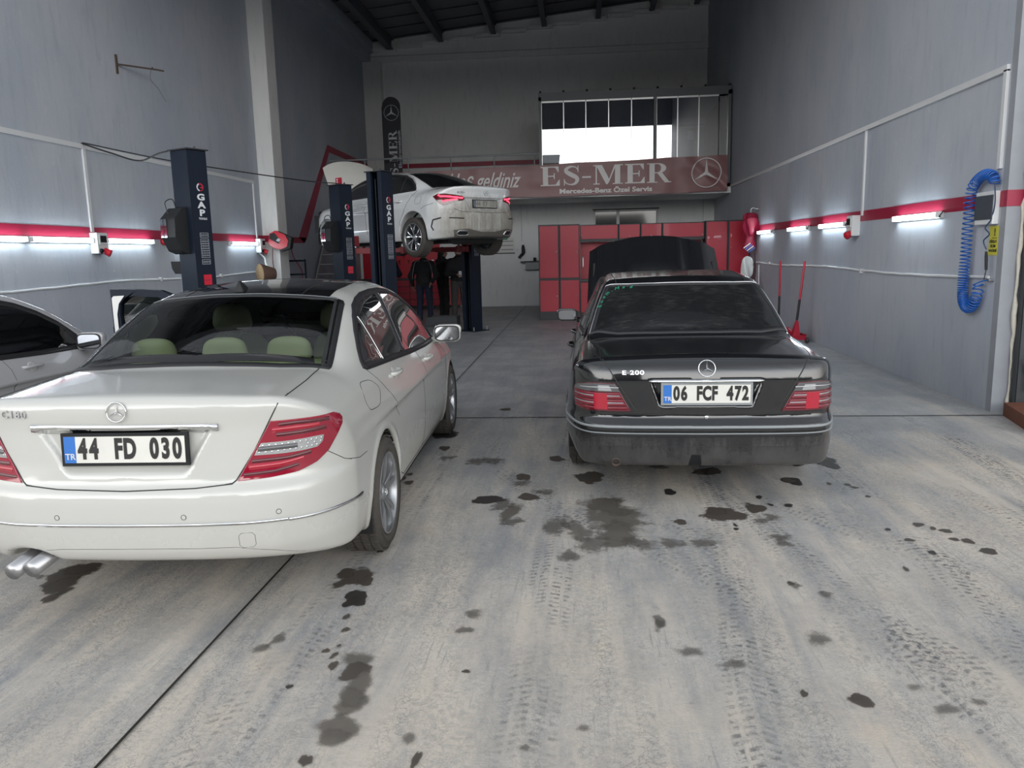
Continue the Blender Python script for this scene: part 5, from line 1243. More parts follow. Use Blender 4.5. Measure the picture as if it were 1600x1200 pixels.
# ================================================================== compact saloon up on the lift
SIDE_A = [(1.02, 1.052), (1.10, 1.15), (1.25, 1.248), (1.45, 1.322), (1.75, 1.368), (2.1, 1.385), (2.5, 1.378), (2.80, 1.325), (3.05, 1.235), (3.3, 1.09), (3.42, .985), (2.9, 1.008), (2.2, 1.022), (1.6, 1.03)]
REARA = [(-.60, .70), (-.4, .63), (0, .60), (.4, .63), (.60, .70), (.56, 1.05), (.50, 1.45), (.25, 1.40), (0, 1.385), (-.25, 1.40), (-.50, 1.45), (-.56, 1.05)]
def lifted_car():
    V, F = build_body(PA, .016); sh = Shell(V, F); SHELLS['As'] = sh
    r = thing('sedan_car', 'white saloon raised high on the two-post lift, lit tail lamps, mud-streaked bumper', 'car', (-1.51, 13.29, 1.62), .855)
    # open nose: bonnet and front end left off the closed shell
    c = V[F].mean(axis=1); cut = (c[:, 1] > 3.62) & (c[:, 2] > .86) & (np.abs(c[:, 0]) < .70) | (c[:, 1] > 4.05)
    o = bpy.data.objects.new('body', np_mesh('body', V, F[~cut], M['paint_white_dirty'])); COL.objects.link(o); o.parent = r
    D = 'dark_trim'
    m = MB(); sh.patch(m, FR_TOP, REARA, off=.003, edge=.004); m.build('rear_window', M['dark_glass'], r)
    m = MB(); sh.ribbon(m, FR_TOP, REARA, .025, .005, 0, True); m.build('window_rubber', M[D], r)
    for s_ in (-1, 1):
        fr = fr_side(s_)
        m = MB(); sh.patch(m, fr, SIDE_A, off=.002, edge=.003); m.build('side_window', M['dark_glass'], r)
        m = MB(); sh.ribbon(m, fr, SIDE_A, .026, .005, 0, True); sh.ribbon(m, fr, [(2.10, 1.02), (2.20, 1.38)], .07, .005); sh.ribbon(m, fr, [(1.40, 1.03), (1.40, 1.30)], .015, .005); m.build('window_frame', M[D], r)
        m = MB(); sh.seam(m, fr, [(1.01, 1.07), (1.09, 1.17), (1.24, 1.27), (1.45, 1.345), (1.75, 1.39)], .004, 0, .03, -.005); m.build('window_trim', M['chrome'], r)
        door_handle(r, sh, s_, 1.34, .875, 'paint_white_dirty'); door_handle(r, sh, s_, 2.42, .865, 'paint_white_dirty')
    m = MB(); q_ = .004
    for s_ in (-1, 1):
        fr = fr_side(s_)
        sh.seam(m, fr, [(.98, 1.05), (1.04, .90), (1.17, .70), (1.27, .55), (1.27, .30)], q_); sh.seam(m, fr, [(2.30, 1.01), (2.34, .8), (2.30, .35)], q_); sh.seam(m, fr, [(3.42, .98), (3.44, .7), (3.36, .32)], q_)
        sh.seam(m, fr, [(.42, .80), (.62, .76), (.70, .72)], .003); sh.seam(m, FR_TOP, [(s_ * .60, .68), (s_ * .62, .3), (s_ * .56, .12)], .004)
        sh.seam(m, fr, round_poly([(.72, .93), (.88, .93), (.88, .81), (.72, .81)], 2), .0025, closed=True)
    sh.seam(m, FR_REAR, [(-.62, .70), (-.52, .655), (0, .640), (.52, .655), (.62, .70)], .004)
    m.build('panel_gap', M['seam'], r)
    for s_ in (-1, 1):
        fr = fr_diag(s_, 38)
        cv = lambda L: loc2uv(fr, [(s_ * a, b, c) for a, b, c in L])
        m = MB(); sh.patch(m, fr, cv([(.838, .43, .905), (.80, .34, .945), (.72, .235, .945), (.60, .15, .925), (.47, .11, .905), (.44, .105, .865), (.46, .11, .835), (.60, .15, .815), (.70, .21, .775), (.76, .27, .755), (.80, .33, .80)]), off=.006, edge=.004, step=.025); o = m.build('tail_lamp', M['lens_red_dark'], r)
        m = MB(); sh.ribbon(m, fr, cv([(.78, .31, .905), (.70, .22, .90), (.58, .145, .885), (.47, .11, .875)]), .024, .009); sh.ribbon(m, fr, cv([(.76, .28, .825), (.66, .18, .845), (.56, .14, .860)]), .022, .009); sh.ribbon(m, fr, cv([(.80, .34, .925), (.78, .31, .905)]), .02, .009); m.build('lamp_glow', M['lamp_glow'], o)
    q = sh.cast(FR_REAR, 0, .79); p = plate(r, frame((0, q[0].y - .02, .785), (1, 0, 0), z=(0, -1, 0)), '44 KV 121')
    p.data.materials[1] = simple('dusty_plate', (.30, .29, .26), .6, var=.3, vscale=12); p.data.materials[2] = simple('dusty_blue', (.10, .12, .16), .6)
    for ch in p.children: ch.data.materials[0] = simple('dusty_letters', (.17, .165, .15), .7)
    m = MB(); q = sh.cast(FR_REAR, 0, .965); star_badge(m, frame(q[0] + q[1] * .008, (1, 0, 0), z=(0, -1, 0)), .045); m.build('round_emblem', M['grey_plastic'], r)
    q = sh.cast(FR_REAR, -.50, .965); m = MB(); m.text('A 200', .06, frame(q[0] + q[1] * .006, (1, -.1, 0), z=(-.1, -1, 0)), depth=.006, bold=.001, sx=1.1, sy=.8); m.build('model_badge', M['grey_plastic'], r)
    # lower diffuser, exhaust frames, side vents
    m = MB(); sh.patch(m, FR_REAR, [(-.62, .25), (-.66, .36), (-.44, .38), (-.30, .33), (0, .325), (.30, .33), (.44, .38), (.66, .36), (.62, .25), (0, .245)], off=.006, edge=.003, step=.03); m.build('diffuser', M['muddy_plastic'], r)
    for s_ in (-1, 1):
        m = MB(); pl = [(s_ * .40, .295), (s_ * .44, .345), (s_ * .58, .35), (s_ * .61, .30), (s_ * .56, .275), (s_ * .44, .275)]
        sh.patch(m, FR_REAR, pl, off=.012, edge=.0, step=.02); sh.ribbon(m, FR_REAR, pl, .014, .018, 1, True, .02); m.build('exhaust_trim', [M['black_plastic'], M['steel']], r)
        m = MB(); fr = fr_diag(s_, 50); cv = lambda L: loc2uv(fr, [(s_ * a, b, c) for a, b, c in L])
        sh.ribbon(m, fr, cv([(.80, .28, .56), (.86, .42, .53), (.865, .46, .42), (.85, .42, .36)]), .022, .004); sh.ribbon(m, FR_REAR, [(s_ * .72, .555), (s_ * .50, .545)], .018, .004); m.build('bumper_vent', M['dark_trim'], r)
    w = make_wheel('wheel', r, (.80, .93, .262), 1, R=.322, rimR=.235, w=.225, style='aero5')
    copy_wheel(w, r, (-.80, .93, .262), -1); copy_wheel(w, r, (.80, 3.66, .285), 1)
    m = MB(); m.box((-.62, .2, .23), (.62, .8, .30)); m.box((-.5, .5, .16), (.5, 3.9, .3)); m.box((-.84, 1.35, .2), (.84, 3.3, .33)); m.tube([(-.72, .93, .28), (-.3, .95, .25), (.3, .95, .25), (.72, .93, .28)], .04, 8); m.lathe([(.0, -.5), (.11, -.5), (.13, -.4), (.13, .4), (.11, .5), (0, .5)], 16, 0, frame((0, .45, .26), (0, 0, 1), z=(1, 0, 0)))
    for yy in (.93, 3.66):
        for s_ in (-1, 1):
            rows = [[(s_ * xx, yy + .362 * math.cos(a), .335 + .362 * math.sin(a)) for a in np.linspace(-.35, PI + .35, 20)] for xx in (.60, .885)]
            m.grid(rows, 0, True); m.box((s_ * .58, yy - .38, .2), (s_ * .6, yy + .38, .72))
    m.box((-.60, 3.75, .35), (.60, 4.05, .80)); m.box((-.55, 4.2, .30), (.55, 4.26, .75)); m.tube([(-.75, 4.15, .82), (-.3, 4.25, .86), (.3, 4.25, .86), (.75, 4.15, .82)], .035, 8)
    for s_ in (-1, 1): m.tube([(s_ * .6, 3.7, .6), (s_ * .62, 4.3, .55)], .05, 8); m.box((s_ * .55, 4.1, .45), (s_ * .78, 4.3, .78))
    m.lathe([(.05, -.06), (.14, -.05), (.14, -.03), (.07, -.03), (.07, .03), (0, .03)], 24, 0, frame((-.74, 3.66, .30), (0, 0, 1), z=(-1, 0, 0)))
    m.build('underbody', M['underbody'], r)
    door_mirror(r, (.96, 3.10, 1.06), 1, 'black_plastic', .14, .22); door_mirror(r, (-.96, 3.10, 1.06), -1, 'black_plastic', .14, .22)
    # raised bonnet
    m = MB(); top = []; bot = []
    for i in range(13):
        v = i / 12; ra = []; rb = []
        for j in range(27):
            u = j / 26 * 2 - 1; au = abs(u); hw = .74 - .10 * v ** 3
            tip = -.16 * au ** 2.5 * v; s_ = 1.08 * v + tip; ang = math.radians(56); nx = -.05 * au ** 2 - .10 * (2 * v - 1) ** 2 * .6
            y = 3.50 + s_ * math.cos(ang) - nx * math.sin(ang); z = 1.0 + s_ * math.sin(ang) + nx * math.cos(ang)
            ra.append((u * hw, y, z)); rb.append((u * hw * .98, y + .02 * math.sin(ang), z - .02 * math.cos(ang)))
        top.append(ra); bot.append(rb)
    m.grid(top, 0, True); m.grid(bot, 0, True, flip=True); m.grid([[a[0] for a in top], [a[0] for a in bot]], 0); m.grid([[a[-1] for a in bot], [a[-1] for a in top]], 0); m.grid([top[-1], bot[-1]], 0)
    m.build('bonnet', [simple('bonnet_white', (.72, .71, .66), .35, coat=.5)], r)
    return r
lifted_car()
# ------------------------------------------------------------------ two-post lifts
def column(name, label, x, y, u, sgn, lampbox=False, red_top=False, carriage_z=.35, group=None, H=2.85):
    """u: unit vector towards the other column; label face normal = v"""
    u = Vector((u[0], u[1], 0)).normalized(); v = Vector((u.y, -u.x, 0)) * sgn
    T = Matrix((u, v, Vector((0, 0, 1)))).transposed().to_4x4(); T.translation = Vector((0, 0, 0))
    su, sv, t = .26, .30, .012
    o = thing(name, label, 'car lift', (x, y, 0))
    m = MB()
    m.box((-su / 2, -sv / 2, 0), (-su / 2 + t, sv / 2, H), 0, T)
    for s_ in (-1, 1):
        m.box((-su / 2, s_ * sv / 2 - s_ * t, 0), (su / 2, s_ * sv / 2, H), 0, T); m.box((su / 2 - t, s_ * sv / 2 - s_ * .085, 0), (su / 2, s_ * sv / 2, H), 0, T)
        m.box((su / 2 - .05, s_ * sv / 2 - s_ * .085, .02), (su / 2, s_ * sv / 2 - s_ * .075, H - .02), 0, T)
    m.build('post', M['navy_metal'], o, bevel=.006)
    m = MB(); m.box((-su / 2 - .02, -sv / 2 - .025, H), (su / 2 + .02, sv / 2 + .025, H + .014), 0, T)
    for s_ in (-1, 1): m.cyl(T @ Vector((.04, s_ * .07, H)), T @ Vector((.04, s_ * .07, H + .05)), .012, 8)
    m.build('top_plate', M['black_metal'], o)
    m = MB(); m.box((-su / 2 - .10, -sv / 2 - .10, 0), (su / 2 + .10, sv / 2 + .10, .018), 0, T)
    for a in (-1, 1):
        for b in (-1, 1): m.cyl(T @ Vector((a * (su / 2 + .065), b * (sv / 2 + .06), 0)), T @ Vector((a * (su / 2 + .065), b * (sv / 2 + .06), .09)), .011, 8, 1)
    m.build('base_plate', [M['navy_metal'], M['steel']], o)
    m = MB(); m.cyl(T @ Vector((0.0, 0, .05)), T @ Vector((0, 0, H - .05)), .022, 10); m.cyl(T @ Vector((.03, .06, .05)), T @ Vector((.03, .06, H - .1)), .006, 6); m.cyl(T @ Vector((.03, -.06, .05)), T @ Vector((.03, -.06, H - .1)), .006, 6); m.build('lifting_screw', M['dark_steel'], o)
    # lettering on the label face: u direction runs (sgn) so the text is read from outside
    fx = -u if sgn > 0 else u
    F = frame(T @ Vector((0, sv / 2 + .001, 0)), -fx if v.cross(Vector((0, 0, 1))).dot(-fx) < 0 else fx, z=v)
    F = frame(T @ Vector((0, sv / 2 + .001, 0)), Vector((0, 0, 1)).cross(v), z=v)
    L = lambda a, b: F @ Matrix.Translation((a, b, 0))
    m = MB(); k = .01
    for ch, z in (('G', 2.315), ('A', 2.225), ('P', 2.135)): m.text(ch, .115, L(k, z), depth=.002, bold=.0045, sx=1.25, sy=.86)
    m.text('TOOLS', .032, L(k + .005, 2.07), depth=.002, bold=.0006, sx=1.1); m.build('maker_lettering', M['white_print'], o)
    def arc(a0, a1, r, w, cx, cz, mi):
        A = np.linspace(a0, a1, 14); m.grid([[(cx + (r - w) * math.cos(a), cz + (r - w) * math.sin(a), .001) for a in A], [(cx + r * math.cos(a), cz + r * math.sin(a), .001) for a in A]], mi, False, F, flip=True)
    m = MB(); arc(PI * .62, PI * 1.42, .048, .016, k, 2.43, 1); arc(-.1, PI * .62, .048, .018, k, 2.43, 0); m.box((k, 2.42, 0), (k + .045, 2.434, .0015), 0, F); arc(PI * 1.42, PI * 1.95, .044, .010, k, 2.43, 0)
    m.build('round_logo', [M['red_metal'], M['white_print']], o)
    m = MB(); w_ = .058
    for z in (1.88, 1.81, 1.755, 1.70, 1.645, 1.57):
        m.box((k - w_, z - .028, 0), (k + w_, z - .024, .0012), 0, F); m.box((k - w_, z + .024, 0), (k + w_, z + .028, .0012), 0, F)
        m.box((k - w_, z - .028, 0), (k - w_ + .004, z + .028, .0012), 0, F); m.box((k + w_ - .004, z - .028, 0), (k + w_, z + .028, .0012), 0, F)
        for q in range(6):
            xx = k - w_ + .014 + q * .0165; hh = [.014, .010, .016, .012, .015, .009][(q + int(z * 100)) % 6]
            m.box((xx, z - hh, 0), (xx + .004, z + hh * .8, .0012), 0, F); m.box((xx, z + hh * .3, 0), (xx + .011, z + hh * .3 + .004, .0012), 0, F)
    m.build('instruction_panel', M['grey_print'], o)
    if lampbox: m = MB(); m.box((k - .055, 1.30, 0), (k + .055, 1.42, .0015), 0, F); m.box((k - .045, 1.35, .0015), (k + .045, 1.362, .002), 1, F); m.build('warning_sticker', [M['red_plastic'], M['stripe_red']], o)
    if lampbox:
        m = MB()
        P = [(-su / 2, 2.20), (-su / 2 - .05, 2.20), (-su / 2 - .17, 2.08), (-su / 2 - .18, 1.86), (-su / 2 - .10, 1.70), (-su / 2, 1.66)]
        TT = T @ Matrix(((1, 0, 0, 0), (0, 0, 1, -.20), (0, 1, 0, 0), (0, 0, 0, 1)))
        m.prism(P, 0, .26, 0, TT); m.build('power_unit', M['black_plastic'], o, bevel=.02, seg=3)
        m = MB(); m.box((-su / 2 - .187, -.19, 1.86), (-su / 2 - .176, -.08, 2.07), 0, T); m.build('glass_panel', M['mirror'], o)
        m = MB()
        for a, b in (((-.188, -.14), (1.86, 2.07)),): m.box((-su / 2 - .190, -.138, 1.85), (-su / 2 - .186, -.132, 2.08), 0, T)
        m.box((-su / 2 - .190, -.195, 1.96), (-su / 2 - .186, -.075, 1.967), 0, T); m.build('panel_bars', M['black_plastic'], o)
        m = MB(); m.tube(smooth_path([T @ Vector((-su / 2 - .12, -.12, 2.14)), T @ Vector((-su / 2 - .14, -.13, 2.26)), T @ Vector((-su / 2 - .05, -.12, 2.30)), T @ Vector((-su / 2 - .01, -.12, 2.2))]), .006, 6); m.build('power_lead', M['black_cable'], o)
    if red_top:
        m = MB(); m.box((-.03, -.08, H + .014), (.0, .06, H + .13), 0, T); m.box((-.032, -.05, H + .045), (-.028, -.015, H + .07), 1, T); m.box((-.032, -.05, H + .085), (-.028, -.015, H + .11), 1, T); m.build('red_bracket', [M['red_metal'], M['white_print']], o)
    if carriage_z is not None:
        z = carriage_z; m = MB(); m.box((-.06, -.105, z - .30), (.09, .105, z + .30), 0, T); m.box((.09, -.14, z - .20), (.24, .14, z - .02), 0, T); m.build('carriage', M['arm_red'], o, bevel=.008)
    return o, T
def arms(parent, T, org, targets, z, name='lift_arm'):
    for tx, ty, tz in targets:
        a = T @ Vector((.20, .06 if (T.inverted() @ Vector((tx - org[0], ty - org[1], 0))).y > 0 else -.06, z - .12)); b = Vector((tx - org[0], ty - org[1], z - .12)); d = (b - a); L = d.length
        FR = frame(a, d, z=(0, 0, 1)); m = MB(); m.box((-.06, -.06, -.05), (L * .55, .06, .05), 0, FR); m.box((L * .5, -.045, -.038), (L, .045, .038), 0, FR)
        for q in (0, L): m.cyl(FR @ Vector((q, 0, -.06)), FR @ Vector((q, 0, .06)), .06, 14)
        m.cyl(FR @ Vector((L, 0, .05)), FR @ Vector((L, 0, tz - (z - .12) - .02)), .028, 12, 1); m.cyl(FR @ Vector((L, 0, tz - (z - .12) - .03)), FR @ Vector((L, 0, tz - (z - .12))), .06, 16, 2)
        m.build(name, [M['arm_red'], M['steel'], M['rubber']], parent, bevel=.004)
u1 = Vector((math.cos(math.radians(63.7)), math.sin(math.radians(63.7)))); u2 = Vector((math.cos(math.radians(54)), math.sin(math.radians(54))))
c1 = Vector((-3.80, 10.60)); c2 = Vector((-3.17, 14.85))
pA, pC, pB, pD = c1 - u1 * 1.69, c1 + u1 * 1.69, c2 - u2 * 1.6, c2 + u2 * 1.6
A, TA = column('lift_column', 'leftmost dark blue lift column with a power unit box, in front of the left wall', pA.x, pA.y, u1, 1, True)
C_, TC = column('lift_column', 'dark blue lift column with open channel, in front of the raised white car', pC.x, pC.y, -u1, -1)
B_, TB = column('lift_column', 'dark blue lift column with a red bracket on top, beside the raised bonnet', pB.x, pB.y, u2, 1, True, True, 1.96, H=2.80)
D_, TD = column('lift_column', 'dark lift column behind the raised car, its foot seen past the white mirror', pD.x, pD.y, -u2, -1, carriage_z=1.96, H=2.80)
def car_pt(lx, ly): return (-1.51 + lx * math.cos(.855) - ly * math.sin(.855), 13.29 + lx * math.sin(.855) + ly * math.cos(.855))
arms(B_, TB, pB, [(*car_pt(-.66, 1.55), 1.82), (*car_pt(-.66, 3.05), 1.82)], 1.80)
arms(D_, TD, pD, [(*car_pt(.66, 1.55), 1.82), (*car_pt(.66, 3.05), 1.82)], 1.80)
arms(A, TA, pA, [(pA.x + .2, pA.y + 1.1, .14), (pA.x + 1.15, pA.y + .05, .14)], .22); arms(C_, TC, pC, [(pC.x - .2, pC.y - 1.1, .14), (pC.x - 1.15, pC.y - .05, .14)], .22)
cable([(XL + .01, 10.25, 3.16), (-6.1, 10.1, 3.0), (-5.5, 9.7, 2.84), (-5.0, 9.3, 2.87), (pA.x - .05, pA.y + .02, 2.885)], .010, 'black_cable', 'overhead_cable', 'short black cable sagging from the wall hook to the leftmost lift column')
cable([(XL + .01, 10.27, 3.17), (-5.9, 11.2, 3.02), (-5.1, 12.5, 2.92), (-4.6, 13.5, 2.88), (pB.x - .03, pB.y - .05, 2.835)], .009, 'black_cable', 'overhead_cable', 'long black cable stretched from the wall hook to the red-bracket lift column')

# ------------------------------------------------------------------ mezzanine: railing, banner, flag, office
o = thing('railing', 'thin grey metal railing along the mezzanine edge left of the glass office', 'railing', (XL, 20.95, 3.13))
m = MB(); m.tube([(.0, 0, .97), (5.55, 0, .97)], .022, 8); m.build('top_rail', M['grey_plastic'], o)
for x in (.95, 2.12, 3.26, 4.40, 5.45):
    m = MB(); m.tube([(x, 0, 0), (x, 0, .97)], .016, 8); m.build('post', M['grey_plastic'], o)
m = MB(); m.tube([(.0, 0, .5), (5.5, 0, .5)], .012, 8); m.build('mid_rail', M['grey_plastic'], o)

def cloth_y(x, z):
    r = np.clip((x - 2.6) / 1.1, 0, 1); d = z - 3.45
    y = .012 * math.sin(x * 3.1 + d * 2) + .008 * math.sin(x * 7.3 - d * 5) + .006 * math.sin(x * 13 + 1)
    y += r * (.045 * math.sin((x - 2.6) * 10 + d * 9) + .03 * math.sin((x * .8 + d) * 17))
    y += .02 * math.sin(d * 14 + x * .7) * (.4 + .6 * r)
    return 20.84 + y * .8
def banner_z(x, v):
    top = 3.72 + (x + 5.3) * .022 - .02 * abs(math.sin(x * 1.37)) ; bot = 3.0 + .012 * math.sin(x * 2.1)
    return bot + (top - bot) * v
o = thing('banner', 'long dusty-rose banner reading ES-MER hung across the mezzanine edge', 'banner', (0, 0, 0))
m = MB(); P = []; Q = []
for i in range(13):
    v = i / 12; P.append([(x, cloth_y(x, banner_z(x, v)), banner_z(x, v)) for x in np.linspace(-5.35, 3.76, 190)]); Q.append([(a, b + .006, c) for a, b, c in P[-1]])
m.grid(P, 0, True); m.grid(Q, 0, True, flip=True); m.build('cloth', M['banner_cloth'], o)
def drape(mb, off=.014):
    for i, (x, y, z) in enumerate(mb.v): mb.v[i] = (x, cloth_y(x, z) - off + (y), z)
def glyph(mb, ch, T):
    R_ = lambda a, b, c, d: mb.prism([(a, b), (c, b), (c, d), (a, d)], 0, .004, 0, T)
    Pg = lambda *p: mb.prism(list(p), 0, .004, 0, T)
    if ch == 'E':
        R_(.10, 0, .33, 1); R_(0, .94, .80, 1); R_(.33, .47, .62, .53); R_(0, 0, .84, .06); Pg((.80, 1), (.80, .70), (.77, .70), (.64, .94), (.64, 1)); Pg((.84, 0), (.84, .32), (.81, .32), (.66, .06), (.66, 0)); R_(.58, .35, .62, .65); return .84
    if ch == '-': R_(0, .36, .38, .45); return .38
    if ch == 'M':
        R_(.10, 0, .16, 1); R_(0, 0, .28, .05); R_(0, .95, .3, 1); Pg((.12, 1), (.38, 1), (.72, .20), (.62, 0), (.56, 0)); Pg((.60, 0), (.68, .10), (1.0, 1), (.92, 1)); R_(.94, 0, 1.17, 1); R_(.84, 0, 1.28, .05); R_(.92, .95, 1.28, 1); return 1.28
    if ch == 'R':
        R_(.10, 0, .33, 1); R_(0, 0, .45, .05); R_(0, .95, .33, 1)
        A = np.linspace(-PI / 2, PI / 2, 16); o_ = [(.48 + .34 * math.cos(a), .745 + .255 * math.sin(a)) for a in A]; i_ = [(.46 + .14 * math.cos(a), .745 + .205 * math.sin(a)) for a in A]
        mb.grid([[(x, y, .004) for x, y in i_], [(x, y, .004) for x, y in o_]], 0, False, T, flip=True); R_(.33, .95, .48, 1); R_(.33, .49, .48, .54); Pg((.44, .50), (.64, .53), (.94, .06), (1.04, .05), (1.04, 0), (.76, 0)); return 1.04
    if ch == 'S':
        c = smooth_path([(.70, .78, 0), (.60, .92, 0), (.42, .965, 0), (.22, .88, 0), (.19, .72, 0), (.40, .55, 0), (.62, .40, 0), (.66, .24, 0), (.56, .08, 0), (.38, .035, 0), (.20, .10, 0), (.09, .26, 0)], 5)
        n = len(c); rows = []
        for i, p in enumerate(c):
            t = i / (n - 1); w = .022 + .088 * math.exp(-((t - .47) / .20) ** 2) + .02 * math.exp(-((t - .25) / .1) ** 2) + .02 * math.exp(-((t - .7) / .1) ** 2)
            d = (c[min(i + 1, n - 1)] - c[max(i - 1, 0)]).normalized(); nn = Vector((-d.y, d.x, 0)) * w; rows.append([p - nn + Vector((0, 0, .004)), p + nn + Vector((0, 0, .004))])
        mb.grid(rows, 0, False, T); R_(.68, .68, .72, 1); R_(.08, 0, .12, .33); return .78
def es_mer(mb, T, sp=.10):
    x = 0
    for ch in 'ES-MER': x += glyph(mb, ch, T @ Matrix.Translation((x, 0, 0))) + sp
    return x - sp
W_ES = 5.16 + .5
m = MB(); FB = lambda x, z, sx, sz: frame((x, 0, z), (1, 0, 0), z=(0, -1, 0)) @ Matrix.Diagonal((sx, sz, 1, 1))
m = MB(); es_mer(m, FB(-.99, 3.265, 3.34 / (5.16 + .5), .485)); drape(m); m.build('big_lettering', M['banner_white'], o)
m = MB(); m.text('Mercedes-Benz Özel Servis', .165, FB(.68, 3.115, 1, 1), depth=.003, bold=.006, sx=1.30, sy=1.0); drape(m); m.build('small_lettering', M['banner_white'], o)
m = MB(); m.text('Hoş geldiniz', .56, FB(-1.58, 3.43, 1, 1), depth=.003, bold=.007, sx=.66, sy=1., align='RIGHT', shear=.45); drape(m, .024); m.build('script_lettering', M['banner_white'], o)
m = MB(); star_badge(m, FB(3.23, 3.47, 1, 1) @ Matrix.Translation((0, 0, .0)), .36, tube=.045, depth=.004); drape(m, .03); m.build('star_emblem', M['banner_white'], o)

o = thing('feather_flag', 'tall black upright flag with star emblem and ES-MER standing on the mezzanine', 'flag', (-4.95, 21.3, 3.13))
m = MB(); pl = [(-.245, 0), (.235, 0), (.245, 2.30)] + [(.245 * math.cos(a) if a < PI / 2 else .245 * math.cos(a), 2.34 + .26 * math.sin(a) * (1.0 if a > PI / 2 else .98)) for a in np.linspace(.15, PI - .0, 16)]
m.prism(pl, -.008, .008, 0, frame((0, 0, 0), (1, 0, 0), z=(0, -1, 0))); m.build('cloth', M['flag_black'], o)
m = MB(); m.tube([(-.25, 0, -.0), (-.25, 0, 2.35)], .010, 8); m.build('pole', M['black_plastic'], o)
m = MB(); m.box((-.3, -.2, 0), (.3, .2, .04)); m.build('foot', M['black_metal'], o)
F = frame((0, -.010, 0), (0, 0, 1), z=(0, -1, 0)); m = MB(); es_mer(m, F @ Matrix.Translation((.35, -.02 - .10, 0)) @ Matrix.Diagonal((.245, .225, 1, 1))); m.build('big_lettering', M['grey_print'], o)
m = MB(); m.text('Elektromekanik', .115, F @ Matrix.Translation((1.25, -.185, .001)), depth=.002, sx=1.35, bold=.001); m.build('small_lettering', M['grey_print'], o)
m = MB(); star_badge(m, frame((0, -.012, 2.19), (1, 0, 0), z=(0, -1, 0)), .195, tube=.03, depth=.002); m.build('star_emblem', M['grey_print'], o)

# office
o = thing('glass_office', 'dark framed glass office box standing on the mezzanine in the right corner', 'office', (-1.02, 20.92, 3.13))
m = MB(); Wd, Hh, Dp = 4.86, 2.36, 4.10
m.box((0, 0, Hh - .10), (Wd, .10, Hh + .04)); m.box((0, 0, 0), (Wd, .10, .08)); m.box((0, 0, 0), (.07, .10, Hh)); m.box((Wd - .08, 0, 0), (Wd, .10, Hh)); m.box((2.93, -.01, 0), (3.0, .09, Hh)); m.build('frame', M['office_frame'], o)
m = MB(); m.box((0, 0, Hh + .04), (Wd, Dp, Hh + .10)); m.build('roof', M['office_frame'], o)
m = MB(); m.box((0, .1, 0), (.06, Dp, Hh)); m.box((.06, Dp - .06, 0), (Wd, Dp, Hh), 1); m.box((Wd - .04, .1, 0), (Wd, Dp, Hh), 1); m.box((.06, .1, Hh - .02), (Wd, Dp, Hh + .04), 0); m.build('inner_wall', [M['office_dark'], M['office_grey']], o)
edges = [.07, .64, 1.21, 1.79, 2.37, 2.93, 3.0, 3.53, 4.06, 4.56]
for i, (a, b) in enumerate(zip(edges[:-1], edges[1:])):
    if i == 5: continue
    m = MB(); m.box((a + .012, .045, .10), (b - .012, .055, Hh - .14)); g = m.build('glass_panel', M['office_glass'], o)
    m = MB(); m.box((a + .01, .03, Hh - .14), (b - .01, .07, Hh - .10)); m.box((a - .012, .035, .08), (a + .012, .065, Hh - .14)); m.build('panel_rail', M['alu'], g)
m = MB(); m.box((4.57, .045, .10), (4.78, .055, Hh - .14)); m.build('glass_panel', M['office_glass'], o)
for k in range(9):
    m = MB(); x = .05 + k * .595; m.lathe([(0, .0), (.028, 0), (.028, .05), (0, .06)], 10, 0, Matrix.Translation((x, .05, Hh + .10))); m.build('roof_bolt', M['black_plastic'], o)
for k, (x, z, w, h) in enumerate(((2.87, 4.95, .24, .3), (3.38, 4.96, .24, .3), (3.13, 4.62, .24, .3), (2.72, 4.66, .2, .26))):
    f = thing('framed_certificate', ['framed certificate in the office, upper left of four', 'framed certificate in the office, upper right of four', 'framed certificate in the office, lower right of four', 'framed certificate in the office, lower left of four'][k], 'picture frame', (x, 24.95, z), group='framed certificates on the office wall')
    m = MB(); m.box((-w / 2, -.02, -h / 2), (w / 2, 0, h / 2)); m.build('frame', M['black_plastic'], f); m = MB(); m.box((-w / 2 + .02, -.024, -h / 2 + .02), (w / 2 - .02, -.02, h / 2 - .02)); m.build('paper', M['office_grey'] if k > 1 else M['grey_print'], f)
f = thing('air_conditioner', 'pale air conditioner unit high on the office back wall', 'air conditioner', (3.40, 24.95, 5.31)); m = MB(); m.box((-.4, -.2, -.13), (.4, 0, .13)); m.build('case', M['grey_plastic'], f, bevel=.03); m = MB(); m.box((-.36, -.205, -.10), (.36, -.19, -.06)); m.build('louvre', M['black_plastic'], f)
f = thing('desk', 'dark office desk behind the glass panels', 'desk', (.5, 22.2, 3.13)); m = MB(); m.box((-.9, -.35, .70), (.9, .35, .74)); m.build('desk_top', M['office_dark'], f); m = MB()
for a in (-1, 1): 
    l = MB(); l.box((a * .8 - .02, -.3, 0), (a * .8 + .02, .3, .70)); l.build('leg', M['black_metal'], f)
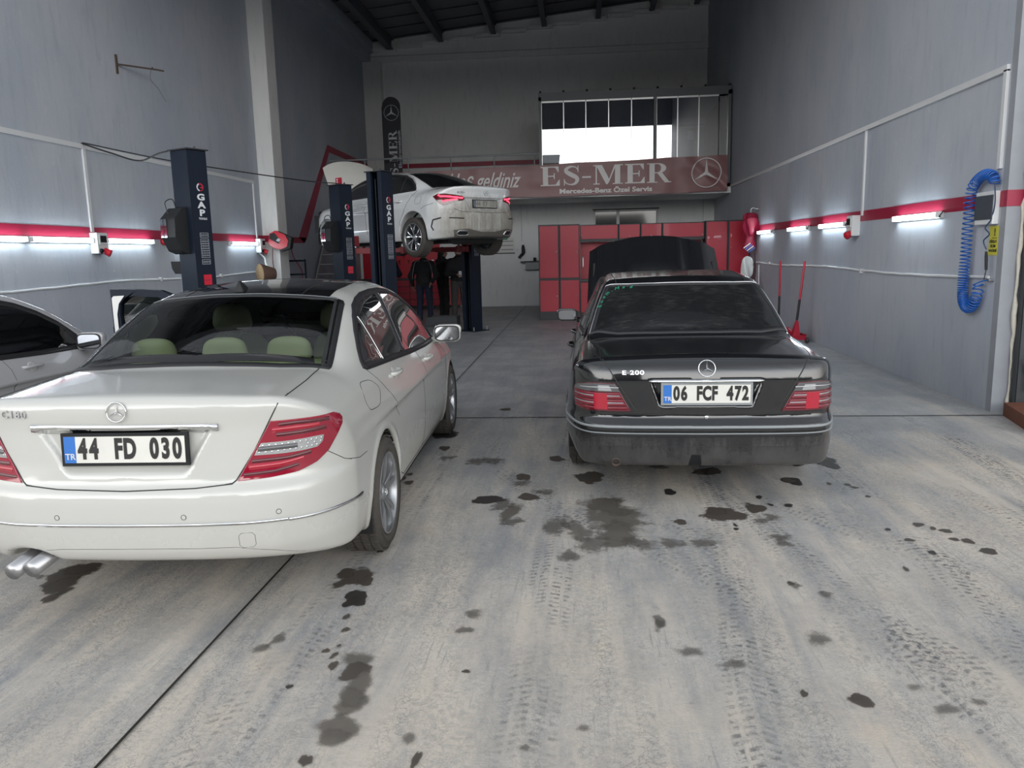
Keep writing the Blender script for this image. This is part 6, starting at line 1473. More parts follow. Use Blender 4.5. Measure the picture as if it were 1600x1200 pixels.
for k, x in enumerate((-.25, .35, .95)):
    f = thing('office_chair', ['black office chair left behind the office glass', 'black office chair in the middle behind the office glass', 'black office chair right behind the office glass'][k], 'chair', (x, 21.55, 3.13), group='chairs behind the office glass')
    m = MB(); m.box((-.24, -.22, .43), (.24, .24, .50)); m.build('seat', M['black_plastic'], f, bevel=.03)
    m = MB(); m.tube([(-.25, -.2, .5), (-.25, -.24, .80), (-.18, -.26, .93), (0, -.27, .97), (.18, -.26, .93), (.25, -.24, .80), (.25, -.2, .5)], .02, 8); m.grid([[(x_, -.235 - .03 * v, .52 + (.42 - .12 * abs(x_ / .23) ** 3) * v) for x_ in np.linspace(-.23, .23, 9)] for v in np.linspace(0, 1, 5)], 0); m.build('backrest', M['black_plastic'], f)
    m = MB(); m.cyl((0, 0, .08), (0, 0, .43), .03)
    for q in range(5): m.tube([(0, 0, .08), (.26 * math.cos(q * 1.2566), .26 * math.sin(q * 1.2566), .04)], .016, 6)
    m.build('base', M['black_metal'], f)

# ------------------------------------------------------------------ cupboards
KX, YC = .9684, 18.4
KZ = lambda z: 1.6 + (z - 1.6) * KX
def door_leaf(parent, x0, x1, z0, z1, y, knob=1):
    m = MB(); m.box((x0, y - .018, z0), (x1, y, z1)); d = m.build('door', M['red_metal'], parent, bevel=.004)
    m = MB(); kx = x1 - .035 if knob > 0 else x0 + .035; kz = (z0 + z1) / 2; m.lathe([(0, .022), (.014, .02), (.016, .012), (.008, 0)], 12, 0, frame((kx, y - .018, kz), (1, 0, 0), z=(0, -1, 0))); m.build('knob', M['alu'], d)
for i, (a, b, lab, kn) in enumerate(((-.98, -.487, 'tall red and black cupboard at the left end of the row', 1), (-.483, .005, 'tall red and black cupboard second from the left end', 1), (2.955, 3.475, 'tall red cupboard behind the raised black bonnet, right side', -1), (3.48, 3.98, 'tall red cupboard in the far right corner', -1))):
    x0, x1 = a * KX, b * KX; o = thing('tall_cupboard', lab, 'cupboard', (x0, YC, 0), group='tall red cupboards at the back'); w = x1 - x0; H = KZ(2.22)
    m = MB(); m.box((0, .0, 0), (w, .5, H)); m.build('carcass', M['black_metal'], o, bevel=.004)
    door_leaf(o, .025, w - .025, KZ(.96), H - .03, 0, kn); door_leaf(o, .025, w - .025, .20, KZ(.90), 0, kn)
for i, (a, b, lab) in enumerate(((.01, .925, 'wide red wall cupboard, leftmost of four above the raised bonnet'), (.935, 1.445, 'small red wall cupboard, second from left above the bonnet'), (1.455, 1.955, 'small red wall cupboard with a key in its door above the bonnet'), (1.965, 2.95, 'wide red wall cupboard, rightmost of four above the raised bonnet'))):
    x0, x1 = a * KX, b * KX; o = thing('wall_cupboard', lab, 'cupboard', (x0, YC + .12, KZ(1.80)), group='red wall cupboards over the workbench'); w = x1 - x0; H = KZ(2.20) - KZ(1.80)
    m = MB(); m.box((0, 0, 0), (w, .38, H)); m.build('carcass', M['black_metal'], o, bevel=.004)
    m = MB(); m.box((.02, -.016, .06), (w - .02, 0, H - .02)); d = m.build('door', M['red_metal'], o, bevel=.003)
    for kx in ((.05, w - .05) if w > .7 else (w / 2,)):
        m = MB(); m.lathe([(0, .02), (.013, .018), (.014, .01), (.008, 0)], 12, 0, frame((kx, -.016, .10), (1, 0, 0), z=(0, -1, 0))); m.build('knob', M['alu'], d)
o = thing('workbench', 'red and black workbench with a pegboard, mostly hidden by the raised bonnet', 'workbench', (.012, YC + .05, 0)); w = 2.84
m = MB(); m.box((0, .05, 0), (w, .45, .88)); m.build('carcass', M['black_metal'], o); m = MB(); m.box((0, -.03, .88), (w, .5, .93)); m.build('worktop', M['dark_steel'], o)
m = MB(); m.box((0, .42, .93), (w, .44, KZ(1.80) - .005)); m.build('pegboard', M['red_metal'], o)
for k in range(5): 
    m = MB(); m.box((k * .565 + .01, .03, .16), (k * .565 + .545, .05, .86)); m.build('drawer_front', M['red_metal'], o, bevel=.003)
rr = random.Random(4)
for k in range(12):
    x = .08 + k * .235; z = rr.uniform(1.25, 1.55); t = thing('spanner', 'small steel spanner hanging on the pegboard behind the black bonnet', 'tool', (x, YC + .455, z), group='tools on the workbench pegboard'); m = MB(); m.box((-.012, -.008, -.10), (.012, 0, .10)); m.lathe([(.022, -.008), (.022, 0), (.01, 0), (.01, -.008)], 10, 0, frame((0, 0, .11), (1, 0, 0), z=(0, -1, 0)), closed=True); m.lathe([(.02, -.008), (.02, 0), (.01, 0), (.01, -.008)], 10, 0, frame((0, 0, -.11), (1, 0, 0), z=(0, -1, 0)), closed=True); m.build('bar', M['steel'], t)
# ------------------------------------------------------------------ red tool station under the mezzanine, left
o = thing('tool_station', 'red tool station with pegboard against the back wall behind the lift', 'tool cabinet', (-6.5, 22.85, 0))
m = MB(); m.box((0, 0, .08), (3.0, .5, .86)); m.build('carcass', M['black_metal'], o); m = MB(); m.box((-.02, -.03, .86), (3.02, .52, .90)); m.build('worktop', M['dark_steel'], o)
for k in range(6):
    for j in range(4):
        m = MB(); m.box((k * .5 + .01, -.02, .10 + j * .19), (k * .5 + .49, 0, .275 + j * .19)); m.build('drawer_front', M['red_metal'], o, bevel=.003)
m = MB(); m.box((0, .48, .90), (2.35, .50, 2.02))
h = m
for i in range(38):
    for j in range(18): h.box((.05 + i * .06, .476, .95 + j * .06), (.062 + i * .06, .48, .962 + j * .06), 1)
m.build('pegboard', [M['red_plastic'], M['seam']], o)
m = MB(); m.box((0, .25, 2.02), (3.02, .52, 2.16)); m.box((2.9, .44, .9), (3.02, .5, 2.02)); m.build('top_shelf', M['red_metal'], o)
rr = random.Random(8)
for k in range(16):
    x = -6.4 + k * .145; z = rr.choice((1.85, 1.62, 1.4)); t = thing('hand_tool', 'small hand tool hanging on the red pegboard behind the lift', 'tool', (x, 23.315, z), group='hand tools on the red pegboard'); m = MB(); L = rr.uniform(.07, .14); m.tube([(0, -.012, -L), (0, -.012, 0)], .010, 6); m.box((-.03, -.02, 0), (.03, -.005, .03)); m.build('tool_body', M[rr.choice(('steel', 'black_plastic', 'dark_steel'))], t)
o = thing('round_sign', 'small round white and red sign on the pegboard left of the lift column', 'sign', (-6.28, 23.3, 1.82)); m = MB(); m.lathe([(0, .012), (.12, .012), (.12, 0)], 20, 0, frame((0, 0, 0), (1, 0, 0), z=(0, -1, 0))); m.text('18', .14, frame((0, -.013, 0), (1, 0, 0), z=(0, -1, 0)), mi=1, bold=.004); m.build('disc', [M['white_print'], M['red_plastic']], o)

# stairs up to the mezzanine
o = thing('metal_stairs', 'grey metal stairs climbing along the left wall to the mezzanine', 'stairs', (XL + .06, 18.1, 0))
for sx in (0, .62):
    m = MB(); m.add([(sx, 0, 0), (sx + .03, 0, 0), (sx + .03, .22, 0), (sx, .22, 0), (sx, 2.78, 3.12), (sx + .03, 2.78, 3.12), (sx + .03, 2.78, 2.9), (sx, 2.78, 2.9)], [(0, 1, 5, 4), (1, 2, 6, 5), (2, 3, 7, 6), (3, 0, 4, 7), (3, 2, 1, 0), (4, 5, 6, 7)]); m.build('stringer', M['grey_plastic'], o)
for k in range(13):
    z = .24 * (k + 1) - .02; y = .12 + (z / 3.12) * 2.6; m = MB(); m.box((.03, y - .02, z - .025), (.62, y + .23, z)); m.build('tread', M['grey_plastic'], o)
o = thing('metal_chair', 'dark metal chair by the left wall next to the stairs', 'chair', (-6.28, 17.3, 0))
m = MB(); m.box((-.22, -.22, .42), (.22, .22, .46)); m.build('seat', M['navy_metal'], o)
for a in (-1, 1):
    for b in (-1, 1): m = MB(); m.box((a * .2 - .015, b * .2 - .015, 0), (a * .2 + .015, b * .2 + .015, .42 if b > 0 else .42)); m.build('leg', M['navy_metal'], o)
m = MB(); m.box((-.215, -.215, .46), (-.185, -.185, 1.72)); m.box((.185, -.215, .46), (.215, -.185, 1.55))
for z in (.7, .95, 1.2, 1.5): m.box((-.2, -.21, z), (.2, -.19, z + .04))
m.build('backrest', M['navy_metal'], o)
o = thing('cable_drum', 'beige and brown roll on a stand under the reel socket box', 'roll', (-5.82, 14.0, 0))
T = frame((0, 0, 1.31), (0, 0, 1), z=(-.72, -.69, 0)); m = MB(); m.lathe([(.10, -.26), (.19, 0), (.19, .02), (0, .02)], 26, 0, T); m.build('roll_body', M['brown_drum'], o); m = MB(); m.lathe([(.185, .021), (.185, .03), (0, .03)], 26, 0, T); m.build('roll_face', M['cardboard'], o)
m = MB(); m.cyl((.03, .03, 0), (.03, .03, 1.18), .03); m.cyl((.03, .03, 0), (.03, .03, .03), .2, 20); m.build('stand', M['black_metal'], o)
o = thing('stand_lamp', 'black boxy work lamp on a thin pole beside the leftmost lift column', 'work lamp', (-5.50, 10.5, 0))
m = MB(); m.prism([(-.11, .10), (.10, .10), (.10, .02), (.06, -.07), (-.06, -.07), (-.10, .0)], -.06, .06, 0, frame((0, 0, 1.48), (1, 0, 0), z=(0, -1, 0))); m.build('lamp_head', M['black_plastic'], o, bevel=.008); m = MB(); m.cyl((0, 0, .05), (0, 0, 1.42), .014, 8)
for q in range(3): m.tube([(0, 0, .35), (.3 * math.cos(q * 2.09), .3 * math.sin(q * 2.09), .01)], .010, 6)
m.build('pole', M['alu'], o)
# the door of a hidden car standing open behind the white saloon
o = thing('car_door', 'open dark car door with a cream inner edge, seen past the white saloon roof', 'car door', (-4.92, 7.9, 0))
m = MB()
outer = [(0, 0), (0, 1.31), (.55, 1.29), (.9, 1.12), (1.15, .92), (1.15, 0)]; inn = [(.09, .92), (.085, 1.05), (.10, 1.15), (.15, 1.215), (.24, 1.235), (.52, 1.22), (.82, 1.07), (.98, .92)]
F = frame((0, 0, 0), (1, 0, 0), z=(0, -1, 0)); m.prism([(0, 0), (0, .92), (1.15, .92), (1.15, 0)], -.05, .05, 0, F)
O = [(0, .92), (0, 1.31), (.3, 1.305), (.55, 1.29), (.75, 1.21), (.9, 1.12), (1.05, 1.01), (1.15, .92)]
for i in range(7): 
    a, b, c, d = O[i], O[i + 1], inn[i + 1], inn[i]; m.prism([a, b, c, d], -.04, .04, 0, F)
m.build('door_frame', M['navy_metal'], o); m = MB(); m.prism([(.02, .3), (.02, 1.22), (.04, 1.24), (.16, 1.245), (.09, 1.16), (.062, 1.05), (.062, .3)], .05, .056, 0, F); m.build('cream_edge', M['paper'], o)
m = MB(); m.prism(inn, -.004, .004, 0, F); m.build('door_glass', M['tint_glass'], o)

# ------------------------------------------------------------------ back wall odds and ends
o = thing('notice_board', 'white notice holder with green corner on the back wall, partly behind the lifted car', 'notice', (-2.22, YW, 1.8)); m = MB(); m.box((-.30, -.03, -.22), (.30, 0, .22)); m.build('panel', M['paper'], o); m = MB(); m.box((-.30, -.032, .16), (.10, -.03, .22)); m.build('green_header', M['green_sign'], o)
for k in range(3): m = MB(); m.box((-.1, -.034, -.14 + k * .12), (.26, -.03, -.11 + k * .12)); m.build('slot', M['grey_plastic'], o)
m = MB(); m.box((-.31, -.035, -.245), (.31, 0, -.22)); m.build('ledge', M['black_plastic'], o)
o = thing('wall_socket', 'tiny white socket on the back wall beside the hanging drill', 'socket', (-1.83, YW, 1.65)); m = MB(); m.box((-.04, -.02, -.04), (.04, 0, .04)); m.build('plate', M['white_plastic'], o, bevel=.006)
o = thing('hand_drill', 'black hand drill hanging on the back wall above the small shelf', 'tool', (-1.66, YW, 1.6)); m = MB(); m.tube([(0, -.06, .2), (0, -.06, .12), (0.01, -.06, -.05)], [.03, .05, .055], 10); m.tube([(0, -.06, -.04), (-.10, -.06, -.14), (-.12, -.06, -.18)], [.045, .04, .05], 10); m.build('drill_body', M['black_plastic'], o); m = MB(); m.tube([(0, 0, .2), (0, -.06, .2)], .01); m.build('hook', M['steel'], o)
o = thing('wall_shelf', 'small dark shelf on the back wall left of the red cupboards', 'shelf', (-1.45, YW, 1.20)); m = MB(); m.box((-.28, -.25, .10), (.30, 0, .125)); m.build('board', M['black_metal'], o); m = MB(); m.box((-.14, -.2, -.12), (.28, 0, .09)); m.build('box', M['grey_plastic'], o)
o = thing('mug', 'small dark mug on the shelf left of the red cupboards', 'mug', (-1.32, YW - .12, 1.325)); m = MB(); m.lathe([(0, 0), (.04, 0), (.042, .10), (.036, .10), (.035, .01), (0, .01)], 16); m.build('cup', M['black_plastic'], o); m = MB(); m.tube([(.04, 0, .08), (.07, 0, .07), (.07, 0, .03), (.04, 0, .02)], .006, 6); m.build('handle', M['black_plastic'], o)
o = thing('drip_tray', 'low dark tray on the floor at the foot of the rear lift column', 'tray', (-3.05, 17.3, 0)); m = MB(); m.box((-.34, -.25, 0), (.34, .25, .05)); m.build('tray_body', M['dark_steel'], o, bevel=.01)
for a, b, c, d in ((-.34, -.25, .34, -.22), (-.34, .22, .34, .25), (-.34, -.22, -.31, .22), (.31, -.22, .34, .22)): m = MB(); m.box((a, b, .05), (c, d, .22)); m.build('tray_side', M['dark_steel'], o)

# ------------------------------------------------------------------ right wall: jacks, overalls, coil hose, box, sign
def trolley_jack(x, y, lean, label, rz):
    o = thing('trolley_jack', label, 'jack', (x, y, 0), rz, 'trolley jacks by the right wall')
    m = MB()
    for s_ in (-1, 1): m.add([(s_ * .14, -.1, .05), (s_ * .14, .55, .05), (s_ * .11, .60, .10), (s_ * .13, .1, .16), (s_ * .14, -.12, .15), (s_ * .12, -.1, .05), (s_ * .12, .55, .05), (s_ * .09, .60, .10), (s_ * .11, .1, .16), (s_ * .12, -.12, .15)], [(0, 1, 2, 3, 4), (9, 8, 7, 6, 5), (0, 5, 6, 1), (1, 6, 7, 2), (2, 7, 8, 3), (3, 8, 9, 4), (4, 9, 5, 0)])
    m.box((-.13, -.1, .06), (.13, .0, .13)); m.box((-.12, .3, .05), (.12, .5, .07)); m.build('frame', M['red_metal'], o)
    m = MB(); m.tube([(0, .05, .12), (0, .35, .20), (0, .50, .17)], [.045, .04, .04], 10); m.lathe([(0, .0), (.06, 0), (.065, .02), (0, .02)], 16, 1, Matrix.Translation((0, .5, .19))); m.build('lifting_arm', [M['red_metal'], M['rubber']], o)
    for a, b in ((-.17, .55), (.17, .55), (-.17, -.08), (.17, -.08)): m = MB(); m.lathe([(0, -.02), (.045, -.02), (.05, 0), (.045, .02), (0, .02)], 14, 0, frame((a, b, .05), (0, 1, 0), z=(1, 0, 0))); m.build('wheel', M['dark_steel'], o)
    m = MB(); m.add([(-.06, -.06, .13), (.06, -.06, .13), (.06, .06, .13), (-.06, .06, .13), (-.02 + lean[0] * .2, -.02 + lean[1] * .2, .36), (.02 + lean[0] * .2, -.02 + lean[1] * .2, .36), (.02 + lean[0] * .2, .02 + lean[1] * .2, .36), (-.02 + lean[0] * .2, .02 + lean[1] * .2, .36)], [(0, 1, 5, 4), (1, 2, 6, 5), (2, 3, 7, 6), (3, 0, 4, 7), (4, 5, 6, 7)]); m.build('handle_socket', M['red_metal'], o)
    d = Vector((lean[0], lean[1], 1)); p = Vector((0, 0, .20)); m = MB(); m.tube([p, p + d * .18], .017, 10, 1); m.tube([p + d * .18, p + d * .52], .020, 10, 0); m.tube([p + d * .52, p + d * 1.14], .018, 10, 1); m.build('handle', [M['rubber'], M['red_metal']], o)
    return o
trolley_jack(3.55, 13.25, (.10, .0), 'red trolley jack with leaning handle, nearer of two at the right wall', .1)
trolley_jack(3.52, 14.25, (.0, .0), 'red trolley jack with upright handle, farther of two at the right wall', .5)

V, F_ = surface_nets(lambda x, y, z: smin(smin(np.sqrt((x / 1.0) ** 2 + (y - .03 * np.sin(z * 9)) ** 2) - (.085 + .025 * np.sin(z * 17 + x * 20) + .04 * ss(z, .2, .6)), np.abs(z - .34) - .40, .01) if 0 else smax(np.sqrt((x * .9) ** 2 + (y - .04 * np.sin(z * 9)) ** 2) - (.075 + .022 * np.sin(z * 19 + y * 30) + .05 * ss(z, .1, .5) * (1 - ss(z, .62, .8)) + .02 * np.sin(y * 60 + z * 8)), np.abs(z - .37) - .40, .06), np.sqrt((x + .02) ** 2 + (y - .12 - .02 * np.sin(z * 14)) ** 2 + np.maximum(np.abs(z - .52) - .16, 0) ** 2) - .045, .04), (-.3, -.3, -.08), (.3, .3, .86), .014, 2)
o = thing('overalls', 'red work overalls with blue and white stripes hanging on the right wall', 'overalls', (3.70, 17.66, 1.55)); m = MB(); m.add(V.tolist(), [tuple(int(i) for i in f) for f in F_], 0, True); m.build('garment', M['stripe_red'], o)
m = MB()
for k in range(4): m.prism([(-.16 + k * .035, -.02 - k * .03), (-.02 + k * .035, .08 - k * .03), (-.02 + k * .035, .055 - k * .03), (-.16 + k * .035, -.045 - k * .03)], .13, .136, k % 2, frame((0, 0, .05), (1, 0, 0), z=(0, -1, 0)))
m.build('stripes', [M['white_print'], M['plate_blue']], o)
m = MB(); m.tube([(0, 0, .76), (.0, 0, .84), (.05, 0, .88), (.10, 0, .85), (.17, 0, .85)], .012, 8); m.build('hook', M['steel'], o)
o = thing('rag', 'crumpled white cloth hanging below the red overalls', 'cloth', (3.66, 17.70, 1.15)); V, F_ = surface_nets(lambda x, y, z: (np.abs(x / (.13 * (1 - .3 * z))) ** 2 + np.abs((y - .03 * np.sin(x * 30 + z * 7)) / .035) ** 2 + np.abs(z / .24) ** 4 - 1) * .03, (-.25, -.12, -.3), (.25, .12, .3), .014, 2); m = MB(); m.add(V.tolist(), [tuple(int(i) for i in f) for f in F_], 0, True); m.build('cloth', M['white_plastic'], o)
o = thing('tool_case', 'black case hanging by a strap on the right wall beside the black saloon', 'case', (3.74, 17.2, .55)); m = MB(); m.box((-.12, -.22, -.16), (.10, .22, .20)); m.build('case', M['black_plastic'], o, bevel=.03); m = MB(); m.tube(smooth_path([(-.02, 0, .2), (0, .06, .5), (0, .12, .8), (0.0, .2, 1.0)]), .014, 8); m.build('strap', M['black_cable'], o); m = MB(); m.tube([(.05, -.1, -.5), (.06, -.05, .2), (.06, 0, .65)], .010, 8); m.build('white_rod', M['white_plastic'], o)

o = thing('coil_hose', 'bright blue coiled air hose hanging in a long loop on the right wall', 'hose', (XR, 0, 0))
path = smooth_path([(-.06, 7.74, 2.12), (-.07, 7.76, 2.18), (-.08, 7.88, 2.21), (-.08, 8.04, 2.16), (-.08, 8.13, 2.06), (-.08, 8.15, 1.8), (-.08, 8.15, 1.5), (-.08, 8.16, 1.2), (-.08, 8.14, 1.04), (-.08, 8.06, .96), (-.08, 7.97, .97), (-.08, 7.90, 1.04), (-.08, 7.86, 1.14), (-.08, 7.88, 1.20)], 12)
L = [0]
for a, b in zip(path[:-1], path[1:]): L.append(L[-1] + (b - a).length)
pts = []; ph = 0; N = 1500; prevs = 0
for i in range(N):
    s_ = L[-1] * i / (N - 1); j = max(0, min(len(L) - 2, int(np.searchsorted(L, s_)) - 1)); t = (s_ - L[j]) / max(L[j + 1] - L[j], 1e-6); c = path[j].lerp(path[j + 1], t); d = (path[j + 1] - path[j]).normalized()
    pitch = .030 + .020 * math.exp(-((s_ - .75) / .35) ** 2) - .012 * (math.exp(-((s_ - 1.55) / .25) ** 2)) + .03 * ss(np.float64(s_), L[-1] - .25, L[-1]) - .006 * (1 - ss(np.float64(s_), .25, .45))
    ph += (s_ - prevs) / pitch * 2 * PI; prevs = s_
    a = Vector((1, 0, 0)); b = d.cross(a).normalized(); r = .046
    pts.append(c + a * (math.cos(ph) * r) + b * (math.sin(ph) * r))
pts += smooth_path([pts[-1], Vector((-.06, 7.84, 1.22)), Vector((-.03, 7.76, 1.235))], 5)[1:]
m = MB(); m.tube(pts, .0066, 6); m.build('coil', M['blue_hose'], o)
m = MB(); m.tube(smooth_path([(-.06, 7.74, 2.12), (-.05, 7.73, 1.95), (-.06, 7.75, 1.80), (-.09, 7.79, 1.72), (-.07, 7.745, 1.66), (-.09, 7.80, 1.60), (-.07, 7.78, 1.52)]), .006, 8); m.build('hose_tail', simple('dark_blue_hose', (.006, .03, .09), .4), o)
m = MB(); m.tube([(-.07, 7.78, 1.50), (-.07, 7.77, 1.45), (-.07, 7.755, 1.33)], [.010, .014, .012], 10); m.tube([(-.07, 7.755, 1.33), (-.06, 7.80, 1.24)], .004, 6); m.build('air_gun', M['black_plastic'], o)
m = MB(); m.cyl((-.0, 7.745, 1.235), (-.05, 7.745, 1.235), .014, 10); m.build('wall_fitting', M['steel'], o)
o = thing('fuse_box', 'white fuse box with dark cover on the red stripe, right wall', 'fuse box', (XR, 7.90, 1.90)); m = MB(); m.box((-.06, -.165, -.15), (0, .17, .155)); m.build('case', M['white_plastic'], o, bevel=.008); m = MB(); m.box((-.068, -.165, -.105), (-.06, .165, .12)); m.build('cover', simple('smoky_cover', (.06, .075, .09), .3), o, bevel=.004)
o = thing('warning_sign', 'yellow warning sign below the fuse box, half behind the blue hose', 'sign', (XR, 7.80, 1.60)); FS = frame((-.004, 0, 0), (0, -1, 0), z=(-1, 0, 0)); m = MB(); m.box((-.08, -.135, -.003), (.08, .135, .0), 0, FS); m.build('sheet', M['yellow_sign'], o)
m = MB(); m.text('!', .09, FS @ Matrix.Translation((.02, .075, .001)), bold=.003); m.box((-.02, .022, 0), (.07, .026, .002), 0, FS); m.text('DİKKAT', .034, FS @ Matrix.Translation((0, -.01, .001)), bold=.001); m.text('ÖLÜM', .034, FS @ Matrix.Translation((0, -.052, .001)), bold=.001); m.text('TEHLİKESİ', .030, FS @ Matrix.Translation((0, -.094, .001)), bold=.001); m.build('lettering', M['plate_black'], o)
# ------------------------------------------------------------------ people under the lifted car
def rcone(x, y, z, a, b, ra, rb):
    a = np.array(a, float); b = np.array(b, float); d = b - a; L2 = max((d * d).sum(), 1e-9)
    t = np.clip(((x - a[0]) * d[0] + (y - a[1]) * d[1] + (z - a[2]) * d[2]) / L2, 0, 1)
    return np.sqrt((x - a[0] - t * d[0]) ** 2 + (y - a[1] - t * d[1]) ** 2 + (z - a[2] - t * d[2]) ** 2) - (ra + (rb - ra) * t)
def ell(x, y, z, c, r): 
    q = np.sqrt(((x - c[0]) / r[0]) ** 2 + ((y - c[1]) / r[1]) ** 2 + ((z - c[2]) / r[2]) ** 2); return (q - 1) * min(r)
def union(parts, k):
    o = parts[0]
    for p in parts[1:]: o = smin(o, p, k)
    return o
def person(label, loc, rz, sc, J, jacket, trousers, hair='black', hood=False, longhair=False, beard=False, held=None, piping=False):
    """J: joints: shoulder, elbow, wrist (l, r), hip, knee, ankle (l, r); head turn. Faces +y"""
    o = thing('person', label, 'person', loc, rz); o.scale = (sc, sc, sc)
    skin = M['skin']
    hd = np.array(J.get('head', (0, .03, 1.62))); nk = (hd[0] * .5, hd[1] * .4, 1.46)
    def head(x, y, z):
        h = ell(x, y, z, hd + (0, 0, .01), (.076, .096, .115)); h = smin(h, ell(x, y, z, hd + (0, .025, -.06), (.055, .06, .06)), .04)
        h = smin(h, rcone(x, y, z, hd + (0, .095, .01), hd + (0, .115, -.025), .010, .015), .015)           # nose
        h = smax(h, -ell(x, y, z, hd + (.032, .102, .012), (.018, .016, .011)), .012); h = smax(h, -ell(x, y, z, hd + (-.032, .102, .012), (.018, .016, .011)), .012)
        h = smin(h, ell(x, y, z, hd + (0, .088, -.055), (.024, .012, .009)), .008)                            # lips
        for s_ in (-1, 1): h = smin(h, ell(x, y, z, hd + (s_ * .078, -.005, -.01), (.010, .022, .032)), .008)
        return h
    def body(x, y, z):
        p = [head(x, y, z), rcone(x, y, z, hd + (0, -.02, -.07), nk, .055, .058), ell(x, y, z, (0, 0, 1.25), (.165, .105, .24)), ell(x, y, z, (0, 0, 1.0), (.15, .10, .16)), rcone(x, y, z, (-.15, 0, 1.40), (.15, 0, 1.40), .055, .055)]
        for s_, k in ((-1, 'l'), (1, 'r')):
            S_, E_, W_ = J['S' + k], J['E' + k], J['W' + k]; p += [rcone(x, y, z, S_, E_, .052, .040), rcone(x, y, z, E_, W_, .040, .027)]
            H_, K_, A_ = J['H' + k], J['K' + k], J['A' + k]; p += [rcone(x, y, z, H_, K_, .085, .055), rcone(x, y, z, K_, A_, .055, .036), rcone(x, y, z, A_, (A_[0], A_[1] + .15, .04), .036, .030)]
        return union(p, .035)
    V, F = surface_nets(body, (-.55, -.40, -.02), (.55, .50, 1.80), .0135, 2)
    m = MB(); m.add(V.tolist(), [tuple(int(i) for i in f) for f in F], 0, True)
    # hands: palm, four fingers and a thumb, joined to the wrists
    for k, s_ in (('l', -1), ('r', 1)):
        W_ = np.array(J['W' + k], float); E_ = np.array(J['E' + k], float); d = (W_ - E_); d /= np.linalg.norm(d); side = np.array(J.get('P' + k, (0, 1, 0)), float); side -= d * side.dot(d); side /= np.linalg.norm(side); nrm = np.cross(d, side)
        curl = J.get('curl', .5)
        segs = [(W_ - d * .01, W_ + d * .045, .024, .030)]
        for i, (off, ln) in enumerate(((.030, .072), (.010, .082), (-.010, .076), (-.029, .060))):
            b0 = W_ + d * .075 + side * off; b1 = b0 + (d * math.cos(curl * .4) + nrm * math.sin(curl * .4)) * ln * .45; b2 = b1 + (d * math.cos(curl * 1.2) + nrm * math.sin(curl * 1.2)) * ln * .32; b3 = b2 + (d * math.cos(curl * 1.8) + nrm * math.sin(curl * 1.8)) * ln * .25
            segs += [(W_ + d * .03 + side * off * .8, b0, .013, .0105), (b0, b1, .0095, .0088), (b1, b2, .0088, .0080), (b2, b3, .0080, .0068)]
        t0 = W_ + d * .025 + side * .026; t1 = t0 + d * .035 + side * .028 + nrm * .012; t2 = t1 + d * .032 + side * .006 + nrm * .008; segs += [(t0, t1, .014, .011), (t1, t2, .011, .008)]
        lo = np.min([np.minimum(a, b) for a, b, _, _ in segs], 0) - .035; hi = np.max([np.maximum(a, b) for a, b, _, _ in segs], 0) + .035
        V2, F2 = surface_nets(lambda x, y, z: union([rcone(x, y, z, a, b, c, e) for a, b, c, e in segs], .004), lo, hi, .005, 2)
        m.add(V2.tolist(), [tuple(int(i) for i in f) for f in F2], 0, True)
    m.build('body', skin, o)
    def jk(x, y, z):
        p = [ell(x, y, z, (0, -.005, 1.26), (.205, .145, .25)), ell(x, y, z, (0, -.005, 1.0), (.195, .14, .20)), rcone(x, y, z, (-.16, 0, 1.40), (.16, 0, 1.40), .075, .075), rcone(x, y, z, (0, -.01, 1.42), (0, -.005, 1.49), .085, .072)]
        for k in 'lr': p += [rcone(x, y, z, J['S' + k], J['E' + k], .080, .065), rcone(x, y, z, J['E' + k], J['W' + k], .065, .046)]
        if hood: p.append(ell(x, y, z, hd + (0, -.075, -.12), (.11, .08, .09)))
        b = union(p, .05) + .004 * np.sin(z * 38 + x * 9) * np.sin(x * 21 + z * 7)
        return smax(b, .84 - z, .01)
    V, F = surface_nets(jk, (-.58, -.42, .78), (.58, .52, 1.60), .014, 2); m = MB(); m.add(V.tolist(), [tuple(int(i) for i in f) for f in F], 0, True); j = m.build('jacket', jacket, o)
    if piping:
        m = MB()
        for s_ in (-1, 1): m.tube(smooth_path([(s_ * .05, -.135, 1.475), (s_ * .17, -.12, 1.44), (s_ * .235, -.115, 1.2), (s_ * .25, -.13, 1.05)]), .004, 6)
        m.build('piping', M['grey_print'], j)
    def tr(x, y, z):
        p = [ell(x, y, z, (0, 0, .93), (.165, .125, .13))]
        for k in 'lr': p += [rcone(x, y, z, J['H' + k], J['K' + k], .104, .075), rcone(x, y, z, J['K' + k], J['A' + k], .075, .062)]
        return smax(union(p, .03) + .003 * np.sin(z * 50 + y * 20), .07 - z, .01)
    V, F = surface_nets(tr, (-.40, -.40, .03), (.40, .45, 1.1), .014, 2); m = MB(); m.add(V.tolist(), [tuple(int(i) for i in f) for f in F], 0, True); m.build('trousers', trousers, o)
    for k in 'lr':
        A_ = J['A' + k]; V, F = surface_nets(lambda x, y, z: smax(union([rcone(x, y, z, (A_[0], A_[1], .10), (A_[0], A_[1] - .01, .06), .055, .055), rcone(x, y, z, (A_[0], A_[1], .05), (A_[0] + (.02 if k == 'r' else -.02), A_[1] + .16, .045), .055, .045)], .03), -z, .005), (A_[0] - .1, A_[1] - .1, -.02), (A_[0] + .1, A_[1] + .26, .18), .012, 2); m = MB(); m.add(V.tolist(), [tuple(int(i) for i in f) for f in F], 0, True); m.build('shoe', M['black_plastic'], o)
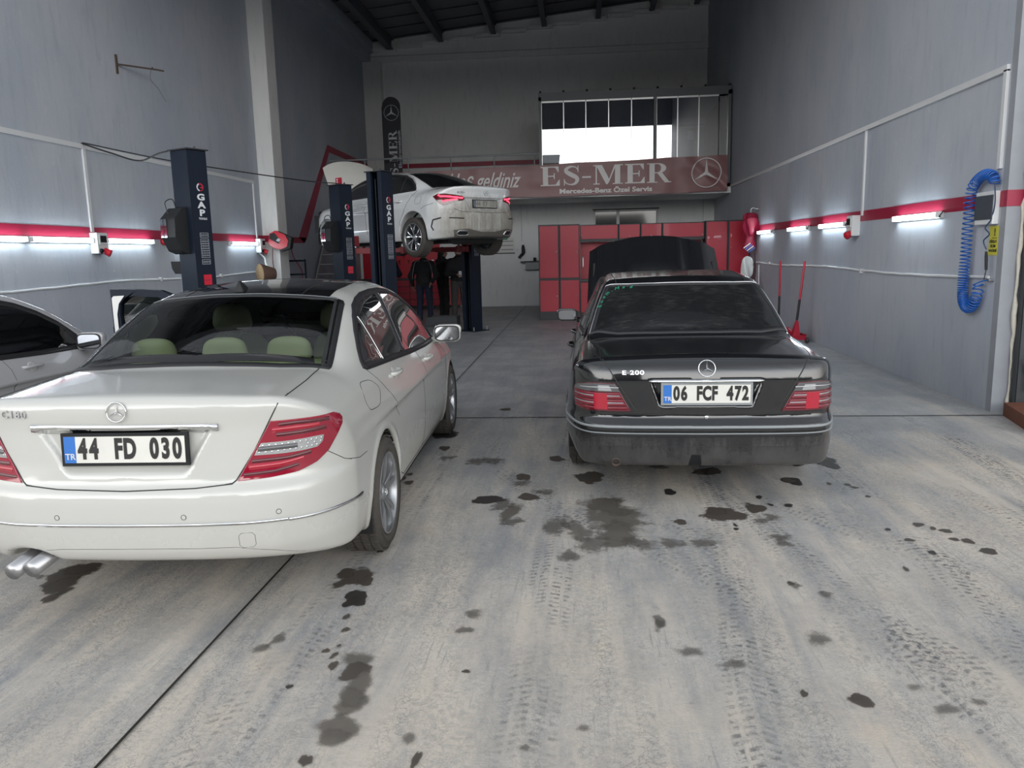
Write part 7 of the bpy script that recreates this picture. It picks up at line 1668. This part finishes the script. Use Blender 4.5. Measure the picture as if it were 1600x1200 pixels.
    def hr(x, y, z):
        h = smax(ell(x, y, z, hd + (0, -.012, .022), (.086, .103, .122)), -ell(x, y, z, hd + (0, .10, -.035), (.10, .10, .105)), .02)
        if longhair: h = smin(h, union([rcone(x, y, z, hd + (q * .05, -.07, .02), hd + (q * .065, -.09, -.17), .040, .028) for q in (-1, 0, 1)], .01), .02)
        else: h = smax(h, hd[2] - .07 - z, .01)
        return h + .003 * np.sin(x * 160) * np.sin(z * 140 + y * 60)
    V, F = surface_nets(hr, hd + (-.15, -.18, -.25), hd + (.15, .15, .18), .009, 1); m = MB(); m.add(V.tolist(), [tuple(int(i) for i in f) for f in F], 0, True); m.build('hair', M['hair'], o)
    if beard:
        V, F = surface_nets(lambda x, y, z: smax(ell(x, y, z, hd + (0, .03, -.07), (.062, .068, .065)), -ell(x, y, z, hd + (0, .10, -.035), (.03, .05, .018)), .01) if 0 else smax(smax(ell(x, y, z, hd + (0, .028, -.068), (.064, .071, .068)), z - (hd[2] - .035 - 0), .01), -ell(x, y, z, hd + (0, .105, -.055), (.026, .03, .010)), .006), hd + (-.1, -.06, -.16), hd + (.1, .13, 0), .006, 2); m = MB(); m.add(V.tolist(), [tuple(int(i) for i in f) for f in F], 0, True); m.build('beard', M['hair'], o)
    return o
mat('skin', (.34, .20, .145), .5, var=.08); mat('hair', (.010, .008, .007), .6, var=.3, vscale=60)
mat('jacket_black', (.008, .008, .009), .75); mat('jacket_navy', (.008, .011, .028), .7); mat('jeans', (.010, .016, .038), .8, var=.3, vscale=14); mat('trousers_grey', (.055, .052, .048), .8, var=.15); mat('trousers_black', (.010, .010, .011), .8)
base = dict(Hl=(-.10, 0, .90), Hr=(.10, 0, .90), Kl=(-.12, .02, .50), Kr=(.12, .02, .50), Al=(-.13, 0, .09), Ar=(.13, 0, .09), Sl=(-.20, 0, 1.39), Sr=(.20, 0, 1.39), El=(-.27, -.02, 1.12), Er=(.27, -.02, 1.12), Wl=(-.26, .08, .88), Wr=(.26, .08, .88), Pl=(0, 1, 0), Pr=(0, 1, 0))
def J(**k): d = dict(base); d.update(k); return d
person('person in dark navy hooded jacket, half hidden between the two lift columns', (-4.72, 19.0, 0), .15, .99, J(El=(-.30, .05, 1.14), Wl=(-.18, .24, 1.06), Er=(.30, .05, 1.14), Wr=(.16, .26, 1.10)), M['jacket_navy'], M['trousers_black'], hood=True)
person('person seen from behind in black piped jacket and blue jeans under the raised rear wheel', (-3.66, 18.3, 0), -.05, .98, J(Er=(.33, -.06, 1.14), Wr=(.22, -.10, .98), El=(-.31, -.02, 1.12), Wl=(-.30, .06, .90)), M['jacket_black'], M['jeans'], piping=True)
person('person in all black with long dark hair, standing between two others', (-3.36, 19.15, 0), -.9, 1.0, J(El=(-.26, .08, 1.12), Wl=(-.12, .26, 1.12), Er=(.26, .08, 1.12), Wr=(.14, .26, 1.16), Kl=(-.10, .03, .50), Al=(-.09, .0, .09)), M['jacket_black'], M['trousers_black'], longhair=True)
P4 = person('bearded person in dark jacket and grey trousers facing the camera, white phone in hand', (-2.86, 18.5, 0), PI + .35, 1.01, J(Er=(.28, .06, 1.12), Wr=(.10, .27, 1.10), El=(-.28, .03, 1.12), Wl=(-.13, .25, 1.05)), M['jacket_black'], M['trousers_grey'], beard=True)
ph = thing('phone', 'small bright white phone held by the bearded person', 'phone', (0, 0, 0)); mt = Matrix.Translation((-2.86, 18.5, 0)) @ Euler((0, 0, PI + .35)).to_matrix().to_4x4() @ Matrix.Scale(1.01, 4)
p = mt @ Vector((.035, .345, 1.11)); ph.location = p; ph.rotation_euler = (0, 0, PI + .35)
m = MB(); m.box((-.036, .0, -.07), (.036, .009, .07)); m.build('case', M['white_print'], ph, bevel=.004); m = MB(); m.box((-.032, -.001, -.064), (.032, 0, .064)); m.build('screen', M['black_plastic'], ph)
# ------------------------------------------------------------------ the street behind the camera (only ever seen mirrored in glass and paint)
def street():
    r = random.Random(3); x = -38
    mats = [simple('street_wall_a', (.16, .15, .14), .8), simple('street_wall_b', (.10, .10, .11), .8), simple('street_wall_c', (.20, .18, .15), .8)]
    i = 0
    while x < 38:
        w = r.uniform(7, 12); h = r.uniform(8.6, 9.6) if -12 < x + w / 2 < 2 else r.uniform(3.6, 5.0); m = MB(); m.box((x, -40, 0), (x + w, -31, h), 0)
        m.box((x + w * .2, -31.02, 0), (x + w * .75, -30.98, h * .7), 1); m.add([(x, -31, h), (x + w, -31, h), (x + w, -35, h + 1.2), (x, -35, h + 1.2)], [(0, 1, 2, 3)], 1)
        o = m.build('workshop_building', [mats[i % 3], M['dark_steel']]); o['kind'] = 'structure'; x += w + (2.0 if i % 3 == 1 else 0); i += 1
street()
